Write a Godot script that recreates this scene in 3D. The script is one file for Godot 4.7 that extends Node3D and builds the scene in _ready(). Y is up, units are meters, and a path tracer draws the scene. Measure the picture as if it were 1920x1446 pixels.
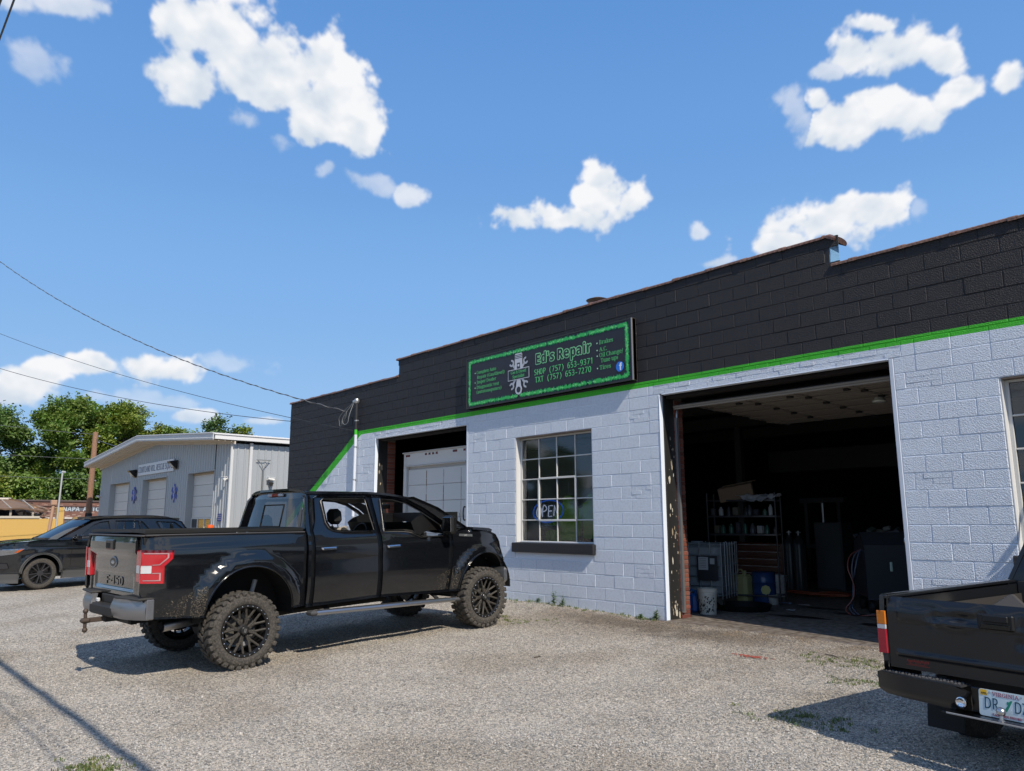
extends Node3D
# A block-built repair shop with two pickups and an SUV on a gravel lot. The facade lies in the plane z = 0, x runs along it to the right, +z is towards the street.

const BLOCK_L := 0.4064
const BLOCK_H := 0.2032
const WALL_L := -13.05
const WALL_R := 9.6
const DOOR_A := [-8.43, -4.855]
const WIN_A := [-3.41, -1.45]
const DOOR_B := [0.0, 3.602]
const WIN_B := [4.72, 6.68]
const HEAD := 3.4544
const STRIPE_LO := 3.602
const STRIPE_HI := 3.697
var rng := RandomNumberGenerator.new()
var mats := {}
var used_names := {}


class Geo:
	# collects triangles; t is the current placement, col the current vertex colour
	var v := PackedVector3Array()
	var n := PackedVector3Array()
	var c := PackedColorArray()
	var uv := PackedVector2Array()
	var t := Transform3D()
	var col := Color(1, 1, 1)

	func tri(a: Vector3, b: Vector3, d: Vector3) -> void:
		a = t * a
		b = t * b
		d = t * d
		var nn := (b - a).cross(d - a).normalized()
		v.append(a)
		v.append(d)
		v.append(b)
		for i in 3:
			n.append(nn)
			c.append(col)

	func trin(a: Vector3, b: Vector3, d: Vector3, na: Vector3, nb: Vector3, nd: Vector3) -> void:
		v.append(t * a)
		v.append(t * d)
		v.append(t * b)
		n.append((t.basis * na).normalized())
		n.append((t.basis * nd).normalized())
		n.append((t.basis * nb).normalized())
		for i in 3:
			c.append(col)

	func quad(a: Vector3, b: Vector3, d: Vector3, e: Vector3) -> void:
		tri(a, b, d)
		tri(a, d, e)

	func toward(a: Vector3, b: Vector3, d: Vector3, e: Vector3, out: Vector3) -> void:
		if (b - a).cross(d - a).dot(out) >= 0.0:
			quad(a, b, d, e)
		else:
			quad(a, e, d, b)

	func tri_toward(a: Vector3, b: Vector3, d: Vector3, out: Vector3) -> void:
		if (b - a).cross(d - a).dot(out) >= 0.0:
			tri(a, b, d)
		else:
			tri(a, d, b)

	func box(p: Vector3, s: Vector3, bev := 0.0) -> void:
		var h := s * 0.5
		bev = minf(bev, minf(h.x, minf(h.y, h.z)) * 0.9)
		for ax in 3:
			var e1 := (ax + 1) % 3
			var e2 := (ax + 2) % 3
			for sg in [-1.0, 1.0]:
				var q := []
				for k in [[-1, -1], [1, -1], [1, 1], [-1, 1]]:
					var w := Vector3()
					w[ax] = h[ax] * sg
					w[e1] = (h[e1] - bev) * k[0]
					w[e2] = (h[e2] - bev) * k[1]
					q.append(p + w)
				var o := Vector3()
				o[ax] = sg
				toward(q[0], q[1], q[2], q[3], o)
			if bev > 0.0:
				for s1 in [-1.0, 1.0]:
					for s2 in [-1.0, 1.0]:
						var a := Vector3()
						var b := Vector3()
						a[e1] = s1 * h[e1]
						a[e2] = s2 * (h[e2] - bev)
						b[e1] = s1 * (h[e1] - bev)
						b[e2] = s2 * h[e2]
						var l := Vector3()
						l[ax] = h[ax] - bev
						var o := Vector3()
						o[e1] = s1
						o[e2] = s2
						toward(p + a - l, p + b - l, p + b + l, p + a + l, o)
		if bev > 0.0:
			for sx in [-1.0, 1.0]:
				for sy in [-1.0, 1.0]:
					for sz in [-1.0, 1.0]:
						var g := Vector3(sx, sy, sz)
						var k := h - Vector3(bev, bev, bev)
						tri_toward(p + g * Vector3(h.x, k.y, k.z), p + g * Vector3(k.x, h.y, k.z), p + g * Vector3(k.x, k.y, h.z), g)

	func bar(a: Vector3, b: Vector3, w: float, h: float, bev := 0.0) -> void:
		# a box from a to b; h is its size near the vertical
		var keep := t
		var z := (b - a).normalized()
		var up := Vector3.UP if absf(z.y) < 0.95 else Vector3.RIGHT
		var x := up.cross(z).normalized()
		t = t * Transform3D(Basis(x, z.cross(x), z), (a + b) * 0.5)
		box(Vector3(), Vector3(w, h, a.distance_to(b)), bev)
		t = keep

	func tube(path: Array, r: float, sides := 8, r2 := -1.0, caps := true) -> void:
		if r2 < 0.0:
			r2 = r
		var last := []
		var lastn := []
		var x := Vector3()
		for i in path.size():
			var d: Vector3 = (path[mini(i + 1, path.size() - 1)] - path[maxi(i - 1, 0)]).normalized()
			if i == 0:
				x = (Vector3.UP if absf(d.y) < 0.9 else Vector3.RIGHT).cross(d).normalized()
			else:
				x = (x - d * x.dot(d)).normalized()
			var y := d.cross(x)
			var rr := lerpf(r, r2, float(i) / maxf(1.0, path.size() - 1.0))
			var ring := []
			var rn := []
			for k in sides:
				var a := TAU * k / sides
				var o := x * cos(a) + y * sin(a)
				ring.append(path[i] + o * rr)
				rn.append(o)
			if i > 0:
				for k in sides:
					var m := (k + 1) % sides
					trin(last[k], last[m], ring[m], lastn[k], lastn[m], rn[m])
					trin(last[k], ring[m], ring[k], lastn[k], rn[m], rn[k])
			if caps and (i == 0 or i == path.size() - 1):
				for k in sides:
					tri_toward(path[i], ring[k], ring[(k + 1) % sides], -d if i == 0 else d)
			last = ring
			lastn = rn

	func lathe(prof: Array, segs := 24, crease := 0.7) -> void:
		# profile of Vector2(radius, height) turned about the local y axis; walked upwards it faces outwards
		var m := prof.size()
		var sn := []
		for i in m - 1:
			var d: Vector2 = (prof[i + 1] - prof[i]).normalized()
			sn.append(Vector2(d.y, -d.x))
		for i in m - 1:
			var n0: Vector2 = sn[i]
			var n1: Vector2 = sn[i]
			if i > 0 and sn[i].dot(sn[i - 1]) > crease:
				n0 = (sn[i] + sn[i - 1]).normalized()
			if i < m - 2 and sn[i].dot(sn[i + 1]) > crease:
				n1 = (sn[i] + sn[i + 1]).normalized()
			for k in segs:
				var a := TAU * k / segs
				var b := TAU * (k + 1) / segs
				var da := Vector3(cos(a), 0, -sin(a))
				var db := Vector3(cos(b), 0, -sin(b))
				var p: Vector2 = prof[i]
				var q: Vector2 = prof[i + 1]
				var v0 := da * p.x + Vector3(0, p.y, 0)
				var v1 := db * p.x + Vector3(0, p.y, 0)
				var v2 := db * q.x + Vector3(0, q.y, 0)
				var v3 := da * q.x + Vector3(0, q.y, 0)
				var u0 := da * n0.x + Vector3(0, n0.y, 0)
				var u1 := db * n0.x + Vector3(0, n0.y, 0)
				var u2 := db * n1.x + Vector3(0, n1.y, 0)
				var u3 := da * n1.x + Vector3(0, n1.y, 0)
				if p.x > 1e-5:
					trin(v0, v1, v2, u0, u1, u2)
				if q.x > 1e-5:
					trin(v0, v2, v3, u0, u2, u3)

	func extrude(poly: PackedVector2Array, d: float, bev := 0.0) -> void:
		# a polygon in the local xy plane, its front face at z = 0 and its back at z = -d
		if Geometry2D.is_polygon_clockwise(poly):
			poly = poly.duplicate()
			poly.reverse()
		var front := poly
		if bev > 0.0:
			var r := Geometry2D.offset_polygon(poly, -bev)
			if r.size() == 1 and r[0].size() == poly.size():
				# match the starting corner
				var best := 0
				for i in r[0].size():
					if r[0][i].distance_squared_to(poly[0]) < r[0][best].distance_squared_to(poly[0]):
						best = i
				front = PackedVector2Array()
				for i in poly.size():
					front.append(r[0][(best + i) % poly.size()])
				if Geometry2D.is_polygon_clockwise(front):
					front = poly
			if front == poly:
				bev = 0.0
		var idx := Geometry2D.triangulate_polygon(front)
		for i in range(0, idx.size(), 3):
			var a := front[idx[i]]
			var b := front[idx[i + 1]]
			var e := front[idx[i + 2]]
			tri_toward(Vector3(a.x, a.y, 0), Vector3(b.x, b.y, 0), Vector3(e.x, e.y, 0), Vector3(0, 0, 1))
			tri_toward(Vector3(a.x, a.y, -d), Vector3(b.x, b.y, -d), Vector3(e.x, e.y, -d), Vector3(0, 0, -1))
		for i in poly.size():
			var j := (i + 1) % poly.size()
			var a := poly[i]
			var b := poly[j]
			quad(Vector3(a.x, a.y, -d), Vector3(b.x, b.y, -d), Vector3(b.x, b.y, -bev), Vector3(a.x, a.y, -bev))
			if bev > 0.0:
				quad(Vector3(a.x, a.y, -bev), Vector3(b.x, b.y, -bev), Vector3(front[j].x, front[j].y, 0), Vector3(front[i].x, front[i].y, 0))

	func panel(poly: PackedVector2Array, fn: Callable, cell: float, rim := 0.0, holes := [], gap := 0.0, flip := false) -> void:
		# sheet metal: a flat outline lifted by fn(Vector2) -> Vector3, meshed on a grid, its edges turned in by rim
		if Geometry2D.is_polygon_clockwise(poly):
			poly = poly.duplicate()
			poly.reverse()
		if gap > 0.0:
			var r := Geometry2D.offset_polygon(poly, -gap)
			if r.size() > 0:
				poly = r[0]
		var lo := poly[0]
		var hi := poly[0]
		for q in poly:
			lo = lo.min(q)
			hi = hi.max(q)
		var seen := {}
		var nx := int(ceil((hi.x - lo.x) / cell))
		var ny := int(ceil((hi.y - lo.y) / cell))
		for i in nx:
			for j in ny:
				var x0 := lo.x + i * cell
				var y0 := lo.y + j * cell
				var sq := PackedVector2Array([Vector2(x0, y0), Vector2(x0 + cell, y0), Vector2(x0 + cell, y0 + cell), Vector2(x0, y0 + cell)])
				var parts := Geometry2D.intersect_polygons(sq, poly)
				for h in holes:
					var next: Array[PackedVector2Array] = []
					for q in parts:
						next.append_array(Geometry2D.clip_polygons(q, h))
					parts = next
				for q in parts:
					if q.size() < 3 or Geometry2D.is_polygon_clockwise(q):
						continue
					var idx := Geometry2D.triangulate_polygon(q)
					for k in range(0, idx.size(), 3):
						var p := [q[idx[k]], q[idx[k + 1]], q[idx[k + 2]]]
						if absf((p[1] - p[0]).cross(p[2] - p[0])) < 1e-8:
							continue
						var w := []
						var nn := []
						for m in 3:
							w.append(fn.call(p[m]))
							nn.append(nrm(fn, p[m], seen, flip))
						if (w[1] - w[0]).cross(w[2] - w[0]).dot(nn[0] + nn[1] + nn[2]) >= 0.0:
							trin(w[0], w[1], w[2], nn[0], nn[1], nn[2])
						else:
							trin(w[0], w[2], w[1], nn[0], nn[2], nn[1])
		if rim > 0.0:
			edge(poly, fn, cell, rim, seen, flip, 1.0)
			for h in holes:
				edge(h, fn, cell, rim, seen, flip, -1.0)

	func nrm(fn: Callable, p: Vector2, seen: Dictionary, flip: bool) -> Vector3:
		if seen.has(p):
			return seen[p]
		var e := 0.004
		var a: Vector3 = fn.call(p + Vector2(e, 0)) - fn.call(p - Vector2(e, 0))
		var b: Vector3 = fn.call(p + Vector2(0, e)) - fn.call(p - Vector2(0, e))
		var r := a.cross(b).normalized() * (-1.0 if flip else 1.0)
		seen[p] = r
		return r

	func edge(poly: PackedVector2Array, fn: Callable, cell: float, rim: float, seen: Dictionary, flip: bool, sgn: float) -> void:
		if Geometry2D.is_polygon_clockwise(poly):
			poly = poly.duplicate()
			poly.reverse()
		for i in poly.size():
			var a := poly[i]
			var b := poly[(i + 1) % poly.size()]
			var cuts := maxi(1, int(ceil(a.distance_to(b) / cell)))
			var side := Vector2((b - a).y, -(b - a).x).normalized() * sgn
			for k in cuts:
				var p := a.lerp(b, float(k) / cuts)
				var q := a.lerp(b, float(k + 1) / cuts)
				var wp: Vector3 = fn.call(p)
				var wq: Vector3 = fn.call(q)
				var np := nrm(fn, p, seen, flip)
				var nq := nrm(fn, q, seen, flip)
				var out: Vector3 = fn.call(p + side * 0.01) - wp
				toward(wp, wq, wq - nq * rim, wp - np * rim, out)

	func text(s: String, size: float, depth: float, bold := false, face := "Droid Sans", squeeze := 1.0) -> void:
		# lettering centred on the local origin, facing +z; size is the height of a capital
		var m := TextMesh.new()
		var f := SystemFont.new()
		f.font_names = PackedStringArray([face])
		f.font_weight = 700 if bold else 400
		m.font = f
		m.text = s
		m.font_size = 32
		m.pixel_size = size / 32.0 * 1.4
		m.depth = depth
		m.curve_step = 2.0
		m.horizontal_alignment = HORIZONTAL_ALIGNMENT_CENTER
		m.vertical_alignment = VERTICAL_ALIGNMENT_CENTER
		var arr := m.get_mesh_arrays()
		var vs: PackedVector3Array = arr[Mesh.ARRAY_VERTEX]
		var ns: PackedVector3Array = arr[Mesh.ARRAY_NORMAL]
		var ix: PackedInt32Array = arr[Mesh.ARRAY_INDEX] if arr[Mesh.ARRAY_INDEX] != null else PackedInt32Array(range(vs.size()))
		for i in range(0, ix.size(), 3):
			var p := []
			for k in 3:
				p.append(t * (vs[ix[i + k]] * Vector3(squeeze, 1, 1)))
			var nn := (t.basis * ns[ix[i]]).normalized()
			if (p[2] - p[0]).cross(p[1] - p[0]).dot(nn) < 0.0:
				p = [p[0], p[2], p[1]]
			for k in 3:
				v.append(p[k])
				n.append(nn)
				c.append(col)

	func mesh() -> ArrayMesh:
		var a := []
		a.resize(Mesh.ARRAY_MAX)
		a[Mesh.ARRAY_VERTEX] = v
		a[Mesh.ARRAY_NORMAL] = n
		a[Mesh.ARRAY_COLOR] = c
		if uv.size() == v.size():
			a[Mesh.ARRAY_TEX_UV] = uv
		var m := ArrayMesh.new()
		m.add_surface_from_arrays(Mesh.PRIMITIVE_TRIANGLES, a)
		return m


func at(b: Vector3, euler := Vector3(), s := Vector3.ONE) -> Transform3D:
	return Transform3D(Basis.from_euler(euler) * Basis.from_scale(s), b)


func numbered(called: String) -> String:
	var k: int = used_names.get(called, 0)
	used_names[called] = k + 1
	return called if k == 0 else "%s_%03d" % [called, k]


func put(called: String, g: Geo, m: Material, parent: Node3D = null) -> MeshInstance3D:
	var o := MeshInstance3D.new()
	o.mesh = g.mesh()
	o.material_override = m
	if parent == null:
		o.name = numbered(called)
		add_child(o)
	else:
		o.name = called
		parent.add_child(o, true)
	return o


func tag(o: Node, label: String, category: String, group := "", kind := "") -> Node:
	if label:
		o.set_meta("label", label)
	if category:
		o.set_meta("category", category)
	if group:
		o.set_meta("group", group)
	if kind:
		o.set_meta("kind", kind)
	return o


func thing(called: String, label: String, category: String, where := Vector3(), group := "") -> Node3D:
	var o := Node3D.new()
	o.name = numbered(called)
	add_child(o)
	o.position = where
	tag(o, label, category, group)
	return o


func part_node(called: String, parent: Node3D, where := Transform3D()) -> Node3D:
	var o := Node3D.new()
	o.name = called
	parent.add_child(o, true)
	o.transform = where
	return o


func copy(o: Node3D, label := "") -> Node3D:
	var r: Node3D = o.duplicate()
	r.name = numbered(String(o.name).rstrip("0123456789").trim_suffix("_"))
	add_child(r)
	if label:
		r.set_meta("label", label)
	return r


func structure(called: String, g: Geo, m: Material) -> MeshInstance3D:
	var o := put(called, g, m)
	o.set_meta("kind", "structure")
	return o


# ---------------------------------------------------------------- materials

func lin(r: float, g: float, b: float, a := 1.0) -> Color:
	var k := Color(r, g, b).linear_to_srgb()
	k.a = a
	return k


func mat(called: String, r: float, g: float, b: float, rough := 0.7, metal := 0.0, spec := 0.5) -> StandardMaterial3D:
	if mats.has(called):
		return mats[called]
	var m := StandardMaterial3D.new()
	m.resource_name = called
	m.albedo_color = lin(r, g, b)
	m.roughness = rough
	m.metallic = metal
	m.metallic_specular = spec
	m.vertex_color_use_as_albedo = true
	mats[called] = m
	return m


func noise(kind: int, freq: float, oct: int, sd: int) -> FastNoiseLite:
	var f := FastNoiseLite.new()
	f.noise_type = kind
	f.frequency = freq
	f.fractal_octaves = oct
	f.fractal_type = FastNoiseLite.FRACTAL_FBM if oct > 1 else FastNoiseLite.FRACTAL_NONE
	f.seed = sd
	return f


func gray(f: FastNoiseLite, size: int) -> Image:
	var im := f.get_seamless_image(size, size)
	im.convert(Image.FORMAT_RGBA8)
	return im


func ramp(im: Image, stops: Array) -> ImageTexture:
	# recolours a grey picture; stops are [value, linear colour]
	var lut := PackedByteArray()
	for i in 256:
		var x := i / 255.0
		var k: Color = stops[-1][1]
		for s in stops.size() - 1:
			if x <= stops[s + 1][0]:
				k = (stops[s][1] as Color).lerp(stops[s + 1][1], clampf((x - stops[s][0]) / maxf(1e-4, stops[s + 1][0] - stops[s][0]), 0, 1))
				break
		k = k.linear_to_srgb()
		lut.append(int(clampf(k.r, 0, 1) * 255))
		lut.append(int(clampf(k.g, 0, 1) * 255))
		lut.append(int(clampf(k.b, 0, 1) * 255))
	var d := im.get_data()
	for i in range(0, d.size(), 4):
		var j := d[i] * 3
		d[i] = lut[j]
		d[i + 1] = lut[j + 1]
		d[i + 2] = lut[j + 2]
	return ImageTexture.create_from_image(Image.create_from_data(im.get_width(), im.get_height(), false, Image.FORMAT_RGBA8, d))


func triplanar(m: StandardMaterial3D, tex: Texture2D, per_metre: float, world := true) -> StandardMaterial3D:
	m.albedo_texture = tex
	m.uv1_triplanar = true
	m.uv1_world_triplanar = world
	m.uv1_scale = Vector3.ONE * per_metre
	return m


func bumps(m: StandardMaterial3D, tex: Texture2D, cm: float, per_metre: float, world := true) -> StandardMaterial3D:
	m.heightmap_enabled = true
	m.heightmap_texture = tex
	m.heightmap_scale = cm
	m.uv1_triplanar = true
	m.uv1_world_triplanar = world
	m.uv1_scale = Vector3.ONE * per_metre
	return m


func k3(r: float, g: float, b: float) -> Color:
	return Color(r, g, b)


func _ready() -> void:
	rng.seed = 20240611
	# camera: 53.4 degrees high, 10.15 up, turned 48.4 to the left
	var cam := Camera3D.new()
	cam.name = "camera"
	add_child(cam)
	cam.fov = rad_to_deg(2.0 * atan(723.0 / 1437.17))
	cam.position = Vector3(7.4176, 1.4586, 9.6787)
	cam.basis = Basis(Vector3.UP, 0.8455) * Basis(Vector3.RIGHT, 0.1771) * Basis(Vector3.BACK, -0.0019)
	cam.near = 0.05
	cam.far = 2000.0
	cam.current = true
	var sun := DirectionalLight3D.new()
	sun.name = "sun"
	add_child(sun)
	sun.look_at_from_position(Vector3(1.0, 0.95, 0.215) * 50.0, Vector3.ZERO, Vector3.UP)
	sun.light_energy = 1.5
	sun.light_color = Color(1.0, 0.955, 0.885)
	sun.light_angular_distance = 0.53
	sun.shadow_enabled = true
	var we := WorldEnvironment.new()
	we.name = "daylight"
	add_child(we)
	var env := Environment.new()
	env.background_mode = Environment.BG_SKY
	env.tonemap_mode = Environment.TONE_MAPPER_LINEAR
	env.tonemap_exposure = 1.0
	env.sdfgi_enabled = true
	env.ssao_enabled = true
	env.ssil_enabled = true
	var pano := PanoramaSkyMaterial.new()
	pano.panorama = ImageTexture.create_from_image(sky_picture())
	pano.energy_multiplier = 1.0
	var sky := Sky.new()
	sky.sky_material = pano
	env.sky = sky
	we.environment = env

	materials()
	ground()
	shop()
	f150()
	suv()
	old_pickup()
	shop_inside()
	window_things()
	rescue_hall()
	far_buildings()
	wires()
	trees()
	weeds()
	gravel()
	litter()


# ---------------------------------------------------------------- sky: air and clouds

func air(y: float) -> Color:
	# y is the sine of the height above the horizon
	var stops := [[0.0, k3(0.40, 0.60, 0.86)], [0.12, k3(0.32, 0.545, 0.865)], [0.28, k3(0.225, 0.45, 0.82)], [0.45, k3(0.155, 0.355, 0.735)], [0.62, k3(0.115, 0.295, 0.665)], [1.0, k3(0.075, 0.215, 0.55)]]
	for i in stops.size() - 1:
		if y <= stops[i + 1][0]:
			return (stops[i][1] as Color).lerp(stops[i + 1][1], smoothstep(stops[i][0], stops[i + 1][0], y) * 0.5 + 0.5 * (y - stops[i][0]) / (stops[i + 1][0] - stops[i][0]))
	return stops[-1][1]


func sky_picture() -> Image:
	# clouds as lobes: azimuth, height, half-width, half-height, tilt (degrees), thickness
	var lobes := []
	lobes += [[-161.75, 32.85, 4.1, 2.7, 11.7, 1.0], [-157.8, 31.4, 5.4, 3.3, -22.2, 1.0], [-152.9, 30.1, 4.3, 3.1, -29.5, 1.0], [-163.5, 30.1, 2.3, 1.8, 12.4, 1.0], [-150.9, 28.0, 2.2, 1.8, 5.2, 1.0], [-154.0, 28.4, 2.8, 2.0, -13.4, 1.0], [-164.4, 33.1, 1.9, 1.9, 14.0, 1.0]]
	lobes += [[-158.7, 27.8, 1.8, 0.9, -22.3, 0.5], [-156.5, 26.8, 1.4, 0.7, -23.2, 0.4], [-150.2, 24.8, 2.0, 0.75, -15.6, 0.5], [-146.5, 23.75, 1.0, 0.9, 2.9, 0.75], [-153.0, 25.4, 1.05, 0.6, 44.2, 0.5], [-171.8, 31.9, 4.1, 0.95, 17.8, 0.75], [-172.7, 28.7, 1.5, 1.1, -5.2, 0.45]]
	lobes += [[-138.2, 22.6, 2.6, 1.15, -0.7, 1.0], [-134.6, 22.3, 3.1, 1.15, 5.7, 1.0], [-131.25, 23.8, 2.6, 1.95, -3.6, 1.0], [-131.6, 25.1, 1.4, 1.05, -3.3, 1.0], [-129.2, 23.3, 1.4, 1.35, -4.1, 1.0]]
	lobes += [[-109.5, 30.6, 3.1, 1.6, -16.8, 1.0], [-112.3, 30.9, 2.0, 1.4, -14.9, 1.0], [-106.9, 29.3, 1.7, 1.0, -36.6, 1.0], [-114.0, 30.1, 1.1, 0.6, -13.3, 0.75], [-110.4, 32.0, 1.8, 0.8, -16.5, 1.0]]
	lobes += [[-113.5, 26.9, 3.0, 1.5, -12.7, 1.0], [-109.9, 26.5, 3.3, 1.6, -14.6, 1.0], [-105.9, 26.7, 2.4, 1.1, 8.3, 1.0], [-103.4, 26.9, 1.2, 0.85, 23.8, 1.0], [-116.4, 27.75, 1.6, 1.3, -66.0, 0.5], [-115.1, 28.4, 1.0, 0.8, -12.0, 1.0]]
	lobes += [[-114.8, 20.5, 4.8, 1.6, -1.2, 1.0], [-111.8, 20.7, 2.35, 1.25, -10.6, 1.0], [-118.3, 19.5, 2.9, 1.0, 8.2, 1.0], [-123.0, 18.6, 2.35, 0.55, 4.7, 0.7], [-124.0, 20.65, 0.75, 0.7, -5.5, 0.7], [-109.2, 20.3, 0.6, 0.75, -11.2, 0.35]]
	lobes += [[-171.8, 8.8, 2.75, 1.35, 5.4, 1.0], [-170.7, 9.6, 1.5, 1.0, 5.8, 1.0], [-167.4, 10.4, 1.7, 0.8, 5.4, 1.0], [-164.2, 10.5, 3.0, 1.15, -2.0, 1.0], [-162.4, 10.4, 1.5, 0.95, -12.0, 1.0], [-158.4, 11.1, 2.3, 0.7, -1.7, 0.35]]
	lobes += [[-161.3, 7.4, 1.65, 0.5, 2.9, 0.8], [-163.4, 8.1, 2.35, 0.8, -2.0, 0.35], [-156.7, 7.2, 1.4, 0.3, 2.2, 0.6], [-167.3, 8.3, 2.2, 0.5, 4.3, 0.35], [-169.8, 4.1, 0.9, 0.7, 2.3, 0.8]]
	var wide := 4096
	var x0 := int(0.735 * wide)
	var x1 := wide - 24
	var y0 := 440
	var y1 := 1024
	var low := sky_part(1024, 0, 1024, 0, 512, [])
	low.resize(wide, 2048, Image.INTERPOLATE_CUBIC)
	var fine := sky_part(wide, x0, x1, y0, y1, lobes)
	low.blit_rect(fine, Rect2i(0, 0, x1 - x0, y1 - y0), Vector2i(x0, y0))
	return low


func sky_part(wide: int, x0: int, x1: int, y0: int, y1: int, lobes: Array) -> Image:
	var w := x1 - x0
	var h := y1 - y0
	var base := PackedFloat32Array()
	var lift := PackedFloat32Array()
	var thick := PackedFloat32Array()
	base.resize(w * h)
	base.fill(-1.0)
	lift.resize(w * h)
	thick.resize(w * h)
	var per := wide / 360.0
	for l in lobes:
		var ca := cos(deg_to_rad(l[4]))
		var sa := sin(deg_to_rad(l[4]))
		var squash := cos(deg_to_rad(l[1]))
		var reach := maxf(l[2], l[3]) * 1.95
		var cx: float = fposmod(l[0] / 360.0 + 0.25, 1.0) * wide - x0
		var cy: float = (90.0 - l[1]) * per - y0
		for j in range(maxi(0, int(cy - reach * per)), mini(h, int(cy + reach * per))):
			for i in range(maxi(0, int(cx - reach * per / squash)), mini(w, int(cx + reach * per / squash))):
				var dx: float = (i - cx) / per * squash
				var dy: float = (cy - j) / per
				var a: float = (dx * ca + dy * sa) / l[2]
				var b: float = (-dx * sa + dy * ca) / l[3]
				var val := 1.0 - sqrt(a * a + b * b)
				var k := j * w + i
				if val > base[k]:
					if base[k] < -0.9:
						lift[k] = b + a * 0.3
					base[k] = val
					lift[k] = lerpf(lift[k], b + a * 0.3, 0.6)
					thick[k] = l[5]
	var f1 := noise(FastNoiseLite.TYPE_SIMPLEX_SMOOTH, 0.24, 7, 11)
	f1.fractal_gain = 0.56
	var f2 := noise(FastNoiseLite.TYPE_SIMPLEX_SMOOTH, 0.28, 3, 31)
	var far := noise(FastNoiseLite.TYPE_SIMPLEX, 0.05, 5, 7)
	var out := PackedFloat32Array()
	out.resize(w * h * 3)
	for j in h:
		var el := 90.0 - (j + y0 + 0.5) / per
		var c := air(maxf(0.0, sin(deg_to_rad(el)))) if el > 0.0 else k3(0.30, 0.31, 0.30)
		var squash := cos(deg_to_rad(el))
		for i in w:
			var k := j * w + i
			var q := c
			if lobes.is_empty():
				if el > 2.0:
					# the rest of the sky: scattered fair-weather clouds
					var az := deg_to_rad((i + x0) / per)
					var e := deg_to_rad(el)
					var d := Vector3(cos(az) * cos(e), sin(e), sin(az) * cos(e)) / (sin(e) + 0.18) * 22.0
					var n := far.get_noise_2d(d.x, d.z)
					var al := smoothstep(0.16, 0.32, n) * 0.85
					if al > 0.0:
						q = c.lerp(k3(0.80, 0.83, 0.88), al)
			elif base[k] > -0.95:
				var dx := ((i + x0) / per - 310.0) * squash
				var n := f1.get_noise_2d(dx, el)
				var dens := base[k] * 1.2 + n * lerpf(1.9, 1.15, thick[k]) + 0.10
				var soft := lerpf(1.1, 0.50, thick[k])
				var al := smoothstep(0.0, soft, dens) * thick[k]
				if al > 0.002:
					var m := f2.get_noise_2d(dx * 1.3 + 40.0, el * 1.6)
					var s := clampf(0.60 + lift[k] * 0.42 + m * 0.75 + n * 0.30, 0.0, 1.0)
					q = c.lerp(k3(0.66, 0.735, 0.83).lerp(k3(0.945, 0.95, 0.965), s), al * 0.985)
			out[k * 3] = q.r
			out[k * 3 + 1] = q.g
			out[k * 3 + 2] = q.b
	return Image.create_from_data(w, h, false, Image.FORMAT_RGBF, out.to_byte_array())


# ---------------------------------------------------------------- shared materials

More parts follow.
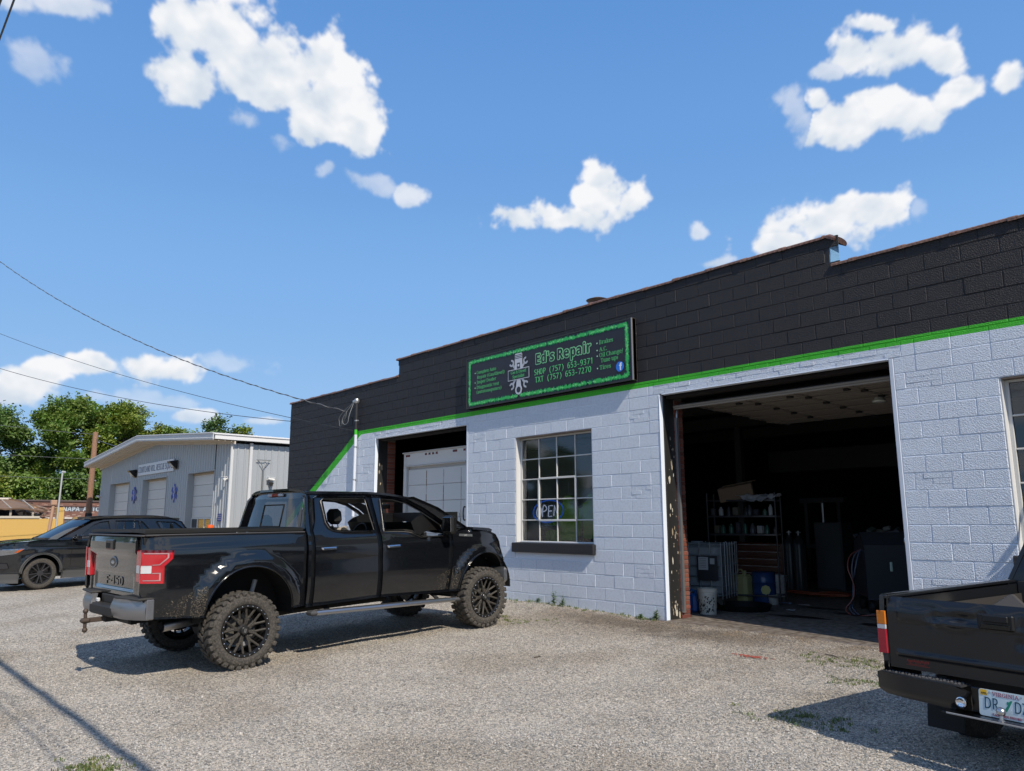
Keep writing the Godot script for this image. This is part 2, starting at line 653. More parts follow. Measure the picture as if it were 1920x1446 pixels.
func materials() -> void:
	var grain := noise(FastNoiseLite.TYPE_SIMPLEX, 0.055, 4, 3)
	grain.fractal_gain = 0.65
	var rough := ImageTexture.create_from_image(gray(grain, 512))
	mats.bump_rough = rough
	var mottle := noise(FastNoiseLite.TYPE_SIMPLEX, 0.02, 5, 5)
	var mottled := gray(mottle, 512)
	mats.mottled = mottled
	# painted blocks: colour comes from the vertices
	var b := mat("painted_block", 1, 1, 1, 0.62)
	triplanar(b, ramp(mottled, [[0.0, k3(0.86, 0.86, 0.86)], [0.5, k3(0.97, 0.97, 0.97)], [1.0, k3(1, 1, 1)]]), 1.5)
	bumps(b, rough, 0.95, 1.5)
	var j := mat("painted_joint", 1, 1, 1, 0.6)
	bumps(j, rough, 0.5, 1.6)
	# brick
	var br := mat("brick", 1, 1, 1, 0.85)
	triplanar(br, ramp(gray(noise(FastNoiseLite.TYPE_SIMPLEX, 0.05, 4, 9), 256), [[0.0, k3(0.7, 0.66, 0.62)], [0.6, k3(1, 1, 1)], [1.0, k3(1, 1, 1)]]), 2.5)
	bumps(br, rough, 0.5, 2.5)
	# gravel bed
	var cells := noise(FastNoiseLite.TYPE_CELLULAR, 0.09, 1, 21)
	cells.cellular_return_type = FastNoiseLite.RETURN_CELL_VALUE
	cells.cellular_jitter = 1.0
	var bed := cells.get_seamless_image(1024, 1024, false, false, 0.06)
	bed.convert(Image.FORMAT_RGBA8)
	var g := mat("gravel_bed", 1, 1, 1, 0.9)
	triplanar(g, ramp(bed, [[0.0, k3(0.10, 0.09, 0.075)], [0.2, k3(0.24, 0.215, 0.18)], [0.5, k3(0.36, 0.325, 0.275)], [0.75, k3(0.47, 0.43, 0.365)], [0.93, k3(0.50, 0.435, 0.35)], [1.0, k3(0.66, 0.62, 0.56)]]), 0.55)
	var cells2 := noise(FastNoiseLite.TYPE_CELLULAR, 0.09, 1, 21)
	cells2.cellular_return_type = FastNoiseLite.RETURN_DISTANCE
	cells2.cellular_jitter = 1.0
	var relief := cells2.get_seamless_image(1024, 1024, true, false, 0.06)
	bumps(g, ImageTexture.create_from_image(relief), 0.6, 0.55)
	# metals, rubber, glass
	mat("black_paint", 0.005, 0.006, 0.008, 0.14, 0.0, 0.5).clearcoat_enabled = true
	mats.black_paint.clearcoat = 1.0
	mats.black_paint.clearcoat_roughness = 0.03
	mat("worn_black_paint", 0.009, 0.010, 0.012, 0.35, 0.0, 0.25).clearcoat_enabled = true
	mats.worn_black_paint.clearcoat = 0.7
	mats.worn_black_paint.clearcoat_roughness = 0.18
	mat("trim_black", 0.012, 0.012, 0.013, 0.55)
	mat("soft_black", 0.008, 0.008, 0.008, 0.9)
	bumps(triplanar(mat("tyre_rubber", 1, 1, 1, 0.85), ramp(mottled, [[0.0, k3(0.03, 0.028, 0.025)], [0.5, k3(0.055, 0.05, 0.044)], [1.0, k3(0.13, 0.115, 0.095)]]), 3.0, false), rough, 0.3, 3.0, false)
	mat("chrome", 0.75, 0.76, 0.78, 0.12, 1.0)
	mat("brushed_steel", 0.5, 0.51, 0.53, 0.32, 1.0)
	mat("galvanised", 0.42, 0.44, 0.46, 0.42, 0.8)
	triplanar(mat("rusty_iron", 1, 1, 1, 0.9), ramp(mottled, [[0.0, k3(0.035, 0.02, 0.014)], [0.5, k3(0.10, 0.045, 0.025)], [1.0, k3(0.22, 0.10, 0.05)]]), 5.0, false)
	var gl := mat("tinted_glass", 0.004, 0.006, 0.008, 0.03)
	gl.albedo_color.a = 0.9
	gl.transparency = BaseMaterial3D.TRANSPARENCY_ALPHA
	gl.metallic_specular = 0.7
	var gc := mat("clear_glass", 0.02, 0.03, 0.035, 0.02)
	gc.albedo_color.a = 0.16
	gc.transparency = BaseMaterial3D.TRANSPARENCY_ALPHA
	var gw := mat("window_glass", 0.02, 0.025, 0.03, 0.04)
	gw.albedo_color.a = 0.22
	gw.transparency = BaseMaterial3D.TRANSPARENCY_ALPHA
	gw.metallic_specular = 0.6
	# plain painted things: colour from the vertices
	mat("paint", 1, 1, 1, 0.55)
	mat("gloss", 1, 1, 1, 0.25)
	mat("matt", 1, 1, 1, 0.9)
	bumps(mat("cloth", 1, 1, 1, 0.95), rough, 0.4, 4.0, false)


# ---------------------------------------------------------------- ground

var lot := noise(FastNoiseLite.TYPE_SIMPLEX, 0.7, 1, 41)


func gy(x: float, z: float) -> float:
	# the lot falls away from the facade towards the street
	var fall := 0.034 * clampf(z - 0.8, 0.0, 9.4) * clampf((x + 42.0) / 30.0, 0.0, 1.0) * (1.0 - 0.45 * smoothstep(2.0, 5.5, x))
	var bank := 0.05 * smoothstep(-0.3, -1.6, x) * smoothstep(1.4, 0.1, z) * smoothstep(-30.0, -8.0, x)
	return -fall + bank + lot.get_noise_2d(x, z) * 0.014 - smoothstep(-0.1, -0.5, z) * smoothstep(-14.5, -13.3, x) * 0.12


func spots(first: float, last: float, dense0: float, dense1: float, step: float) -> PackedFloat32Array:
	var r := PackedFloat32Array()
	var x := dense0
	while x <= dense1 + 1e-4:
		r.append(x)
		x += step
	var d := step
	x = dense1
	while x < last:
		d *= 1.35
		x = minf(x + d, last)
		r.append(x)
	d = step
	x = dense0
	while x > first:
		d *= 1.35
		x = maxf(x - d, first)
		r.insert(0, x)
	return r


func ground() -> void:
	var patch := noise(FastNoiseLite.TYPE_SIMPLEX, 0.35, 4, 43)
	var fleck := noise(FastNoiseLite.TYPE_SIMPLEX, 2.6, 3, 44)
	var xs := spots(-700, 500, -16.0, 9.0, 0.2)
	var zs := spots(-600, 400, -0.8, 10.0, 0.2)
	var g := Geo.new()
	var hs := []
	for x in xs:
		var row := []
		for z in zs:
			row.append(Vector3(x, gy(x, z), z))
		hs.append(row)
	for i in xs.size() - 1:
		for j in zs.size() - 1:
			var q := [hs[i][j], hs[i][j + 1], hs[i + 1][j + 1], hs[i + 1][j]]
			var nn := []
			var cc := []
			for p in q:
				var e := 0.15
				nn.append(Vector3(gy(p.x - e, p.z) - gy(p.x + e, p.z), 2 * e, gy(p.x, p.z - e) - gy(p.x, p.z + e)))
				cc.append(ground_tint(p.x, p.z, patch, fleck))
			for k in [[0, 1, 2], [0, 2, 3]]:
				g.trin(q[k[0]], q[k[1]], q[k[2]], nn[k[0]], nn[k[1]], nn[k[2]])
				var m := g.c.size()
				g.c[m - 3] = cc[k[0]]
				g.c[m - 2] = cc[k[2]]
				g.c[m - 1] = cc[k[1]]
	structure("gravel_lot", g, mats.gravel_bed)


func ground_tint(x: float, z: float, patch: FastNoiseLite, fleck: FastNoiseLite) -> Color:
	var n := patch.get_noise_2d(x, z)
	var c := k3(1, 1, 1).lerp(k3(0.84, 0.82, 0.79), smoothstep(-0.1, 0.5, n))
	# oily, earthy strip trodden in front of the bays
	var m := fleck.get_noise_2d(x, z) + 0.6 * n
	var near_door := smoothstep(2.3, 0.2, z + 0.9 * n) * smoothstep(-2.6, -0.6, x + n)
	c = c.lerp(k3(0.56, 0.48, 0.40), near_door * smoothstep(-0.45, 0.2, m))
	var oil := smoothstep(1.1, 0.3, Vector2((x - 0.3) / 2.3, (z - 0.75) / 0.62).length() + 0.6 * m)
	c = c.lerp(k3(0.36, 0.32, 0.28), oil * 0.85)
	# compacted wheel tracks curving out of the bay
	for w in [0.9, 2.6]:
		var track := smoothstep(0.34, 0.1, absf(x - w - 0.03 * z * z - 0.25 * n)) * smoothstep(9.0, 2.0, z)
		c = c.lerp(k3(0.82, 0.79, 0.75), track * 0.55 * smoothstep(-0.5, 0.2, m))
	if x < -24.0 or z < -1.0:
		c = c.lerp(k3(0.55, 0.56, 0.52), 0.6)
	return c


# ---------------------------------------------------------------- the block-built shop

func paint_regions() -> Array:
	# black above and left of the green line, the line itself, pale blue below: [outline, colour]
	var top := 6.0
	var k := 0.588
	var low := -1.0
	var black := PackedVector2Array([Vector2(WALL_L - 1, top), Vector2(WALL_L - 1, low), Vector2(-9.31 - (STRIPE_HI - low) / k, low), Vector2(-9.31, STRIPE_HI), Vector2(WALL_R + 1, STRIPE_HI), Vector2(WALL_R + 1, top)])
	var green := PackedVector2Array([Vector2(-9.31, STRIPE_HI), Vector2(-9.31 - (STRIPE_HI - low) / k, low), Vector2(-9.10 - (STRIPE_LO - low) / k, low), Vector2(-9.10, STRIPE_LO), Vector2(WALL_R + 1, STRIPE_LO), Vector2(WALL_R + 1, STRIPE_HI)])
	var blue := PackedVector2Array([Vector2(-9.10, STRIPE_LO), Vector2(-9.10 - (STRIPE_LO - low) / k, low), Vector2(WALL_R + 1, low), Vector2(WALL_R + 1, STRIPE_LO)])
	return [[black, k3(0.0125, 0.0145, 0.019)], [green, k3(0.045, 0.47, 0.018)], [blue, k3(0.66, 0.725, 0.825)]]


func painted(g: Geo, r: Rect2, z: float, bevel: float, drop: float, tone := 1.0) -> void:
	# the front of a block at depth z, its paint split along the green line, its edges falling back by drop
	var sq := PackedVector2Array([r.position, Vector2(r.end.x, r.position.y), r.end, Vector2(r.position.x, r.end.y)])
	for region in paint_cache:
		for q in Geometry2D.intersect_polygons(sq, region[0]):
			if q.size() < 3:
				continue
			if Geometry2D.is_polygon_clockwise(q):
				q.reverse()
			g.col = region[1] * tone
			for i in range(1, q.size() - 1):
				g.tri(Vector3(q[0].x, q[0].y, z), Vector3(q[i].x, q[i].y, z), Vector3(q[i + 1].x, q[i + 1].y, z))
			if bevel <= 0.0:
				continue
			for i in q.size():
				var a: Vector2 = q[i]
				var b: Vector2 = q[(i + 1) % q.size()]
				var o := Vector2()
				if absf(a.x - b.x) < 1e-4 and (absf(a.x - r.position.x) < 1e-4 or absf(a.x - r.end.x) < 1e-4):
					o.x = -bevel if absf(a.x - r.position.x) < 1e-4 else bevel
				elif absf(a.y - b.y) < 1e-4 and (absf(a.y - r.position.y) < 1e-4 or absf(a.y - r.end.y) < 1e-4):
					o.y = -bevel if absf(a.y - r.position.y) < 1e-4 else bevel
				if o != Vector2():
					g.toward(Vector3(a.x, a.y, z), Vector3(b.x, b.y, z), Vector3(b.x + o.x, b.y + o.y, z - drop), Vector3(a.x + o.x, a.y + o.y, z - drop), Vector3(o.x, o.y, bevel))


var paint_cache := []
var openings := []


func wall_top(u: float) -> float:
	return 5.232 if u > -7.49 and u < 2.9 else 4.826


func free_spans(u0: float, u1: float, v0: float, v1: float, cuts: Array) -> Array:
	# what is left of a course between u0 and u1 once the openings are taken out
	var spans := [[u0, u1]]
	for o in cuts:
		if v1 <= o.position.y + 1e-3 or v0 >= o.end.y - 1e-3:
			continue
		var next := []
		for s in spans:
			if o.position.x > s[0]:
				next.append([s[0], minf(s[1], o.position.x)])
			if o.end.x < s[1]:
				next.append([maxf(s[0], o.end.x), s[1]])
		spans = next.filter(func(s): return s[1] - s[0] > 0.02)
	return spans


func shop() -> void:
	paint_cache = paint_regions()
	openings = [
		Rect2(DOOR_A[0], -1, DOOR_A[1] - DOOR_A[0], HEAD + 1), Rect2(DOOR_B[0], -1, DOOR_B[1] - DOOR_B[0], HEAD + 1),
		Rect2(WIN_A[0], 0.925, WIN_A[1] - WIN_A[0], 3.048 - 0.925), Rect2(WIN_B[0], 0.925, WIN_B[1] - WIN_B[0], 3.048 - 0.925)]
	var root := thing("repair_shop", "black and pale blue block garage with a green stripe and open bays", "garage")
	# core of the wall, set back behind the block faces
	var core := Geo.new()
	var inner := Geo.new()
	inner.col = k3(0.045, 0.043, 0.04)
	var us := [WALL_L, DOOR_A[0], -7.49, DOOR_A[1], WIN_A[0], WIN_A[1], DOOR_B[0], 2.9, DOOR_B[1], WIN_B[0], WIN_B[1], WALL_R]
	for i in us.size() - 1:
		var u0: float = us[i]
		var u1: float = us[i + 1]
		var mid := (u0 + u1) * 0.5
		var vs := [[-0.2, wall_top(mid)]]
		for o in openings:
			if mid > o.position.x and mid < o.end.x:
				vs = [[o.end.y, wall_top(mid)]]
				if o.position.y > 0.0:
					vs.append([-0.2, o.position.y])
		for s in vs:
			painted(core, Rect2(u0, s[0], u1 - u0, s[1] - s[0]), -0.0070, 0.0, 0.0)
			inner.box(Vector3(mid, (s[0] + s[1]) * 0.5, -0.161), Vector3(u1 - u0, s[1] - s[0], 0.296))
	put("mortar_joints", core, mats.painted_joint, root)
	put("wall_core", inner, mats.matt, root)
	# end walls, back wall and flat roof
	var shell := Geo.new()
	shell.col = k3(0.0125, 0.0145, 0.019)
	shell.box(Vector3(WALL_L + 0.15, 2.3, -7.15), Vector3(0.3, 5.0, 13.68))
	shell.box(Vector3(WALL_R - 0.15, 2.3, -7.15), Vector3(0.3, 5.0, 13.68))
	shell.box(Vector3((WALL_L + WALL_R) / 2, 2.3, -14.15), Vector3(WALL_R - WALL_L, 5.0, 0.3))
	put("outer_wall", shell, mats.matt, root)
	var roof := Geo.new()
	roof.col = k3(0.10, 0.10, 0.10)
	roof.box(Vector3((WALL_L + WALL_R) / 2, 4.42, -7.16), Vector3(WALL_R - WALL_L - 0.61, 0.14, 13.66))
	put("flat_roof", roof, mats.matt, root)
	# the raised middle of the parapet shows its ends; the right one keeps an old coat of sky blue
	var ends := Geo.new()
	ends.col = k3(0.17, 0.36, 0.58)
	ends.box(Vector3(2.904, 5.025, -0.158), Vector3(0.012, 0.36, 0.27))
	put("parapet_end", ends, mats.painted_block, root)
	blocks(root)
	lintel_bricks(root)
	coping(root)
	bay_trim(root)
	shop_window(root, WIN_A[0], WIN_A[1])
	shop_window(root, WIN_B[0], WIN_B[1])
	overhead_door(root)
	vent_cap()
	shop_sign()


func blocks(root: Node3D) -> void:
	var list := []
	var eye := Vector3(7.4, 1.46, 9.7)
	for row in range(-9, 18):
		# course lines hang from the door head; rows at and below it have k >= 0
		var v1 := HEAD - row * BLOCK_H
		var v0 := v1 - BLOCK_H
		var odd := absi(row) % 2 == 1
		var full := odd if row >= 0 else not odd
		var cuts := openings.duplicate()
		if row == -1:
			# brick courses close the gap above each bay
			for d in [DOOR_A, DOOR_B]:
				cuts.append(Rect2(d[0] - 0.1, HEAD - 0.01, d[1] - d[0] + 0.2, BLOCK_H + 0.02))
		for m in patch_spots():
			if m[1] == row:
				cuts.append(Rect2(m[0], v0, 0.4064, BLOCK_H))
		for s in free_spans(WALL_L, WALL_R, v0, v1, cuts):
			var e := []
			var first := ceili((s[0] - (0.0 if full else BLOCK_L / 2)) / BLOCK_L - 1e-3)
			e.append(s[0])
			var x := first * BLOCK_L + (0.0 if full else BLOCK_L / 2)
			while x < s[1] - 0.06:
				if x > s[0] + 0.06:
					e.append(x)
				x += BLOCK_L
			e.append(s[1])
			for i in e.size() - 1:
				var mid: float = (e[i] + e[i + 1]) * 0.5
				var top := minf(v1, wall_top(mid))
				if top - v0 < 0.03:
					continue
				list.append([eye.distance_squared_to(Vector3(mid, v0, 0)) + (400.0 if mid > 5.6 else 0.0), Rect2(e[i] + 0.0088, v0 + 0.0088, e[i + 1] - e[i] - 0.0176, top - v0 - 0.0176)])
	list.sort_custom(func(a, b): return a[0] < b[0])
	var rest := Geo.new()
	for i in list.size():
		var g := Geo.new() if i < 300 else rest
		var r: Rect2 = list[i][1]
		# no two blocks were laid quite alike
		var jog := rng.randf_range(-0.0025, 0.0025)
		painted(g, r.grow_individual(rng.randf_range(-0.002, 0.001), rng.randf_range(-0.002, 0.001), rng.randf_range(-0.002, 0.001), rng.randf_range(-0.002, 0.001)), jog, 0.008, 0.0072 + jog, rng.randf_range(0.965, 1.0))
		if i < 300:
			put("concrete_block", g, mats.painted_block, root)
	tag(put("distant_blocks", rest, mats.painted_block, root), "", "", "", "stuff")


func patch_spots() -> Array:
	# places where a block was pieced out with three courses of brick: [left edge, row]
	var r := []
	for row in [1, 7, 13]:
		r.append([-0.61 if row != 13 else -0.60, row])
		r.append([3.73 if row != 13 else 3.71, row])
	for row in [1, 7]:
		r.append([-4.70, row])
	r.append([-9.0, 3])
	return r


func lintel_bricks(root: Node3D) -> void:
	for m in patch_spots():
		var v1: float = HEAD - m[1] * BLOCK_H
		for k in 3:
			var x: float = m[0]
			var shift: float = [0.10, 0.20, 0.09][k]
			var ends := [x + 0.004, x + shift, x + shift + 0.2 if k != 1 else x + 0.402, x + 0.402]
			for i in 3:
				if ends[i + 1] - ends[i] < 0.03:
					continue
				var g := Geo.new()
				painted(g, Rect2(ends[i] + 0.003, v1 - 0.066 * (k + 1) - 0.001, ends[i + 1] - ends[i] - 0.006, 0.059), rng.randf_range(-0.003, 0.002), 0.003, 0.006, rng.randf_range(0.95, 1.0))
				put("brick", g, mats.painted_block, root)
	for d in [DOOR_A, DOOR_B]:
		for k in 3:
			var v0: float = HEAD + 0.002 + k * 0.0672
			var x: float = d[0] - 0.1
			var first := true
			while x < d[1] + 0.1 - 0.02:
				var w := 0.1 if first and k % 2 == 1 else 0.2
				first = false
				w = minf(w + rng.randf_range(-0.012, 0.012), d[1] + 0.1 - x)
				if w > 0.03:
					var g := Geo.new()
					painted(g, Rect2(x + 0.004, v0 + 0.003 + rng.randf_range(0, 0.004), w - 0.008, 0.056 + rng.randf_range(-0.003, 0.003)), rng.randf_range(-0.004, 0.004), 0.003, 0.008, rng.randf_range(0.94, 1.0))
					put("brick", g, mats.painted_block, root)
				x += w


func coping(root: Node3D) -> void:
	# glazed clay saddles: a rounded tile with a wider collar at one end
	var clay := mat("clay_tile", 1, 1, 1, 0.38)
	triplanar(clay, ramp(mats.mottled, [[0.0, k3(0.085, 0.045, 0.03)], [0.45, k3(0.19, 0.10, 0.065)], [0.75, k3(0.26, 0.145, 0.10)], [1.0, k3(0.38, 0.27, 0.20)]]), 1.6)
	var shapes := []
	for i in 3:
		var g := Geo.new()
		g.col = [k3(0.8, 0.8, 0.8), k3(0.95, 0.9, 0.9), k3(1.1, 1.05, 1.0)][i]
		saddle(g, 0.0, 0.60, 1.0)
		saddle(g, -0.035, 0.05, 1.35)
		shapes.append(g.mesh())
	for run in [[WALL_L, -7.49, 4.826], [-7.53, 2.93, 5.232], [2.93, WALL_R, 4.826]]:
		var x: float = run[0] + (0.27 if run[0] > 0 else 0.0)
		if run[0] > 0:
			var s := Geo.new()
			s.t = at(Vector3(run[0], run[2], 0))
			saddle(s, 0.0, 0.26, 1.0)
			put("coping_tile", s, clay, root)
		while x < run[1] - 0.05:
			var o := MeshInstance3D.new()
			o.mesh = shapes[rng.randi() % 3]
			o.material_override = clay
			o.name = "coping_tile"
			root.add_child(o, true)
			var fit := minf(1.0, (run[1] - x) / 0.60)
			o.transform = at(Vector3(x, run[2] + rng.randf_range(-0.006, 0.006), 0), Vector3(0, 0, rng.randf_range(-0.008, 0.008)), Vector3(fit, 1, 1))
			x += 0.61
	# the end tile at the right step, turned down over the edge
	var e := Geo.new()
	e.col = k3(0.55, 0.5, 0.5)
	e.t = at(Vector3(2.90, 5.232, 0), Vector3(0, 0, -0.5))
	saddle(e, 0.0, 0.12, 1.2)
	put("end_tile", e, clay, root)


func saddle(g: Geo, x0: float, x1: float, k: float) -> void:
	var prof := []
	for i in 9:
		var a := PI * i / 8.0
		prof.append(Vector2(-0.15 + cos(a) * 0.175 * (1.0 + (k - 1.0) * 0.15), 0.012 + sin(a) * 0.034 * k))
	prof.insert(0, Vector2(prof[0].x, -0.016 * k))
	prof.append(Vector2(prof[-1].x, -0.016 * k))
	for i in prof.size() - 1:
		var p: Vector2 = prof[i]
		var q: Vector2 = prof[i + 1]
		g.toward(Vector3(x0, p.y, p.x), Vector3(x1, p.y, p.x), Vector3(x1, q.y, q.x), Vector3(x0, q.y, q.x), Vector3(0, (p.y + q.y) * 0.5 + 0.01, (p.x + q.x) * 0.5 + 0.15))
	for x in [x0, x1]:
		for i in range(1, prof.size() - 1):
			g.tri_toward(Vector3(x, prof[0].y, prof[0].x), Vector3(x, prof[i].y, prof[i].x), Vector3(x, prof[i + 1].y, prof[i + 1].x), Vector3(1 if x == x1 else -1, 0, 0))


func bay_trim(root: Node3D) -> void:
	var blue := k3(0.66, 0.725, 0.825)
	for d in [DOOR_A, DOOR_B]:
		var g := Geo.new()
		# steel angle round the opening, painted with the wall
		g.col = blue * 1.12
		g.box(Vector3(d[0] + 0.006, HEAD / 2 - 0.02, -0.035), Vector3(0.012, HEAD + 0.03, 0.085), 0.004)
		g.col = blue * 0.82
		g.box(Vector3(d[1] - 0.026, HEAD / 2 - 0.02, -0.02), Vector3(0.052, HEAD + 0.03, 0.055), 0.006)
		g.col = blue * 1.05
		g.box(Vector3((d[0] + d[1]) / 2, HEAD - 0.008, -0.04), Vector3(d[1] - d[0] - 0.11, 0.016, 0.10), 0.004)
		put("door_frame", g, mats.paint, root)
		var l := Geo.new()
		l.col = k3(0.05, 0.04, 0.032)
		l.box(Vector3((d[0] + d[1]) / 2, HEAD - 0.045, -0.20), Vector3(d[1] - d[0] - 0.11, 0.05, 0.18), 0.006)
		put("lintel_beam", l, mats.rusty_iron, root)
		# black board lining the left jamb, its paint flaking off
		var j := Geo.new()
		j.col = k3(0.016, 0.016, 0.017)
		j.box(Vector3(d[0] + 0.014, HEAD / 2 - 0.03, -0.205), Vector3(0.03, HEAD - 0.04, 0.25), 0.004)
		put("jamb_board", j, mats.paint, root)
		var chips := Geo.new()
		for i in 60:
			var w := pow(rng.randf(), 3.0)
			var p := Vector3(d[0] + 0.0305, 0.06 + 2.8 * pow(rng.randf(), 1.9), -0.10 - 0.21 * rng.randf())
			chips.col = [k3(0.42, 0.36, 0.27), k3(0.50, 0.47, 0.40), k3(0.30, 0.24, 0.17)][rng.randi() % 3]
			flake(chips, p, 0.006 + 0.026 * w, 0.010 + 0.085 * w)
		tag(put("paint_flakes", chips, mats.matt, root), "", "", "", "stuff")
		# brick pier behind the board
		var base := Geo.new()
		base.col = k3(0.16, 0.14, 0.125)
		base.box(Vector3(d[0] - 0.05, HEAD / 2, -0.44), Vector3(0.17, HEAD, 0.205))
		put("pier_mortar", base, mats.matt, root)
		var cols := [k3(0.20, 0.055, 0.035), k3(0.24, 0.075, 0.05), k3(0.15, 0.045, 0.035), k3(0.22, 0.09, 0.065)]
		for k in 50:
			var g2 := Geo.new()
			g2.col = cols[rng.randi() % 4]
			g2.box(Vector3(d[0] - 0.045 + rng.randf_range(-0.002, 0.003), 0.036 + k * 0.0676, -0.44), Vector3(0.178, 0.057, 0.213 if k % 2 == 0 else 0.209), 0.004)
			put("pier_brick", g2, mats.brick, root)
	# conduit riser and weatherhead left of the small bay
	var c := thing("service_mast", "electric service conduit rising up the wall left of the small bay", "conduit", Vector3(-9.235, 0, 0.075))
	var lowg := Geo.new()
	lowg.col = k3(0.60, 0.64, 0.72)
	lowg.tube([Vector3(0, 0.9, 0), Vector3(0, STRIPE_LO, 0)], 0.036, 12)
	put("pipe", lowg, mats.paint, c)
	var gg := Geo.new()
	gg.col = k3(0.045, 0.47, 0.018)
	gg.tube([Vector3(0, STRIPE_LO, 0), Vector3(0, STRIPE_HI + 0.03, 0)], 0.0365, 12)
	put("pipe", gg, mats.paint, c)
	var bg := Geo.new()
	bg.col = k3(0.02, 0.021, 0.024)
	bg.tube([Vector3(0, STRIPE_HI + 0.03, 0), Vector3(0, 4.40, 0)], 0.036, 12)
	put("pipe", bg, mats.paint, c)
	var hd := Geo.new()
	hd.lathe([Vector2(0.045, 4.38), Vector2(0.06, 4.40), Vector2(0.07, 4.45), Vector2(0.05, 4.50), Vector2(0, 4.515)], 14)
	hd.box(Vector3(-0.05, 4.43, 0.03), Vector3(0.09, 0.08, 0.09), 0.02)
	put("weatherhead", hd, mats.galvanised, c)
	for y in [1.6, 2.5, 3.3, 3.95]:
		var s := Geo.new()
		s.box(Vector3(0, y, -0.02), Vector3(0.13, 0.03, 0.045), 0.008)
		s.tube([Vector3(0, y - 0.015, 0), Vector3(0, y + 0.015, 0)], 0.041, 12)
		put("strap", s, mats.galvanised, c)
	var box := Geo.new()
	box.col = k3(0.45, 0.47, 0.5)
	box.box(Vector3(0, 1.15, 0.03), Vector3(0.24, 0.5, 0.16), 0.012)
	put("meter_box", box, mats.paint, c)
	var loop := Geo.new()
	loop.col = k3(0.16, 0.17, 0.18)
	loop.tube(arc([Vector3(-0.06, 4.40, 0.05), Vector3(0.02, 4.1, 0.2), Vector3(-0.03, 3.86, 0.24), Vector3(-0.22, 3.95, 0.26), Vector3(-0.06, 4.17, 0.24)]), 0.009, 6)
	loop.tube(arc([Vector3(-0.07, 4.40, 0.06), Vector3(-0.28, 4.05, 0.2), Vector3(-0.34, 3.88, 0.2), Vector3(-0.12, 4.0, 0.24), Vector3(-0.06, 4.16, 0.24)]), 0.007, 6)
	loop.tube(arc([Vector3(-0.08, 4.40, 0.06), Vector3(-0.5, 4.15, 0.14), Vector3(-0.55, 3.95, 0.16), Vector3(-0.36, 3.86, 0.2), Vector3(-0.06, 4.18, 0.24)]), 0.006, 6)
	put("drip_loop", loop, mats.paint, c)


func arc(pts: Array, per := 6) -> Array:
	var c := Curve3D.new()
	for i in pts.size():
		var d: Vector3 = (pts[mini(i + 1, pts.size() - 1)] - pts[maxi(i - 1, 0)]) * (0.28 if i > 0 and i < pts.size() - 1 else 0.2)
		c.add_point(pts[i], -d, d)
	var out := []
	var n := (pts.size() - 1) * per
	for i in n + 1:
		out.append(c.samplef(float(i) / per))
	return out


func flake(g: Geo, p: Vector3, w: float, h: float) -> void:
	# an irregular chip lying on a surface that faces +x
	var pts := []
	var n := 7
	for i in n:
		var a := TAU * i / n
		var k := rng.randf_range(0.55, 1.0)
		pts.append(p + Vector3(0, sin(a) * h * k, -cos(a) * w * k))
	for i in n:
		g.tri_toward(p + Vector3(0.0008, 0, 0), pts[i], pts[(i + 1) % n], Vector3(1, 0, 0))


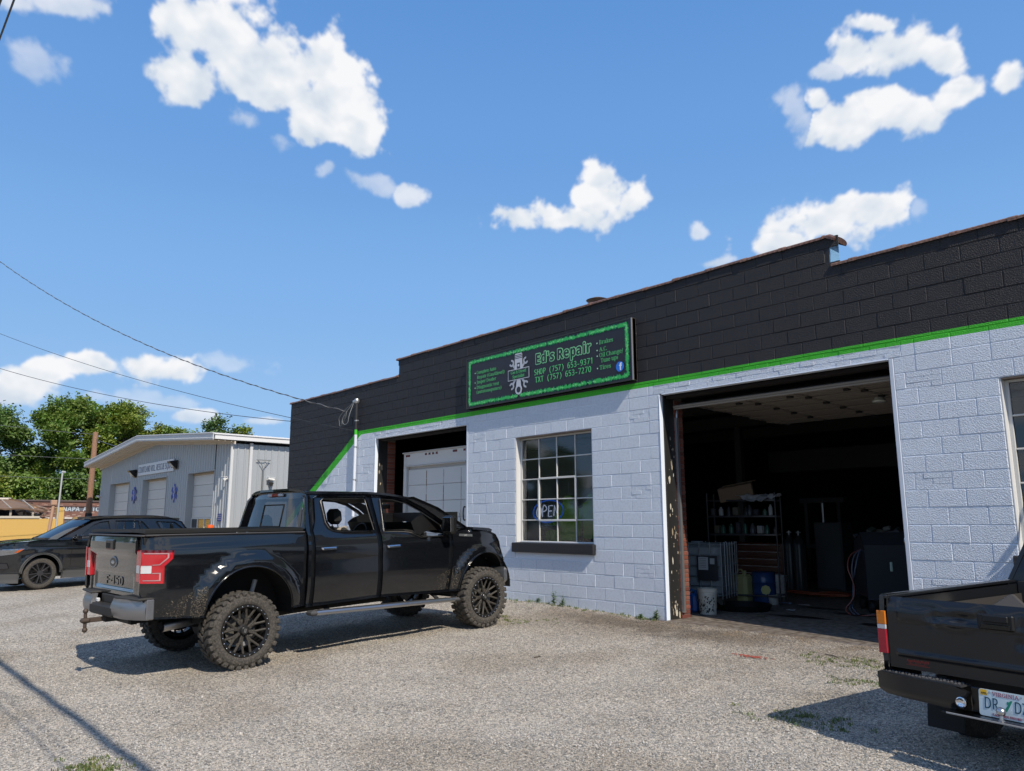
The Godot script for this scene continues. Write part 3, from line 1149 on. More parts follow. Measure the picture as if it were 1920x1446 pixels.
func shop_window(root: Node3D, u0: float, u1: float) -> void:
	var w := part_node("window", root, at(Vector3(u0, 0, 0)))
	var wd := u1 - u0
	var lo := 1.10
	var hi := 3.048
	var z := -0.135
	# sill of black painted blocks
	var sill := Geo.new()
	sill.col = k3(0.014, 0.0155, 0.018)
	sill.box(Vector3(wd / 2, 1.0125, -0.02), Vector3(wd + 0.09, 0.172, 0.18), 0.012)
	put("sill", sill, mats.painted_block, w)
	var rev := Geo.new()
	rev.col = k3(0.62, 0.63, 0.64)
	rev.box(Vector3(0.008, (lo + hi) / 2, -0.115), Vector3(0.016, hi - lo, 0.21), 0.003)
	rev.box(Vector3(wd - 0.008, (lo + hi) / 2, -0.115), Vector3(0.016, hi - lo, 0.21), 0.003)
	rev.col = k3(0.15, 0.11, 0.085)
	rev.box(Vector3(wd / 2, hi - 0.012, -0.105), Vector3(wd - 0.034, 0.024, 0.2), 0.003)
	rev.col = k3(0.55, 0.57, 0.6)
	rev.box(Vector3(wd / 2, lo + 0.01, -0.115), Vector3(wd - 0.034, 0.02, 0.03), 0.003)
	put("reveal", rev, mats.paint, w)
	# steel sash: four columns, five rows; the middle lights swing in a frame of their own
	var fr := Geo.new()
	fr.col = k3(0.58, 0.58, 0.56)
	var x0 := 0.055
	var x1 := wd - 0.055
	var y0 := lo + 0.03
	var y1 := hi - 0.05
	var px := (x1 - x0) / 4
	var py := (y1 - y0) / 5
	for e in [[x0 - 0.02, (y0 + y1) / 2, 0.04, y1 - y0 + 0.08], [x1 + 0.02, (y0 + y1) / 2, 0.04, y1 - y0 + 0.08]]:
		fr.box(Vector3(e[0], e[1], z), Vector3(e[2], e[3], 0.035), 0.004)
	for y in [y0 - 0.02, y1 + 0.02]:
		fr.box(Vector3(wd / 2, y, z), Vector3(x1 - x0, 0.04, 0.034), 0.004)
	put("frame", fr, mats.paint, w)
	for i in range(1, 4):
		var m := Geo.new()
		m.col = k3(0.56, 0.56, 0.54)
		m.box(Vector3(x0 + px * i, (y0 + y1) / 2, z), Vector3(0.02, y1 - y0, 0.03), 0.004)
		put("glazing_bar", m, mats.paint, w)
	for i in range(1, 5):
		var m := Geo.new()
		m.col = k3(0.56, 0.56, 0.54)
		m.box(Vector3((x0 + x1) / 2, y0 + py * i, z), Vector3(x1 - x0, 0.02, 0.027), 0.004)
		put("glazing_bar", m, mats.paint, w)
	var v := Geo.new()
	v.col = k3(0.60, 0.60, 0.58)
	var ax := x0 + px - 0.005
	var bx := x0 + px * 3 + 0.005
	var ay := y0 + py - 0.005
	var by := y0 + py * 3 + 0.005
	for e in [[(ax + bx) / 2, ay, bx - ax, 0.034], [(ax + bx) / 2, by, bx - ax, 0.034]]:
		v.box(Vector3(e[0], e[1], z + 0.012), Vector3(e[2], e[3], 0.032), 0.004)
	for x in [ax, bx]:
		v.box(Vector3(x, (ay + by) / 2, z + 0.012), Vector3(0.034, by - ay - 0.034, 0.032), 0.004)
	put("vent_sash", v, mats.paint, w)
	for i in 4:
		for k in 5:
			var g := Geo.new()
			# old panes sit a little out of true
			g.t = at(Vector3(x0 + px * (i + 0.5), y0 + py * (k + 0.5), z - 0.004), Vector3(rng.randf_range(-0.006, 0.006), rng.randf_range(-0.008, 0.008), 0))
			g.box(Vector3(), Vector3(px - 0.016, py - 0.016, 0.004))
			put("pane", g, mats.window_glass, w)


func overhead_door(root: Node3D) -> void:
	# the big bay's sectional door, rolled up under the ceiling
	var d := part_node("overhead_door", root)
	for k in 6:
		var z := -0.50 - k * 0.56
		var y := 3.40 - 0.02 * k if k > 0 else 3.33
		var g := Geo.new()
		g.col = k3(0.17, 0.155, 0.135)
		g.t = at(Vector3(1.8, y, z), Vector3(0.25 if k == 0 else 0.02, 0, 0))
		g.box(Vector3(), Vector3(3.44, 0.035, 0.53), 0.006)
		g.col = k3(0.21, 0.19, 0.165)
		for r in [-0.24, -0.08, 0.08, 0.24]:
			g.box(Vector3(0, -0.032, r), Vector3(3.44, 0.034, 0.035), 0.008)
		for x in [-1.68, -0.85, 0.0, 0.85, 1.68]:
			g.box(Vector3(x, -0.03, 0), Vector3(0.05, 0.03, 0.50), 0.004)
		put("door_section", g, mats.paint, d)
		for x in [-0.85, 0.0, 0.85]:
			var h := Geo.new()
			h.t = at(Vector3(1.8 + x, y - 0.055, z - 0.27))
			h.box(Vector3(), Vector3(0.07, 0.02, 0.1), 0.004)
			h.tube([Vector3(-0.05, -0.012, 0), Vector3(0.05, -0.012, 0)], 0.012, 8)
			put("hinge", h, mats.trim_black, d)
	for x in [0.06, 3.54]:
		var t := Geo.new()
		t.bar(Vector3(x, 0.1, -0.36), Vector3(x, 3.1, -0.36), 0.05, 0.04)
		t.tube(arc([Vector3(x, 3.1, -0.36), Vector3(x, 3.28, -0.42), Vector3(x, 3.36, -0.6), Vector3(x, 3.36, -0.9)]), 0.022, 6)
		t.bar(Vector3(x, 3.36, -0.9), Vector3(x, 3.30, -3.9), 0.05, 0.04)
		put("track", t, mats.galvanised, d)


func vent_cap() -> void:
	var o := thing("roof_vent", "rusty mushroom vent cap peeking over the black parapet", "vent", Vector3(-3.93, 4.49, -3.0))
	var g := Geo.new()
	g.col = k3(0.30, 0.22, 0.16)
	g.tube([Vector3(0, 0, 0), Vector3(0, 1.80, 0)], 0.13, 16)
	put("stack", g, mats.paint, o)
	var c := Geo.new()
	c.col = k3(0.16, 0.11, 0.085)
	c.lathe([Vector2(0.0, 1.90), Vector2(0.25, 1.95), Vector2(0.265, 1.965), Vector2(0.12, 2.02), Vector2(0, 2.035)], 20)
	for a in 4:
		var q := Vector3(cos(a * PI / 2), 0, sin(a * PI / 2))
		c.bar(q * 0.12 + Vector3(0, 1.78, 0), q * 0.17 + Vector3(0, 1.93, 0), 0.02, 0.01)
	put("cap", c, mats.paint, o)


func shop_sign() -> void:
	var u0 := -4.80
	var u1 := -0.415
	var v0 := 3.735
	var v1 := 4.78
	var z := 0.098
	var s := thing("shop_sign", "black banner sign with a ragged green border reading Ed's Repair", "sign", Vector3((u0 + u1) / 2, (v0 + v1) / 2, 0))
	var w := u1 - u0
	var h := v1 - v0
	var fr := Geo.new()
	fr.col = k3(0.02, 0.021, 0.024)
	fr.box(Vector3(0, 0, z / 2 - 0.004), Vector3(w, h, z - 0.012), 0.006)
	put("backing", fr, mats.paint, s)
	for e in [[-w / 2 + 0.012, 0, 0.024, h], [w / 2 - 0.012, 0, 0.024, h], [0, h / 2 - 0.012, w - 0.048, 0.024], [0, -h / 2 + 0.012, w - 0.048, 0.024]]:
		var t := Geo.new()
		t.col = k3(0.03, 0.028, 0.03) if e[0] < 1.0 else k3(0.8, 0.72, 0.66)
		t.box(Vector3(e[0], e[1], z / 2 + 0.004), Vector3(e[2], e[3], z + 0.008), 0.004)
		put("frame", t, mats.galvanised if e[0] > 1.0 else mats.paint, s)
	# vinyl banner, slightly slack
	var slack := noise(FastNoiseLite.TYPE_SIMPLEX, 1.4, 2, 77)
	var skin := func(p: Vector2) -> Vector3: return Vector3(p.x, p.y, z - 0.001 + 0.004 * slack.get_noise_2d(p.x * 0.5, p.y * 1.6))
	var b := Geo.new()
	b.col = k3(0.017, 0.015, 0.018)
	b.panel(PackedVector2Array([Vector2(-w / 2 + 0.02, -h / 2 + 0.02), Vector2(w / 2 - 0.02, -h / 2 + 0.02), Vector2(w / 2 - 0.02, h / 2 - 0.02), Vector2(-w / 2 + 0.02, h / 2 - 0.02)]), skin, 0.1)
	put("banner", b, mat("vinyl", 1, 1, 1, 0.35), s)
	# ragged border: layered splinters of two greens
	var rag := Geo.new()
	var bw := w / 2 - 0.115
	var bh := h / 2 - 0.09
	for layer in 3:
		rag.col = [k3(0.0, 0.11, 0.055), k3(0.035, 0.44, 0.085), k3(0.17, 0.62, 0.20)][layer]
		var zz: float = z + 0.0045 + layer * 0.0012
		for i in [420, 900, 160][layer]:
			var along := rng.randf() * (4 * bw + 4 * bh)
			var p: Vector2
			var nrm: Vector2
			if along < 2 * bw:
				p = Vector2(along - bw, bh); nrm = Vector2(0, 1)
			elif along < 4 * bw:
				p = Vector2(along - 3 * bw, -bh); nrm = Vector2(0, 1)
			elif along < 4 * bw + 2 * bh:
				p = Vector2(-bw, along - 4 * bw - bh); nrm = Vector2(1, 0)
			else:
				p = Vector2(bw, along - 4 * bw - 3 * bh); nrm = Vector2(1, 0)
			var reach: float = [0.062, 0.044, 0.024][layer] * rng.randf_range(0.6, 1.0)
			var tn := Vector2(nrm.y, nrm.x)
			var off := nrm * rng.randf_range(-0.012, 0.012)
			var half := rng.randf_range(0.012, 0.03)
			var q := [p + off + nrm * reach + tn * rng.randf_range(-0.02, 0.02), p + off + tn * half, p + off - nrm * reach + tn * rng.randf_range(-0.02, 0.02), p + off - tn * half]
			rag.toward(Vector3(q[0].x, q[0].y, zz), Vector3(q[1].x, q[1].y, zz), Vector3(q[2].x, q[2].y, zz), Vector3(q[3].x, q[3].y, zz), Vector3(0, 0, 1))
			zz += 0.0000015
	tag(put("ragged_border", rag, mats.vinyl, s), "", "", "", "stuff")
	var pale := k3(0.50, 0.80, 0.56)
	var green := k3(0.10, 0.50, 0.17)
	var tz := z + 0.006
	var words := func(txt: String, x: float, y: float, size: float, c: Color, face: String, wide: float) -> void:
		var g := Geo.new()
		g.col = c
		g.text(txt, size, 0.002, false, face)
		var lo := 1e9
		var hi := -1e9
		for q in g.v:
			lo = minf(lo, q.x)
			hi = maxf(hi, q.x)
		var o := put("lettering", g, mats.vinyl, s)
		var k := wide / (hi - lo)
		o.scale = Vector3(k, 1, 1)
		o.position = Vector3(x - lo * k, y, tz)
	# name in outline letters
	var nm := Geo.new()
	nm.col = k3(0.24, 0.62, 0.30)
	for i in 12:
		nm.t = at(Vector3(cos(TAU * i / 12) * 0.017, sin(TAU * i / 12) * 0.017, 0.00008 * i))
		nm.text("Ed's Repair", 0.185, 0.001, true, "Droid Sans", 1.02)
	var o1 := put("lettering", nm, mats.vinyl, s)
	o1.position = Vector3(0.575, 0.185, tz - 0.0012)
	var nm2 := Geo.new()
	nm2.col = k3(0.012, 0.02, 0.015)
	nm2.text("Ed's Repair", 0.185, 0.002, true, "Droid Sans", 1.02)
	var o2 := put("lettering", nm2, mats.vinyl, s)
	o2.position = Vector3(0.575, 0.185, tz + 0.0015)
	for e in [["SHOP (757) 653-9371", -0.15, -0.062, 0.100, 1.45], ["TXT (757) 653-7270", -0.13, -0.205, 0.100, 1.40]]:
		words.call(e[0], e[1], e[2], e[3], green * 1.25, "Droid Sans Mono", e[4])
	var rx := 1.47
	for e in [["Brakes", rx, 0.225, 0.31], ["A.C.", rx, 0.10, 0.17], ["Oil Change/", rx, 0.0, 0.52], ["Tune ups", rx + 0.03, -0.095, 0.38], ["Tires", rx, -0.215, 0.25]]:
		words.call(e[0], e[1], e[2], 0.068, green, "Droid Serif", e[3])
	var lx := -1.85
	for e in [["Complete Auto", lx, 0.19, 0.60], ["Repair (Gas/diesel)", lx + 0.01, 0.09, 0.84], ["Jasper Dealer", lx, -0.008, 0.60], ["Diagnostic test", lx, -0.115, 0.69], ["(auto/computers)", lx, -0.212, 0.76]]:
		words.call(e[0], e[1], e[2], 0.062, green, "Droid Serif", e[3])
	var dots := Geo.new()
	dots.col = pale
	for p in [[rx - 0.05, 0.22], [rx - 0.05, 0.095], [rx - 0.05, -0.005], [rx - 0.05, -0.22], [lx - 0.05, 0.185], [lx - 0.05, -0.012], [lx - 0.05, -0.12]]:
		dots.t = at(Vector3(p[0], p[1], tz + 0.002))
		dots.extrude(ring_poly(0.012, 0.012, 10), 0.002)
	put("bullet_marks", dots, mats.vinyl, s)
	# emblem: piston and crossed spanners behind a name plate
	var em := Geo.new()
	var steel := k3(0.42, 0.45, 0.50)
	for k in [-1.0, 1.0]:
		for up in [-1.0, 1.0]:
			em.t = at(Vector3(-0.585, -0.01, tz + 0.001)) * at(Vector3(), Vector3(0, 0, -0.72 * k * up))
			em.col = steel
			em.extrude(PackedVector2Array([Vector2(-0.024, 0), Vector2(0.024, 0), Vector2(0.024, up * 0.27), Vector2(-0.024, up * 0.27)]), 0.002)
			var jaw := PackedVector2Array()
			for i in 15:
				var a: float = (0.5 + i) / 15.0 * TAU * 0.80 - PI / 2 + TAU * 0.10 - 0.35 * k * up
				a += PI + PI if up > 0 else PI
				jaw.append(Vector2(cos(a + PI) * 0.07, up * 0.30 + sin(a + PI) * 0.07))
			for i in range(14, -1, -1):
				jaw.append(Vector2(0, up * 0.30) + (jaw[i] - Vector2(0, up * 0.30)) * 0.48)
			em.t = em.t * at(Vector3(0, 0, 0.0006))
			em.extrude(jaw, 0.002)
	em.t = at(Vector3(-0.585, 0, tz + 0.003))
	em.col = k3(0.55, 0.57, 0.62)
	em.extrude(PackedVector2Array([Vector2(-0.105, 0.08), Vector2(0.105, 0.08), Vector2(0.105, 0.36), Vector2(0.085, 0.385), Vector2(-0.085, 0.385), Vector2(-0.105, 0.36)]), 0.002)
	em.extrude(PackedVector2Array([Vector2(-0.05, -0.1), Vector2(0.05, -0.1), Vector2(0.075, -0.3), Vector2(-0.075, -0.3)]), 0.002)
	em.t = at(Vector3(-0.585, -0.32, tz + 0.0035))
	em.extrude(ring_poly(0.095, 0.095, 22), 0.002)
	em.col = k3(0.02, 0.02, 0.022)
	em.t = at(Vector3(-0.585, -0.32, tz + 0.0045))
	em.extrude(ring_poly(0.058, 0.058, 18), 0.001)
	em.t = at(Vector3(-0.585, 0, tz + 0.0045))
	for y in [0.345, 0.315, 0.285]:
		em.extrude(PackedVector2Array([Vector2(-0.105, y), Vector2(0.105, y), Vector2(0.105, y + 0.012), Vector2(-0.105, y + 0.012)]), 0.001)
	em.extrude(PackedVector2Array([Vector2(-0.045, 0.08), Vector2(0.045, 0.08), Vector2(0.04, 0.2), Vector2(-0.04, 0.2)]), 0.001)
	em.t = at(Vector3(-0.585, 0.15, tz + 0.0055))
	em.col = k3(0.6, 0.62, 0.66)
	em.extrude(ring_poly(0.026, 0.026, 14), 0.001)
	em.t = at(Vector3(-0.585, -0.02, tz + 0.006))
	em.col = k3(0.55, 0.57, 0.60)
	em.extrude(PackedVector2Array([Vector2(-0.30, -0.105), Vector2(0.30, -0.105), Vector2(0.30, 0.105), Vector2(-0.30, 0.105)]), 0.002)
	em.t = at(Vector3(-0.585, -0.02, tz + 0.0068))
	em.col = k3(0.015, 0.015, 0.018)
	em.extrude(PackedVector2Array([Vector2(-0.287, -0.092), Vector2(0.287, -0.092), Vector2(0.287, 0.092), Vector2(-0.287, 0.092)]), 0.001)
	for e in [["Gas & Diesel", 0.045], ["Specialist", -0.04]]:
		em.t = at(Vector3(-0.585, -0.02 + e[1], tz + 0.0085))
		em.col = green
		em.text(e[0], 0.056, 0.002, false, "Droid Serif", 0.95)
	put("emblem", em, mats.vinyl, s)
	var fb := Geo.new()
	fb.t = at(Vector3(1.915, -0.26, tz + 0.001))
	fb.col = k3(0.02, 0.18, 0.72)
	fb.extrude(ring_poly(0.085, 0.085, 26), 0.002)
	fb.t = at(Vector3(1.925, -0.267, tz + 0.003))
	fb.col = k3(0.85, 0.87, 0.9)
	fb.text("f", 0.115, 0.002, true, "Droid Sans")
	put("round_badge", fb, mats.vinyl, s)


func ring_poly(a: float, b: float, n: int) -> PackedVector2Array:
	var r := PackedVector2Array()
	for i in n:
		r.append(Vector2(cos(TAU * i / n) * a, sin(TAU * i / n) * b))
	return r


# ---------------------------------------------------------------- the lifted crew-cab pickup
# drawn in its own axes: f forward of the rear axle, r to the right, h up; as a node x = r, y = h, z = -f

func fr(f: float, r: float, h: float) -> Vector3:
	return Vector3(r, h, -f)


const REAR_ARCH := Vector2(0.08, 0.60)
const FRONT_ARCH := Vector2(3.76, 0.57)


func truck_side(p: Vector2) -> float:
	# half-width of the bodywork at (f, h)
	var f := p.x
	var h := p.y
	var tilt := h + 0.034 * (f - 0.8)
	var r := 0.985
	r -= 0.07 * pow(clampf((0.98 - h) / 0.42, 0, 1), 2.0)
	r -= 0.035 * pow(clampf((tilt - 1.22) / 0.27, 0, 1), 2.0)
	if f > 0.8 and f < 3.5:
		r -= 0.39 * clampf(tilt - 1.475, 0.0, 1.0) + 0.02 * smoothstep(1.455, 1.49, tilt)
	# shoulder crease along the doors
	r += 0.010 * smoothstep(1.40, 1.32, tilt) * smoothstep(1.10, 1.30, tilt)
	r -= 0.16 * pow(clampf((f - 3.62) / 0.6, 0, 1), 2.2)
	r -= 0.075 * pow(clampf((-0.86 - f) / 0.26, 0, 1), 2.2)
	# flared arches
	var d := p.distance_to(REAR_ARCH)
	var e := p.distance_to(FRONT_ARCH)
	r += 0.055 * smoothstep(0.725, 0.60, d)
	r += 0.050 * smoothstep(0.67, 0.555, e)
	return r


func arch_points(c: Vector2, rad: float, a0: float, a1: float, n: int) -> PackedVector2Array:
	var r := PackedVector2Array()
	for i in n + 1:
		var a := lerpf(a0, a1, float(i) / n)
		r.append(c + Vector2(cos(a), sin(a)) * rad)
	return r


func roof_rail(f: float) -> float:
	return 1.965 - 0.012 * clampf(f - 0.9, 0, 1) - 0.105 * pow(clampf((f - 1.75) / 0.85, 0, 1.2), 2.0)


func f150() -> void:
	var o := thing("pickup_truck", "lifted black crew-cab pickup with mud tyres parked nose to the small window", "pickup truck")
	# rear axle on the ground, nose slightly down the slope towards the wall
	var yaw := 0.0459
	var pit := 0.0355
	var fwd := Vector3(-sin(yaw) * cos(pit), sin(pit), -cos(yaw) * cos(pit))
	var rgt := Vector3(cos(yaw), 0, -sin(yaw))
	o.transform = Transform3D(Basis(rgt, rgt.cross(fwd), -fwd), Vector3(-2.442, -0.173, 5.971))
	var paint: Material = mats.black_paint
	for sd in [1.0, -1.0]:
		var skin := func(p: Vector2) -> Vector3: return fr(p.x, truck_side(p) * sd, p.y)
		var fl: bool = sd > 0
		# bed side
		var bed := PackedVector2Array([Vector2(-1.105, 1.537), Vector2(-1.13, 1.30), Vector2(-1.12, 0.93), Vector2(-0.985, 0.668), Vector2(-0.46, 0.628)])
		bed.append_array(arch_points(REAR_ARCH, 0.535, PI - 0.05, 0.03, 20))
		bed.append_array(PackedVector2Array([Vector2(0.775, 0.622), Vector2(0.792, 1.492)]))
		var g := Geo.new()
		g.panel(bed, skin, 0.06, 0.03, [], 0.002, fl)
		var bs := put("bed_side", g, paint, o)
		# fuel-door-free side keeps a lip round the arch
		var lip := Geo.new()
		var pts := []
		for q in arch_points(REAR_ARCH, 0.537, PI - 0.05, 0.03, 28):
			pts.append(fr(q.x, (truck_side(q) - 0.004) * sd, q.y))
		lip.tube(pts, 0.011, 6)
		put("arch_lip", lip, paint, bs)
		# doors
		var rear_door := PackedVector2Array([Vector2(0.895, 0.602), Vector2(1.892, 0.612), Vector2(1.885, 1.45), Vector2(1.862, 1.925), Vector2(1.08, 1.935), Vector2(1.0, 1.90), Vector2(0.955, 1.62), Vector2(0.90, 1.48)])
		var rear_hole := PackedVector2Array([Vector2(1.30, 1.478), Vector2(1.835, 1.458), Vector2(1.79, 1.885), Vector2(1.765, 1.90), Vector2(1.15, 1.90), Vector2(1.115, 1.875), Vector2(1.125, 1.60), Vector2(1.16, 1.53), Vector2(1.22, 1.49)])
		var front_door := PackedVector2Array([Vector2(1.902, 0.612), Vector2(3.075, 0.566), Vector2(3.125, 1.36), Vector2(3.06, 1.505), Vector2(2.72, 1.735), Vector2(2.45, 1.865), Vector2(2.25, 1.91), Vector2(1.872, 1.925), Vector2(1.895, 1.45)])
		var front_hole := PackedVector2Array([Vector2(1.99, 1.448), Vector2(2.33, 1.43), Vector2(2.43, 1.412), Vector2(2.585, 1.345), Vector2(2.97, 1.345), Vector2(3.0, 1.365), Vector2(2.985, 1.50), Vector2(2.68, 1.70), Vector2(2.46, 1.815), Vector2(2.25, 1.872), Vector2(2.04, 1.885)])
		for e in [["rear_door", rear_door, rear_hole, 1.108, 1.265], ["front_door", front_door, front_hole, 2.10, 1.236]]:
			var d := Geo.new()
			d.panel(e[1], skin, 0.06, 0.045, [e[2]], 0.003, fl)
			var door := put(e[0], d, paint, o)
			var seal := Geo.new()
			var sp := []
			for q in e[2]:
				sp.append(fr(q.x, (truck_side(q) + 0.001) * sd, q.y))
			sp.append(sp[0])
			seal.col = k3(0.09, 0.085, 0.08)
			seal.tube(sp, 0.008, 6, -1.0, false)
			put("window_trim", seal, mats.gloss, door)
			var card := Geo.new()
			card.col = k3(0.012, 0.012, 0.013)
			var lowc := PackedVector2Array()
			for q in e[1]:
				if q.y < 1.47:
					lowc.append(q)
			var hull := PackedVector2Array([Vector2(e[1][0].x + 0.03, 0.66), Vector2(e[1][1].x - 0.03, 0.66), Vector2(e[1][1].x - 0.03, 1.33), Vector2(e[1][0].x + 0.03, 1.43)])
			card.panel(hull, func(p: Vector2) -> Vector3: return fr(p.x, (truck_side(p) - 0.07) * sd, p.y), 0.2, 0.0, [], 0.0, fl)
			put("door_card", card, mats.trim_black, door)
			# handle: a chrome bar over a dark cup
			var cup := Geo.new()
			cup.col = k3(0.004, 0.004, 0.005)
			var cen := Vector2(e[3], e[4])
			var oval := PackedVector2Array()
			for q in ring_poly(0.118, 0.046, 18):
				oval.append(cen + Vector2(signf(q.x) * pow(absf(q.x) / 0.118, 0.6) * 0.118, signf(q.y) * pow(absf(q.y) / 0.046, 0.6) * 0.046))
			cup.panel(oval, func(p: Vector2) -> Vector3: return fr(p.x, (truck_side(p) + 0.0015) * sd, p.y), 0.05, 0.0, [], 0.0, fl)
			put("handle_cup", cup, mats.gloss, door)
			var hb := Geo.new()
			var rr: float = truck_side(cen) + 0.026
			hb.t = Transform3D(Basis(), fr(cen.x, rr * sd, cen.y + 0.012))
			hb.box(Vector3(), Vector3(0.026, 0.036, 0.205), 0.011)
			for k in [-0.095, 0.095]:
				hb.box(Vector3(-0.014 * sd, 0, k), Vector3(0.03, 0.032, 0.02), 0.008)
			put("door_handle", hb, mats.chrome, door)
		# cab corner behind the rear door, front pillar, rail over the doors
		var corner := PackedVector2Array([Vector2(0.802, 0.60), Vector2(0.888, 0.602), Vector2(0.893, 1.48), Vector2(0.948, 1.62), Vector2(0.992, 1.905), Vector2(1.075, 1.94), Vector2(1.865, 1.93), Vector2(2.25, 1.915), Vector2(2.455, 1.872), Vector2(2.725, 1.742), Vector2(3.066, 1.512), Vector2(3.135, 1.37), Vector2(3.45, 1.436), Vector2(3.0, 1.735), Vector2(2.60, 1.895)])
		for i in 9:
			var f := lerpf(2.45, 0.92, i / 8.0)
			corner.append(Vector2(f, roof_rail(f) + 0.004))
		corner.append_array(PackedVector2Array([Vector2(0.865, 1.90), Vector2(0.81, 1.50)]))
		var cg := Geo.new()
		cg.panel(corner, skin, 0.05, 0.04, [], 0.0, fl)
		put("cab_frame", cg, paint, o)
		# black inner sheet closes the gaps between the panels
		var liner := Geo.new()
		liner.panel(PackedVector2Array([Vector2(0.78, 0.66), Vector2(3.1, 0.62), Vector2(3.1, 1.33), Vector2(0.78, 1.44)]), func(p: Vector2) -> Vector3: return fr(p.x, (truck_side(p) - 0.055) * sd, p.y), 0.2, 0.0, [], 0.0, fl)
		put("rocker_liner", liner, mats.soft_black, o)
		# front wing
		var wing := PackedVector2Array([Vector2(3.086, 0.566), Vector2(3.262, 0.565)])
		wing.append_array(arch_points(FRONT_ARCH, 0.50, PI - 0.01, 0.55, 18))
		wing.append_array(PackedVector2Array([Vector2(4.205, 0.845), Vector2(4.19, 1.0), Vector2(4.12, 1.20), Vector2(4.04, 1.315), Vector2(3.88, 1.365), Vector2(3.5, 1.415), Vector2(3.14, 1.44), Vector2(3.135, 1.36)]))
		var wg := Geo.new()
		wg.panel(wing, skin, 0.05, 0.03, [], 0.002, fl)
		var wn := put("front_wing", wg, paint, o)
		var lip2 := Geo.new()
		var pts2 := []
		for q in arch_points(FRONT_ARCH, 0.502, PI - 0.01, 0.5, 24):
			pts2.append(fr(q.x, (truck_side(q) - 0.004) * sd, q.y))
		lip2.tube(pts2, 0.010, 6)
		put("arch_lip", lip2, paint, wn)
		var bd := Geo.new()
		bd.col = k3(0.09, 0.095, 0.10)
		bd.panel(PackedVector2Array([Vector2(3.27, 1.325), Vector2(3.53, 1.305), Vector2(3.53, 1.345), Vector2(3.28, 1.362)]), func(p: Vector2) -> Vector3: return fr(p.x, (truck_side(p) + 0.006) * sd, p.y), 0.05, 0.006, [], 0.0, fl)
		var bt := Geo.new()
		bt.col = k3(0.4, 0.41, 0.42)
		var bc := Vector2(3.40, 1.332)
		bt.t = Transform3D(Basis(Vector3(0, 0.06, -sd), Vector3(0, 1, 0.06), Vector3(sd, 0, 0)).orthonormalized(), fr(bc.x, (truck_side(bc) + 0.008) * sd, bc.y))
		bt.text("XLT", 0.022, 0.003, true)
		put("badge", bd, mats.gloss, wn)
		put("badge_letters", bt, mats.gloss, wn)
		# headlight: clear lens wrapped round the corner
		var hl := Geo.new()
		hl.col = k3(0.45, 0.46, 0.48)
		hl.panel(PackedVector2Array([Vector2(4.09, 1.215), Vector2(4.02, 1.20), Vector2(4.09, 1.06), Vector2(4.165, 1.02), Vector2(4.195, 1.03), Vector2(4.13, 1.20)]), func(p: Vector2) -> Vector3: return fr(p.x, (truck_side(p) + 0.004) * sd, p.y), 0.03, 0.02, [], 0.0, fl)
		hl.box(fr(4.15, 0.72 * sd, 1.12), Vector3(0.24, 0.2, 0.10), 0.03)
		put("headlight", hl, mats.chrome, o)
		# tail light: red lens with a pale bracket and a white window
		tail_light(o, sd, fl)
		# mirror
		var mr := Geo.new()
		mr.col = k3(0.012, 0.012, 0.013)
		mr.bar(fr(2.98, 0.93 * sd, 1.41), fr(2.96, 1.05 * sd, 1.40), 0.06, 0.05, 0.01)
		mr.t = at(fr(2.97, 1.135 * sd, 1.50), Vector3(0, 0.12 * sd, 0))
		mr.box(Vector3(), Vector3(0.20, 0.26, 0.13), 0.035)
		var mn := put("mirror", mr, mats.gloss, o)
		var mg := Geo.new()
		mg.t = at(fr(2.97, 1.135 * sd, 1.50), Vector3(0, 0.12 * sd, 0))
		mg.box(Vector3(0, 0.005, 0.064), Vector3(0.16, 0.2, 0.006), 0.002)
		put("mirror_glass", mg, mats.chrome, mn)
		# running board
		var st := Geo.new()
		st.bar(fr(0.88, 1.0 * sd, 0.515), fr(3.12, 1.0 * sd, 0.448), 0.15, 0.05, 0.018)
		var sn := put("running_board", st, mats.brushed_steel, o)
		var tread := Geo.new()
		tread.col = k3(0.03, 0.03, 0.03)
		tread.bar(fr(0.98, 1.0 * sd, 0.537), fr(3.05, 1.0 * sd, 0.475), 0.10, 0.008)
		put("step_pad", tread, mats.matt, sn)
		for f in [0.86, 3.13]:
			var cp := Geo.new()
			cp.col = k3(0.06, 0.062, 0.065)
			cp.bar(fr(f - 0.03, 1.0 * sd, 0.525 - 0.03 * (f - 0.6)), fr(f + 0.07, 1.0 * sd, 0.522 - 0.03 * (f - 0.6)), 0.155, 0.056, 0.02)
			put("end_cap", cp, mats.paint, sn)
		for f in [1.15, 2.85]:
			var br := Geo.new()
			br.col = k3(0.02, 0.02, 0.02)
			br.bar(fr(f, 0.72 * sd, 0.60), fr(f, 0.97 * sd, 0.49), 0.06, 0.02)
			put("bracket", br, mats.matt, sn)
		# inner arch liners
		for a in [[REAR_ARCH, 0.56], [FRONT_ARCH, 0.525]]:
			var lg := Geo.new()
			var c: Vector2 = a[0]
			var q := arch_points(c, a[1], PI + 0.1, -0.1, 18)
			for i in q.size() - 1:
				lg.toward(fr(q[i].x, 0.97 * sd, q[i].y), fr(q[i + 1].x, 0.97 * sd, q[i + 1].y), fr(q[i + 1].x, 0.55 * sd, q[i + 1].y), fr(q[i].x, 0.55 * sd, q[i].y), fr(c.x - q[i].x, 0, c.y - q[i].y))
			for i in q.size() - 1:
				lg.tri_toward(fr(c.x, 0.55 * sd, c.y), fr(q[i].x, 0.55 * sd, q[i].y), fr(q[i + 1].x, 0.55 * sd, q[i + 1].y), Vector3(sd, 0, 0))
			put("arch_liner", lg, mats.soft_black, o)
		mud_spatter(o, sd)
	truck_ends(o)
	truck_cabin(o)
	truck_chassis(o)
	# wheels
	var w := big_wheel()
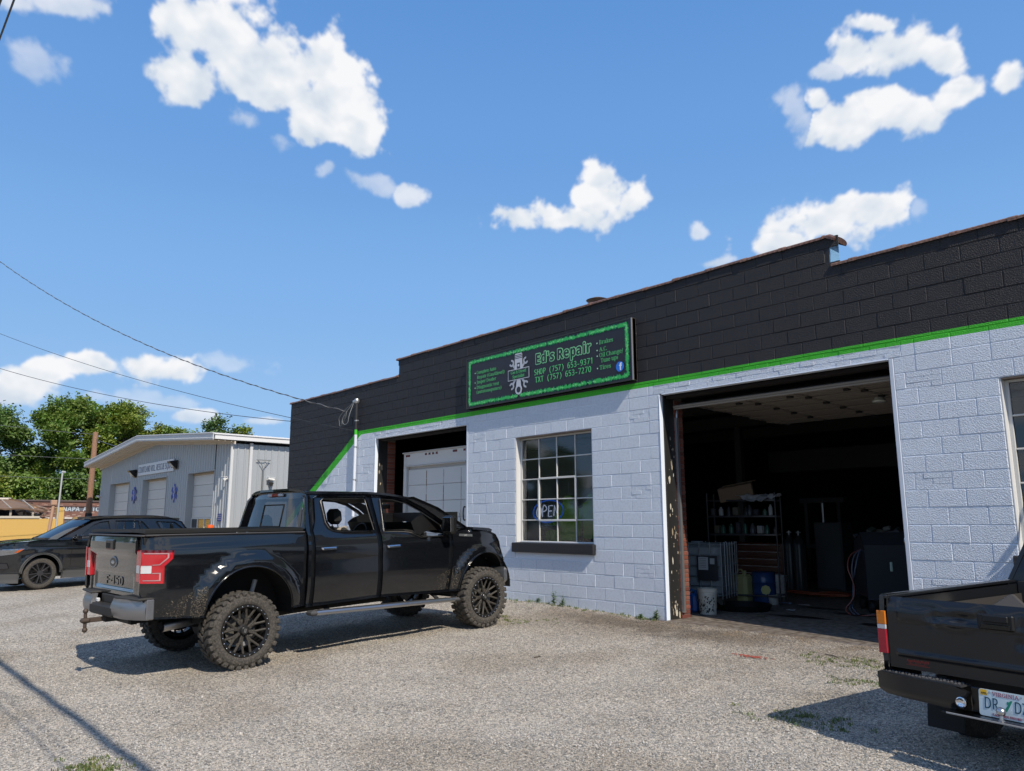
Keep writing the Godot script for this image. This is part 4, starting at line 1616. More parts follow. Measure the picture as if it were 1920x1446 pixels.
	for e in [[0.0, 1.0], [0.0, -1.0], [3.683, 1.0], [3.683, -1.0]]:
		var k: Node3D = w if e[0] == 0.0 and e[1] == 1.0 else w.duplicate()
		k.name = "wheel" 
		o.add_child(k, true)
		k.transform = Transform3D(Basis(Vector3(e[1], 0, 0), Vector3(0, 1, 0), Vector3(0, 0, e[1])) * Basis(Vector3.RIGHT, 0.3 + e[0] * 2.0 + e[1]), fr(e[0], 1.075 * e[1], 0.428))


func tail_light(o: Node3D, sd: float, fl: bool) -> void:
	var lens := mat("red_lens", 0.42, 0.012, 0.02, 0.12)
	lens.clearcoat_enabled = true
	lens.clearcoat_roughness = 0.02
	var outline := PackedVector2Array([Vector2(-1.132, 1.388), Vector2(-0.815, 1.372), Vector2(-0.822, 1.292), Vector2(-0.905, 1.215), Vector2(-0.905, 1.03), Vector2(-1.132, 1.045)])
	var off := func(k: float) -> Callable: return func(p: Vector2) -> Vector3: return fr(p.x, (truck_side(p) + k) * sd, p.y)
	var g := Geo.new()
	g.panel(outline, off.call(0.014), 0.04, 0.03, [], 0.0, fl)
	# rear face of the lamp, beside the tailgate
	g.box(fr(-1.098, 0.858 * sd, 1.216), Vector3(0.128, 0.342, 0.05), 0.012)
	var post := Geo.new()
	post.box(fr(-1.075, 0.858 * sd, 1.10), Vector3(0.126, 0.86, 0.05), 0.012)
	put("corner_post", post, mats.black_paint, o)
	var lamp := put("tail_light", g, lens, o)
	var pale := mat("pale_lens", 0.45, 0.27, 0.29, 0.2)
	for q in [[[-1.10, 1.360], [-0.858, 1.348], [-0.858, 1.297], [-0.95, 1.224], [-1.02, 1.224], [-1.02, 1.234], [-0.954, 1.234], [-0.876, 1.302], [-0.876, 1.336], [-1.10, 1.348]], [[-1.02, 1.148], [-0.935, 1.145], [-0.935, 1.057], [-1.10, 1.067], [-1.10, 1.077], [-0.951, 1.070], [-0.951, 1.134], [-1.02, 1.138]]]:
		var b := Geo.new()
		var p := PackedVector2Array()
		for k in q:
			p.append(Vector2(k[0], k[1]))
		b.panel(p, off.call(0.0165), 0.04, 0.004, [], 0.0, fl)
		put("lamp_bracket", b, pale, lamp)
	var w := Geo.new()
	w.panel(PackedVector2Array([Vector2(-1.125, 1.228), Vector2(-1.025, 1.224), Vector2(-1.025, 1.142), Vector2(-1.125, 1.146)]), off.call(0.0165), 0.04, 0.004, [], 0.0, fl)
	w.box(fr(-1.124, 0.862 * sd, 1.187), Vector3(0.095, 0.08, 0.004), 0.001)
	put("reversing_lens", w, mat("white_lens", 0.55, 0.56, 0.58, 0.15), lamp)


func mud_spatter(o: Node3D, sd: float) -> void:
	# dried mud thrown up behind each wheel
	var g := Geo.new()
	for e in [[REAR_ARCH, -1.0, 1100, 0.50], [FRONT_ARCH, -1.0, 650, 0.42]]:
		var c: Vector2 = e[0]
		for i in e[2]:
			var d := absf(rng.randfn(0.0, 0.19))
			var y := rng.randf_range(0.02, 0.36) * (1.0 - d)
			var p := Vector2(c.x - 0.515 - d, c.y + y)
			if p.y < 0.64 - 0.03 * c.x * 0.4 or p.distance_to(c) < 0.545:
				continue
			var s := rng.randf_range(0.0015, 0.0042) * (1.0 if rng.randf() < 0.9 else 1.8)
			var st := Vector2(-0.6, 0.8).rotated(rng.randf_range(-0.7, 0.7)) * s * rng.randf_range(1.0, 2.6)
			var n := Vector2(-st.y, st.x).normalized() * s * 0.6
			g.col = [k3(0.11, 0.092, 0.07), k3(0.07, 0.06, 0.047), k3(0.16, 0.135, 0.10)][rng.randi() % 3]
			var q := []
			for k in [p - st, p - n, p + st, p + n]:
				q.append(fr(k.x, (truck_side(k) + 0.002) * sd, k.y))
			g.toward(q[0], q[1], q[2], q[3], Vector3(sd, 0, 0))
	tag(put("mud_spatter", g, mats.matt, o), "", "", "", "stuff")


func truck_ends(o: Node3D) -> void:
	var paint: Material = mats.black_paint
	# roof
	var top := func(p: Vector2) -> Vector3:
		var side := truck_side(Vector2(p.x, roof_rail(p.x)))
		var k := clampf(absf(p.y) / side, 0, 1)
		return fr(p.x, p.y, roof_rail(p.x) + 0.052 * (1.0 - pow(k, 5.0)))
	var rp := PackedVector2Array([Vector2(0.90, -0.745), Vector2(1.7, -0.765), Vector2(2.50, -0.79), Vector2(2.60, -0.60), Vector2(2.64, 0.0), Vector2(2.60, 0.60), Vector2(2.50, 0.79), Vector2(1.7, 0.765), Vector2(0.90, 0.745), Vector2(0.86, 0.4), Vector2(0.85, 0), Vector2(0.86, -0.4)])
	var g := Geo.new()
	g.panel(rp, top, 0.09, 0.03)
	put("roof", g, paint, o)
	# bonnet
	var hood := func(p: Vector2) -> Vector3:
		var t := clampf((p.x - 3.10) / 1.02, 0, 1)
		var k := absf(p.y) / 0.9
		return fr(p.x, p.y, lerpf(1.465, 1.385, pow(t, 1.5)) - 0.10 * pow(clampf((p.x - 3.95) / 0.2, 0, 1.3), 2.0) - 0.035 * pow(k, 3.0) + 0.022 * smoothstep(0.72, 0.60, k) * smoothstep(0.0, 0.2, t))
	var hp := PackedVector2Array([Vector2(3.14, -0.90), Vector2(3.6, -0.905), Vector2(4.03, -0.84), Vector2(4.15, -0.5), Vector2(4.18, 0), Vector2(4.15, 0.5), Vector2(4.03, 0.84), Vector2(3.6, 0.905), Vector2(3.14, 0.90), Vector2(3.36, 0.3), Vector2(3.36, -0.3)])
	var h := Geo.new()
	h.panel(hp, hood, 0.07, 0.04)
	put("bonnet", h, paint, o)
	# windscreen and cowl
	var ws := func(p: Vector2) -> Vector3: return fr(lerpf(3.40, 2.60, p.y) + 0.10 * (1.0 - pow(absf(p.x) / 0.8, 2.0)), p.x, lerpf(1.445, 1.895, p.y))
	var wg := Geo.new()
	wg.panel(PackedVector2Array([Vector2(-0.83, 0), Vector2(0.83, 0), Vector2(0.70, 0.98), Vector2(-0.70, 0.98)]), ws, 0.12, 0.0, [], 0.0, true)
	put("windscreen", wg, mats.clear_glass, o)
	# grille and front bumper
	var n := Geo.new()
	n.col = k3(0.02, 0.02, 0.022)
	n.box(fr(4.17, 0, 1.10), Vector3(1.25, 0.40, 0.10), 0.03)
	for k in 3:
		n.box(fr(4.225, 0, 0.98 + k * 0.11), Vector3(1.15, 0.045, 0.03), 0.01)
	put("grille", n, mats.gloss, o)
	var bm := Geo.new()
	bm.box(fr(4.24, 0, 0.71), Vector3(1.52, 0.22, 0.16), 0.04)
	for sd in [1.0, -1.0]:
		bm.t = at(fr(4.175, 0.82 * sd, 0.70), Vector3(0, 0.55 * sd, 0))
		bm.box(Vector3(), Vector3(0.30, 0.24, 0.13), 0.04)
	bm.t = Transform3D()
	put("front_bumper", bm, mats.brushed_steel, o)
	# tailgate with a spoiler lip, a belt line and a pressed panel
	var tg := func(p: Vector2) -> Vector3:
		var f := -1.10
		f -= 0.045 * smoothstep(1.30, 1.36, p.y) * (1.0 - smoothstep(1.46, 1.53, p.y) * 0.25)
		f += 0.012 * smoothstep(1.362, 1.352, p.y) * smoothstep(1.335, 1.345, p.y)
		# hollow round the lettering
		f += 0.016 * smoothstep(1.13, 1.10, p.y) * smoothstep(0.93, 0.96, p.y) * smoothstep(0.68, 0.62, absf(p.x))
		f += 0.012 * pow(absf(p.x) / 0.8, 6.0)
		return fr(f, p.x, p.y)
	var t := Geo.new()
	t.panel(PackedVector2Array([Vector2(-0.785, 0.885), Vector2(0.785, 0.885), Vector2(0.785, 1.50), Vector2(0.77, 1.522), Vector2(-0.77, 1.522), Vector2(-0.785, 1.50)]), tg, 0.03, 0.06)
	var tn := put("tailgate", t, paint, o)
	var lt := Geo.new()
	lt.t = at(fr(-1.087, 0, 1.03))
	lt.text("F-150", 0.098, 0.012, true, "Droid Sans", 1.75)
	put("pressed_letters", lt, paint, tn)
	var lg := Geo.new()
	lg.t = at(fr(-1.112, 0, 1.235))
	lg.col = k3(0.30, 0.31, 0.33)
	lg.extrude(ring_poly(0.115, 0.062, 28), 0.012, 0.004)
	lg.t = at(fr(-1.1135, 0, 1.235))
	lg.col = k3(0.012, 0.013, 0.016)
	lg.extrude(ring_poly(0.10, 0.05, 28), 0.004)
	lg.t = at(fr(-1.115, 0, 1.235))
	lg.col = k3(0.34, 0.35, 0.37)
	lg.extrude(ring_poly(0.06, 0.02, 18), 0.003)
	put("oval_emblem", lg, mats.gloss, tn)
	var hd := Geo.new()
	hd.col = k3(0.01, 0.01, 0.011)
	hd.box(fr(-1.145, 0, 1.435), Vector3(0.27, 0.115, 0.03), 0.012)
	put("tailgate_handle", hd, mats.gloss, tn)
	var hp2 := Geo.new()
	hp2.col = k3(0.003, 0.003, 0.003)
	hp2.box(fr(-1.1605, -0.04, 1.425), Vector3(0.13, 0.06, 0.006), 0.002)
	put("handle_recess", hp2, mats.matt, tn)
	# tonneau cover and bed rails
	var tc := Geo.new()
	tc.col = k3(0.012, 0.012, 0.013)
	var cov := func(p: Vector2) -> Vector3: return fr(p.x, p.y, 1.560 - 0.026 * (p.x + 1.1) + 0.012 * (1.0 - pow(absf(p.y) / 0.93, 6.0)))
	tc.panel(PackedVector2Array([Vector2(-1.09, -0.92), Vector2(0.79, -0.92), Vector2(0.79, 0.92), Vector2(-1.09, 0.92)]), cov, 0.12, 0.035)
	put("tonneau_cover", tc, mat("vinyl_cover", 1, 1, 1, 0.5), o)
	var rl := Geo.new()
	rl.col = k3(0.06, 0.058, 0.055)
	for sd in [1.0, -1.0]:
		rl.bar(fr(-1.09, 0.935 * sd, 1.541), fr(0.79, 0.935 * sd, 1.494), 0.075, 0.02, 0.006)
	rl.bar(fr(-1.10, -0.93, 1.538), fr(-1.10, 0.93, 1.538), 0.05, 0.02, 0.006)
	put("bed_rail", rl, mats.paint, o)
	# back of the cab with its dark window, the slider and the high brake lamp
	var back := func(p: Vector2) -> Vector3: return fr(0.815 + 0.115 * clampf((p.y - 1.45) / 0.5, 0, 1.2) + 0.05 * pow(absf(p.x) / 0.8, 4.0) - 0.03, p.x, p.y)
	var bk := Geo.new()
	var hole := PackedVector2Array([Vector2(-0.735, 1.53), Vector2(0.735, 1.53), Vector2(0.74, 1.60), Vector2(0.69, 1.90), Vector2(0.64, 1.925), Vector2(-0.64, 1.925), Vector2(-0.69, 1.90), Vector2(-0.74, 1.60)])
	bk.panel(PackedVector2Array([Vector2(-0.94, 0.62), Vector2(0.94, 0.62), Vector2(0.94, 1.46), Vector2(0.80, 1.90), Vector2(0.70, 2.005), Vector2(-0.70, 2.005), Vector2(-0.80, 1.90), Vector2(-0.94, 1.46)]), back, 0.07, 0.03, [hole])
	var bn := put("cab_back", bk, paint, o)
	var rg := Geo.new()
	rg.panel(hole, func(p: Vector2) -> Vector3: return back.call(p) + Vector3(0, 0, 0.004), 0.09)
	put("rear_window", rg, mats.tinted_glass, bn)
	var sl := Geo.new()
	sl.col = k3(0.004, 0.004, 0.004)
	var loop := []
	for q in [Vector2(-0.27, 1.56), Vector2(0.27, 1.56), Vector2(0.27, 1.84), Vector2(-0.27, 1.84), Vector2(-0.27, 1.56)]:
		loop.append(back.call(q) + Vector3(0, 0, 0.006))
	sl.tube(loop, 0.010, 6)
	put("slider_frame", sl, mats.matt, bn)
	var cl := Geo.new()
	cl.box(fr(0.885, 0, 1.972), Vector3(0.17, 0.042, 0.03), 0.008)
	var cn := put("brake_lamp", cl, mats.red_lens, bn)
	for sd in [1.0, -1.0]:
		var cw := Geo.new()
		cw.box(fr(0.885, 0.148 * sd, 1.970), Vector3(0.125, 0.040, 0.03), 0.008)
		put("cargo_lamp", cw, mats.white_lens, cn)
	# rear bumper: two corner pieces, a lower step between them
	var chr := mat("tired_chrome", 0.30, 0.30, 0.31, 0.36, 0.85)
	var pad := mat("step_plastic", 0.035, 0.034, 0.032, 0.7)
	for sd in [1.0, -1.0]:
		var c := Geo.new()
		var face := PackedVector2Array([Vector2(0.33, 0.72), Vector2(0.40, 0.665), Vector2(0.985, 0.660), Vector2(0.985, 0.872), Vector2(0.36, 0.868)])
		c.panel(face, func(p: Vector2) -> Vector3: return fr(-1.225 + 0.16 * pow(clampf((p.x - 0.55) / 0.45, 0, 1), 2.2) + 0.03 * pow(clampf((p.y - 0.75) / 0.1, -1, 1), 2.0), p.x * sd, p.y), 0.04, 0.05, [], 0.0, sd < 0)
		c.bar(fr(-1.068, 0.985 * sd, 0.766), fr(-0.985, 0.982 * sd, 0.766), 0.03, 0.21, 0.01)
		put("bumper_corner", c, chr, o)
		var tp := Geo.new()
		tp.bar(fr(-1.12, 0.40 * sd, 0.878), fr(-1.05, 0.975 * sd, 0.876), 0.19, 0.026, 0.01)
		put("bumper_step", tp, pad, o)
	var mid := Geo.new()
	mid.col = k3(0.5, 0.48, 0.44)
	mid.box(fr(-1.145, 0, 0.715), Vector3(0.80, 0.12, 0.16), 0.02)
	mid.box(fr(-1.09, 0, 0.82), Vector3(0.66, 0.10, 0.05), 0.01)
	put("bumper_centre", mid, pad, o)
	var pl := Geo.new()
	for sd in [1.0, -1.0]:
		pl.box(fr(-1.16, 0.30 * sd, 0.80), Vector3(0.07, 0.045, 0.03), 0.008)
	put("plate_lamp", pl, mats.white_lens, o)
	# hitch and ball mount
	var ht := Geo.new()
	ht.bar(fr(-0.95, 0, 0.615), fr(-1.18, 0, 0.615), 0.075, 0.075, 0.008)
	ht.bar(fr(-1.0, -0.45, 0.60), fr(-1.0, 0.45, 0.60), 0.07, 0.07, 0.008)
	put("hitch_receiver", ht, mats.trim_black, o)
	var iron := mat("dull_iron", 0.075, 0.055, 0.044, 0.6, 0.3)
	var bmnt := Geo.new()
	bmnt.bar(fr(-1.14, 0, 0.615), fr(-1.36, 0, 0.615), 0.05, 0.05, 0.005)
	bmnt.box(fr(-1.37, 0, 0.615), Vector3(0.085, 0.055, 0.10), 0.02)
	put("ball_mount", bmnt, iron, o)
	for sd in [1.0, -1.0]:
		var b := Geo.new()
		var prof := [Vector2(0.018, 0.0), Vector2(0.018, 0.045)]
		for i in 9:
			var a := lerpf(-1.1, PI / 2, i / 8.0)
			prof.append(Vector2(cos(a) * 0.029, 0.072 + sin(a) * 0.029))
		b.t = Transform3D(Basis(Vector3(1, 0, 0), Vector3(0, sd, 0), Vector3(0, 0, sd)), fr(-1.37, 0, 0.615 + 0.03 * sd))
		b.lathe(prof, 16)
		put("tow_ball", b, iron, o)
	# whip aerial on the right wing
	var ar := Geo.new()
	ar.col = k3(0.015, 0.015, 0.015)
	ar.tube([fr(3.42, 0.86, 1.42), fr(3.38, 0.86, 1.66)], 0.005, 6, 0.003)
	put("aerial", ar, mats.gloss, o)


func truck_cabin(o: Node3D) -> void:
	var fl := Geo.new()
	fl.box(fr(2.0, 0, 0.68), Vector3(1.8, 0.04, 2.45))
	fl.box(fr(2.75, 0, 1.05), Vector3(1.7, 0.7, 0.05))
	put("cabin_floor", fl, mats.soft_black, o)
	var hl := Geo.new()
	hl.col = k3(0.10, 0.095, 0.088)
	hl.panel(PackedVector2Array([Vector2(0.92, -0.70), Vector2(2.48, -0.72), Vector2(2.48, 0.72), Vector2(0.92, 0.70)]), func(p: Vector2) -> Vector3: return fr(p.x, p.y, roof_rail(p.x) - 0.035), 0.2, 0.02)
	put("headliner", hl, mats.matt, o)
	var ds := Geo.new()
	ds.col = k3(0.016, 0.016, 0.017)
	ds.panel(PackedVector2Array([Vector2(2.62, -0.82), Vector2(3.38, -0.82), Vector2(3.38, 0.82), Vector2(2.62, 0.82)]), func(p: Vector2) -> Vector3: return fr(p.x, p.y, 1.425 - 0.10 * pow(clampf((2.85 - p.x) / 0.23, 0, 1), 2.0)), 0.1, 0.25)
	put("dashboard", ds, mats.trim_black, o)
	var sw := Geo.new()
	var ring := []
	for i in 21:
		var a := TAU * i / 20
		ring.append(fr(2.46 + sin(a) * 0.07, -0.40 + cos(a) * 0.19, 1.36 + sin(a) * 0.175))
	sw.col = k3(0.012, 0.012, 0.012)
	sw.tube(ring, 0.017, 8, -1.0, false)
	sw.bar(fr(2.46, -0.58, 1.36), fr(2.46, -0.22, 1.36), 0.05, 0.03, 0.01)
	sw.tube([fr(2.47, -0.40, 1.36), fr(2.75, -0.40, 1.26)], 0.035, 8)
	put("steering_wheel", sw, mats.trim_black, o)
	for sd in [1.0, -1.0]:
		seat(o, fr(1.80, 0.40 * sd, 0.0), 0.54, true)
	for r in [-0.55, 0.0, 0.55]:
		seat(o, fr(1.28, r, -0.06), 0.52, r != 0.0)
	var mir := Geo.new()
	mir.col = k3(0.012, 0.012, 0.013)
	mir.box(fr(2.66, 0, 1.78), Vector3(0.24, 0.07, 0.03), 0.015)
	put("rear_view_mirror", mir, mats.trim_black, o)
	var lg := Geo.new()
	lg.col = k3(0.12, 0.12, 0.125)
	lg.box(fr(2.76, 0.77, 1.345), Vector3(0.03, 0.10, 0.06), 0.01)
	put("vent_outlet", lg, mats.paint, o)


func seat(o: Node3D, p: Vector3, w: float, rest: bool) -> void:
	var g := Geo.new()
	g.col = k3(0.018, 0.018, 0.018)
	g.t = at(p)
	g.box(Vector3(0, 0.93, -0.12), Vector3(w, 0.18, 0.55), 0.06)
	g.t = at(p + Vector3(0, 0.98, 0.12), Vector3(0.22, 0, 0))
	g.box(Vector3(0, 0.24, 0), Vector3(w, 0.62, 0.15), 0.06)
	var s := put("seat", g, mats.cloth, o)
	var tr := Geo.new()
	tr.col = k3(0.30, 0.27, 0.22)
	tr.t = at(p + Vector3(0, 0.98, 0.12), Vector3(0.22, 0, 0))
	for k in [-1.0, 1.0]:
		tr.box(Vector3(k * w * 0.30, 0.53, 0), Vector3(0.05, 0.06, 0.154), 0.02)
	put("seat_piping", tr, mats.cloth, s)
	if rest:
		var h := Geo.new()
		h.col = k3(0.02, 0.02, 0.02)
		h.t = at(p + Vector3(0, 1.60, 0.25), Vector3(0.12, 0, 0))
		h.box(Vector3(0, 0.065, 0), Vector3(0.28, 0.21, 0.12), 0.05)
		for k in [-0.07, 0.07]:
			h.tube([Vector3(k, -0.12, 0), Vector3(k, 0.0, 0)], 0.008, 6)
		put("head_rest", h, mats.cloth, s)


func truck_chassis(o: Node3D) -> void:
	var g := Geo.new()
	for sd in [1.0, -1.0]:
		g.bar(fr(-1.05, 0.45 * sd, 0.66), fr(4.1, 0.45 * sd, 0.60), 0.08, 0.16)
		# leaf springs and shocks
		g.bar(fr(-0.75, 0.55 * sd, 0.55), fr(0.0, 0.55 * sd, 0.44), 0.065, 0.04)
		g.bar(fr(0.0, 0.55 * sd, 0.44), fr(0.75, 0.55 * sd, 0.55), 0.065, 0.04)
	g.box(fr(3.6, 0, 0.62), Vector3(0.8, 0.3, 0.7), 0.04)
	g.box(fr(1.2, 0, 0.62), Vector3(0.75, 0.22, 1.6), 0.04)
	g.box(fr(-0.55, 0, 0.66), Vector3(0.8, 0.16, 0.7), 0.06)
	put("frame_rail", g, mats.soft_black, o)
	var ax := Geo.new()
	for f in [0.0, 3.683]:
		ax.tube([fr(f, -0.85, 0.428), fr(f, 0.85, 0.428)], 0.05, 12)
	ax.t = at(fr(0, 0.0, 0.428), Vector3(PI / 2, 0, 0))
	ax.lathe([Vector2(0, -0.15), Vector2(0.12, -0.13), Vector2(0.17, -0.05), Vector2(0.17, 0.05), Vector2(0.12, 0.13), Vector2(0, 0.15)], 16)
	ax.t = Transform3D()
	ax.tube([fr(0.1, 0, 0.45), fr(3.2, 0, 0.58)], 0.045, 10)
	put("axle", ax, mats.trim_black, o)
	for sd in [1.0, -1.0]:
		var sh := Geo.new()
		sh.col = k3(0.35, 0.36, 0.38)
		sh.tube([fr(0.16, 0.62 * sd, 0.42), fr(0.30, 0.66 * sd, 0.95)], 0.028, 10)
		put("shock_absorber", sh, mats.gloss, o)
	var ex := Geo.new()
	var tip := [fr(-0.35, 0.62, 0.575), fr(-0.55, 0.70, 0.565), fr(-0.82, 0.76, 0.545)]
	ex.tube(arc(tip, 4), 0.058, 18, -1.0, false)
	ex.tube(arc(tip, 4), 0.051, 18, -1.0, false)
	put("exhaust_tip", ex, mats.brushed_steel, o)
	var ep := Geo.new()
	ep.tube(arc([fr(2.4, 0.35, 0.50), fr(1.2, 0.38, 0.50), fr(0.5, 0.55, 0.52), fr(0.15, 0.58, 0.62), fr(-0.2, 0.60, 0.62), fr(-0.5, 0.68, 0.568)], 4), 0.04, 10)
	put("exhaust_pipe", ep, mats.soft_black, o)


func big_wheel() -> Node3D:
	# axis along local x, outer face at x = 0
	var w := Node3D.new()
	var ty := Geo.new()
	ty.t = Transform3D(Basis(Vector3(0, 0, 1), Vector3(1, 0, 0), Vector3(0, 1, 0)), Vector3())
	ty.lathe([Vector2(0.285, -0.30), Vector2(0.33, -0.315), Vector2(0.385, -0.30), Vector2(0.408, -0.27), Vector2(0.412, -0.15), Vector2(0.408, -0.035), Vector2(0.385, -0.005), Vector2(0.34, 0.012), Vector2(0.30, 0.006), Vector2(0.285, -0.01)], 56)
	var tn := MeshInstance3D.new()
	tn.mesh = ty.mesh()
	tn.material_override = mats.tyre_rubber
	tn.name = "tyre"
	w.add_child(tn)
	var lg := Geo.new()
	var n := 30
	for i in n:
		for row in 4:
			var a: float = TAU * (i + [0.0, 0.35, 0.85, 0.5][row]) / n
			var x: float = [-0.035, -0.105, -0.195, -0.268][row]
			lg.t = Transform3D(Basis(Vector3.RIGHT, a), Vector3()) * at(Vector3(x, 0.413, 0), Vector3(0, [0.15, 0.5, -0.5, -0.15][row], 0))
			lg.box(Vector3(), Vector3([0.075, 0.085, 0.085, 0.075][row], 0.03, 0.056 if row % 3 == 0 else 0.05), 0.006)
		# shoulder lugs wrap down the outer sidewall, long and short in turn
		var b := TAU * (i + 0.0) / n
		lg.t = Transform3D(Basis(Vector3.RIGHT, b), Vector3()) * at(Vector3(-0.012, 0.390 if i % 2 == 0 else 0.398, 0), Vector3(0, 0, -0.42))
		lg.box(Vector3(), Vector3(0.03, 0.062 if i % 2 == 0 else 0.045, 0.052), 0.008)
		lg.t = Transform3D(Basis(Vector3.RIGHT, b), Vector3()) * at(Vector3(0.004, 0.356, 0.0), Vector3(0.35 if i % 2 == 0 else -0.35, 0, -0.1))
		lg.box(Vector3(), Vector3(0.012, 0.024, 0.034), 0.004)
	lg.t = Transform3D()
	var ln := MeshInstance3D.new()
	ln.mesh = lg.mesh()
	ln.material_override = mats.tyre_rubber
	ln.name = "tread_lugs"
	w.add_child(ln)
	# alloy rim with a bolted lip and forked spokes
	var rm := Geo.new()
	rm.col = k3(0.012, 0.012, 0.012)
	rm.t = ty.t
	rm.lathe([Vector2(0.20, -0.27), Vector2(0.255, -0.26), Vector2(0.262, -0.10), Vector2(0.258, -0.045), Vector2(0.25, -0.012), Vector2(0.262, 0.004), Vector2(0.284, 0.006), Vector2(0.291, -0.004), Vector2(0.287, -0.02)], 56)
	rm.lathe([Vector2(0.0, -0.20), Vector2(0.17, -0.20), Vector2(0.175, -0.24)], 32)
	var rim := MeshInstance3D.new()
	rim.mesh = rm.mesh()
	rim.material_override = mats.gloss
	rim.name = "rim"
	w.add_child(rim)
	var dusty := triplanar(mat("dusty_black", 1, 1, 1, 0.6), ramp(mats.mottled, [[0.0, k3(0.012, 0.012, 0.012)], [0.5, k3(0.03, 0.027, 0.023)], [1.0, k3(0.12, 0.10, 0.075)]]), 6.0, false)
	for i in 8:
		var sp := Geo.new()
		var b0 := Basis(Vector3.RIGHT, TAU * i / 8.0)
		for k in [-1.0, 1.0]:
			sp.bar(b0 * Vector3(-0.062, 0.055, 0.0), b0 * Vector3(-0.052, 0.135, 0.012 * k), 0.03, 0.03, 0.006)
			sp.bar(b0 * Vector3(-0.052, 0.125, 0.008 * k), b0 * Vector3(-0.028, 0.252, 0.058 * k), 0.022, 0.026, 0.006)
		sp.bar(b0 * Vector3(-0.048, 0.13, 0.0), b0 * Vector3(-0.060, 0.16, 0.0), 0.03, 0.02, 0.004)
		var s := MeshInstance3D.new()
		s.mesh = sp.mesh()
		s.material_override = dusty
		s.name = "spoke"
		w.add_child(s, true)
	var hb := Geo.new()
	hb.col = k3(0.02, 0.02, 0.02)
	hb.t = ty.t
	hb.lathe([Vector2(0.085, -0.12), Vector2(0.08, -0.065), Vector2(0.058, -0.045), Vector2(0.045, -0.018), Vector2(0.04, -0.014), Vector2(0.0, -0.013)], 8, 0.95)
	hb.col = k3(0.16, 0.16, 0.16)
	hb.t = Transform3D(Basis(Vector3(0, 0, -1), Vector3(0, 1, 0), Vector3(1, 0, 0)), Vector3(-0.0125, 0, 0))
	hb.extrude(PackedVector2Array([Vector2(-0.022, 0.004), Vector2(0.022, 0.004), Vector2(0.022, 0.012), Vector2(-0.022, 0.012)]), 0.001)
	hb.extrude(PackedVector2Array([Vector2(-0.022, -0.012), Vector2(0.022, -0.012), Vector2(0.022, -0.004), Vector2(-0.022, -0.004)]), 0.001)
	var hub := MeshInstance3D.new()
	hub.mesh = hb.mesh()
	hub.material_override = mats.gloss
	hub.name = "hub_cap"
	w.add_child(hub)
	var bl := Geo.new()
	for i in 28:
		bl.t = Transform3D(Basis(Vector3.RIGHT, TAU * i / 28.0), Vector3()) * Transform3D(Basis(Vector3(0, 0, 1), Vector3(1, 0, 0), Vector3(0, 1, 0)), Vector3(0.004, 0.273, 0))
		bl.lathe([Vector2(0.0075, 0.0), Vector2(0.0075, 0.006), Vector2(0.005, 0.009), Vector2(0, 0.01)], 8)
	var bn := MeshInstance3D.new()
	bn.mesh = bl.mesh()
	bn.material_override = mats.chrome
	bn.name = "rim_bolts"
	w.add_child(bn)
	var dk := Geo.new()
	dk.t = ty.t
	dk.col = k3(0.10, 0.095, 0.09)
	dk.lathe([Vector2(0.07, -0.155), Vector2(0.175, -0.15), Vector2(0.175, -0.17)], 28)
	dk.col = k3(0.25, 0.26, 0.28)
	dk.t = Transform3D(Basis(Vector3.RIGHT, 2.2), Vector3())
	dk.box(Vector3(-0.15, 0.16, 0), Vector3(0.08, 0.07, 0.16), 0.015)
	var dn := MeshInstance3D.new()
	dn.mesh = dk.mesh()
	dn.material_override = mats.gloss
	dn.name = "brake_disc"
	w.add_child(dn)
	return w


# ---------------------------------------------------------------- the SUV beyond the pickup: f forward of the front axle

const SUV_FRONT := Vector2(-0.05, 0.42)
const SUV_REAR := Vector2(-2.92, 0.42)


func suv_side(p: Vector2) -> float:
	var f := p.x
	var h := p.y
	var r := 0.985
	r -= 0.06 * pow(clampf((0.75 - h) / 0.5, 0, 1), 2.0)
	r -= 0.03 * pow(clampf((h - 0.98) / 0.25, 0, 1), 2.0)
	var belt := 1.19 + 0.05 * clampf(-(f + 0.6) / 2.4, 0, 1.3)
	r -= 0.50 * clampf(h - belt, 0, 1) + 0.015 * smoothstep(belt - 0.01, belt + 0.02, h)
	r += 0.012 * smoothstep(0.85, 0.92, h) * smoothstep(1.02, 0.95, h)
	r -= 0.40 * pow(clampf((f - 0.25) / 0.72, 0, 1), 2.0)
	r -= 0.22 * pow(clampf((-3.3 - f) / 0.75, 0, 1), 2.0)
	r += 0.02 * smoothstep(0.52, 0.45, p.distance_to(SUV_FRONT)) + 0.02 * smoothstep(0.52, 0.45, p.distance_to(SUV_REAR))
	return r


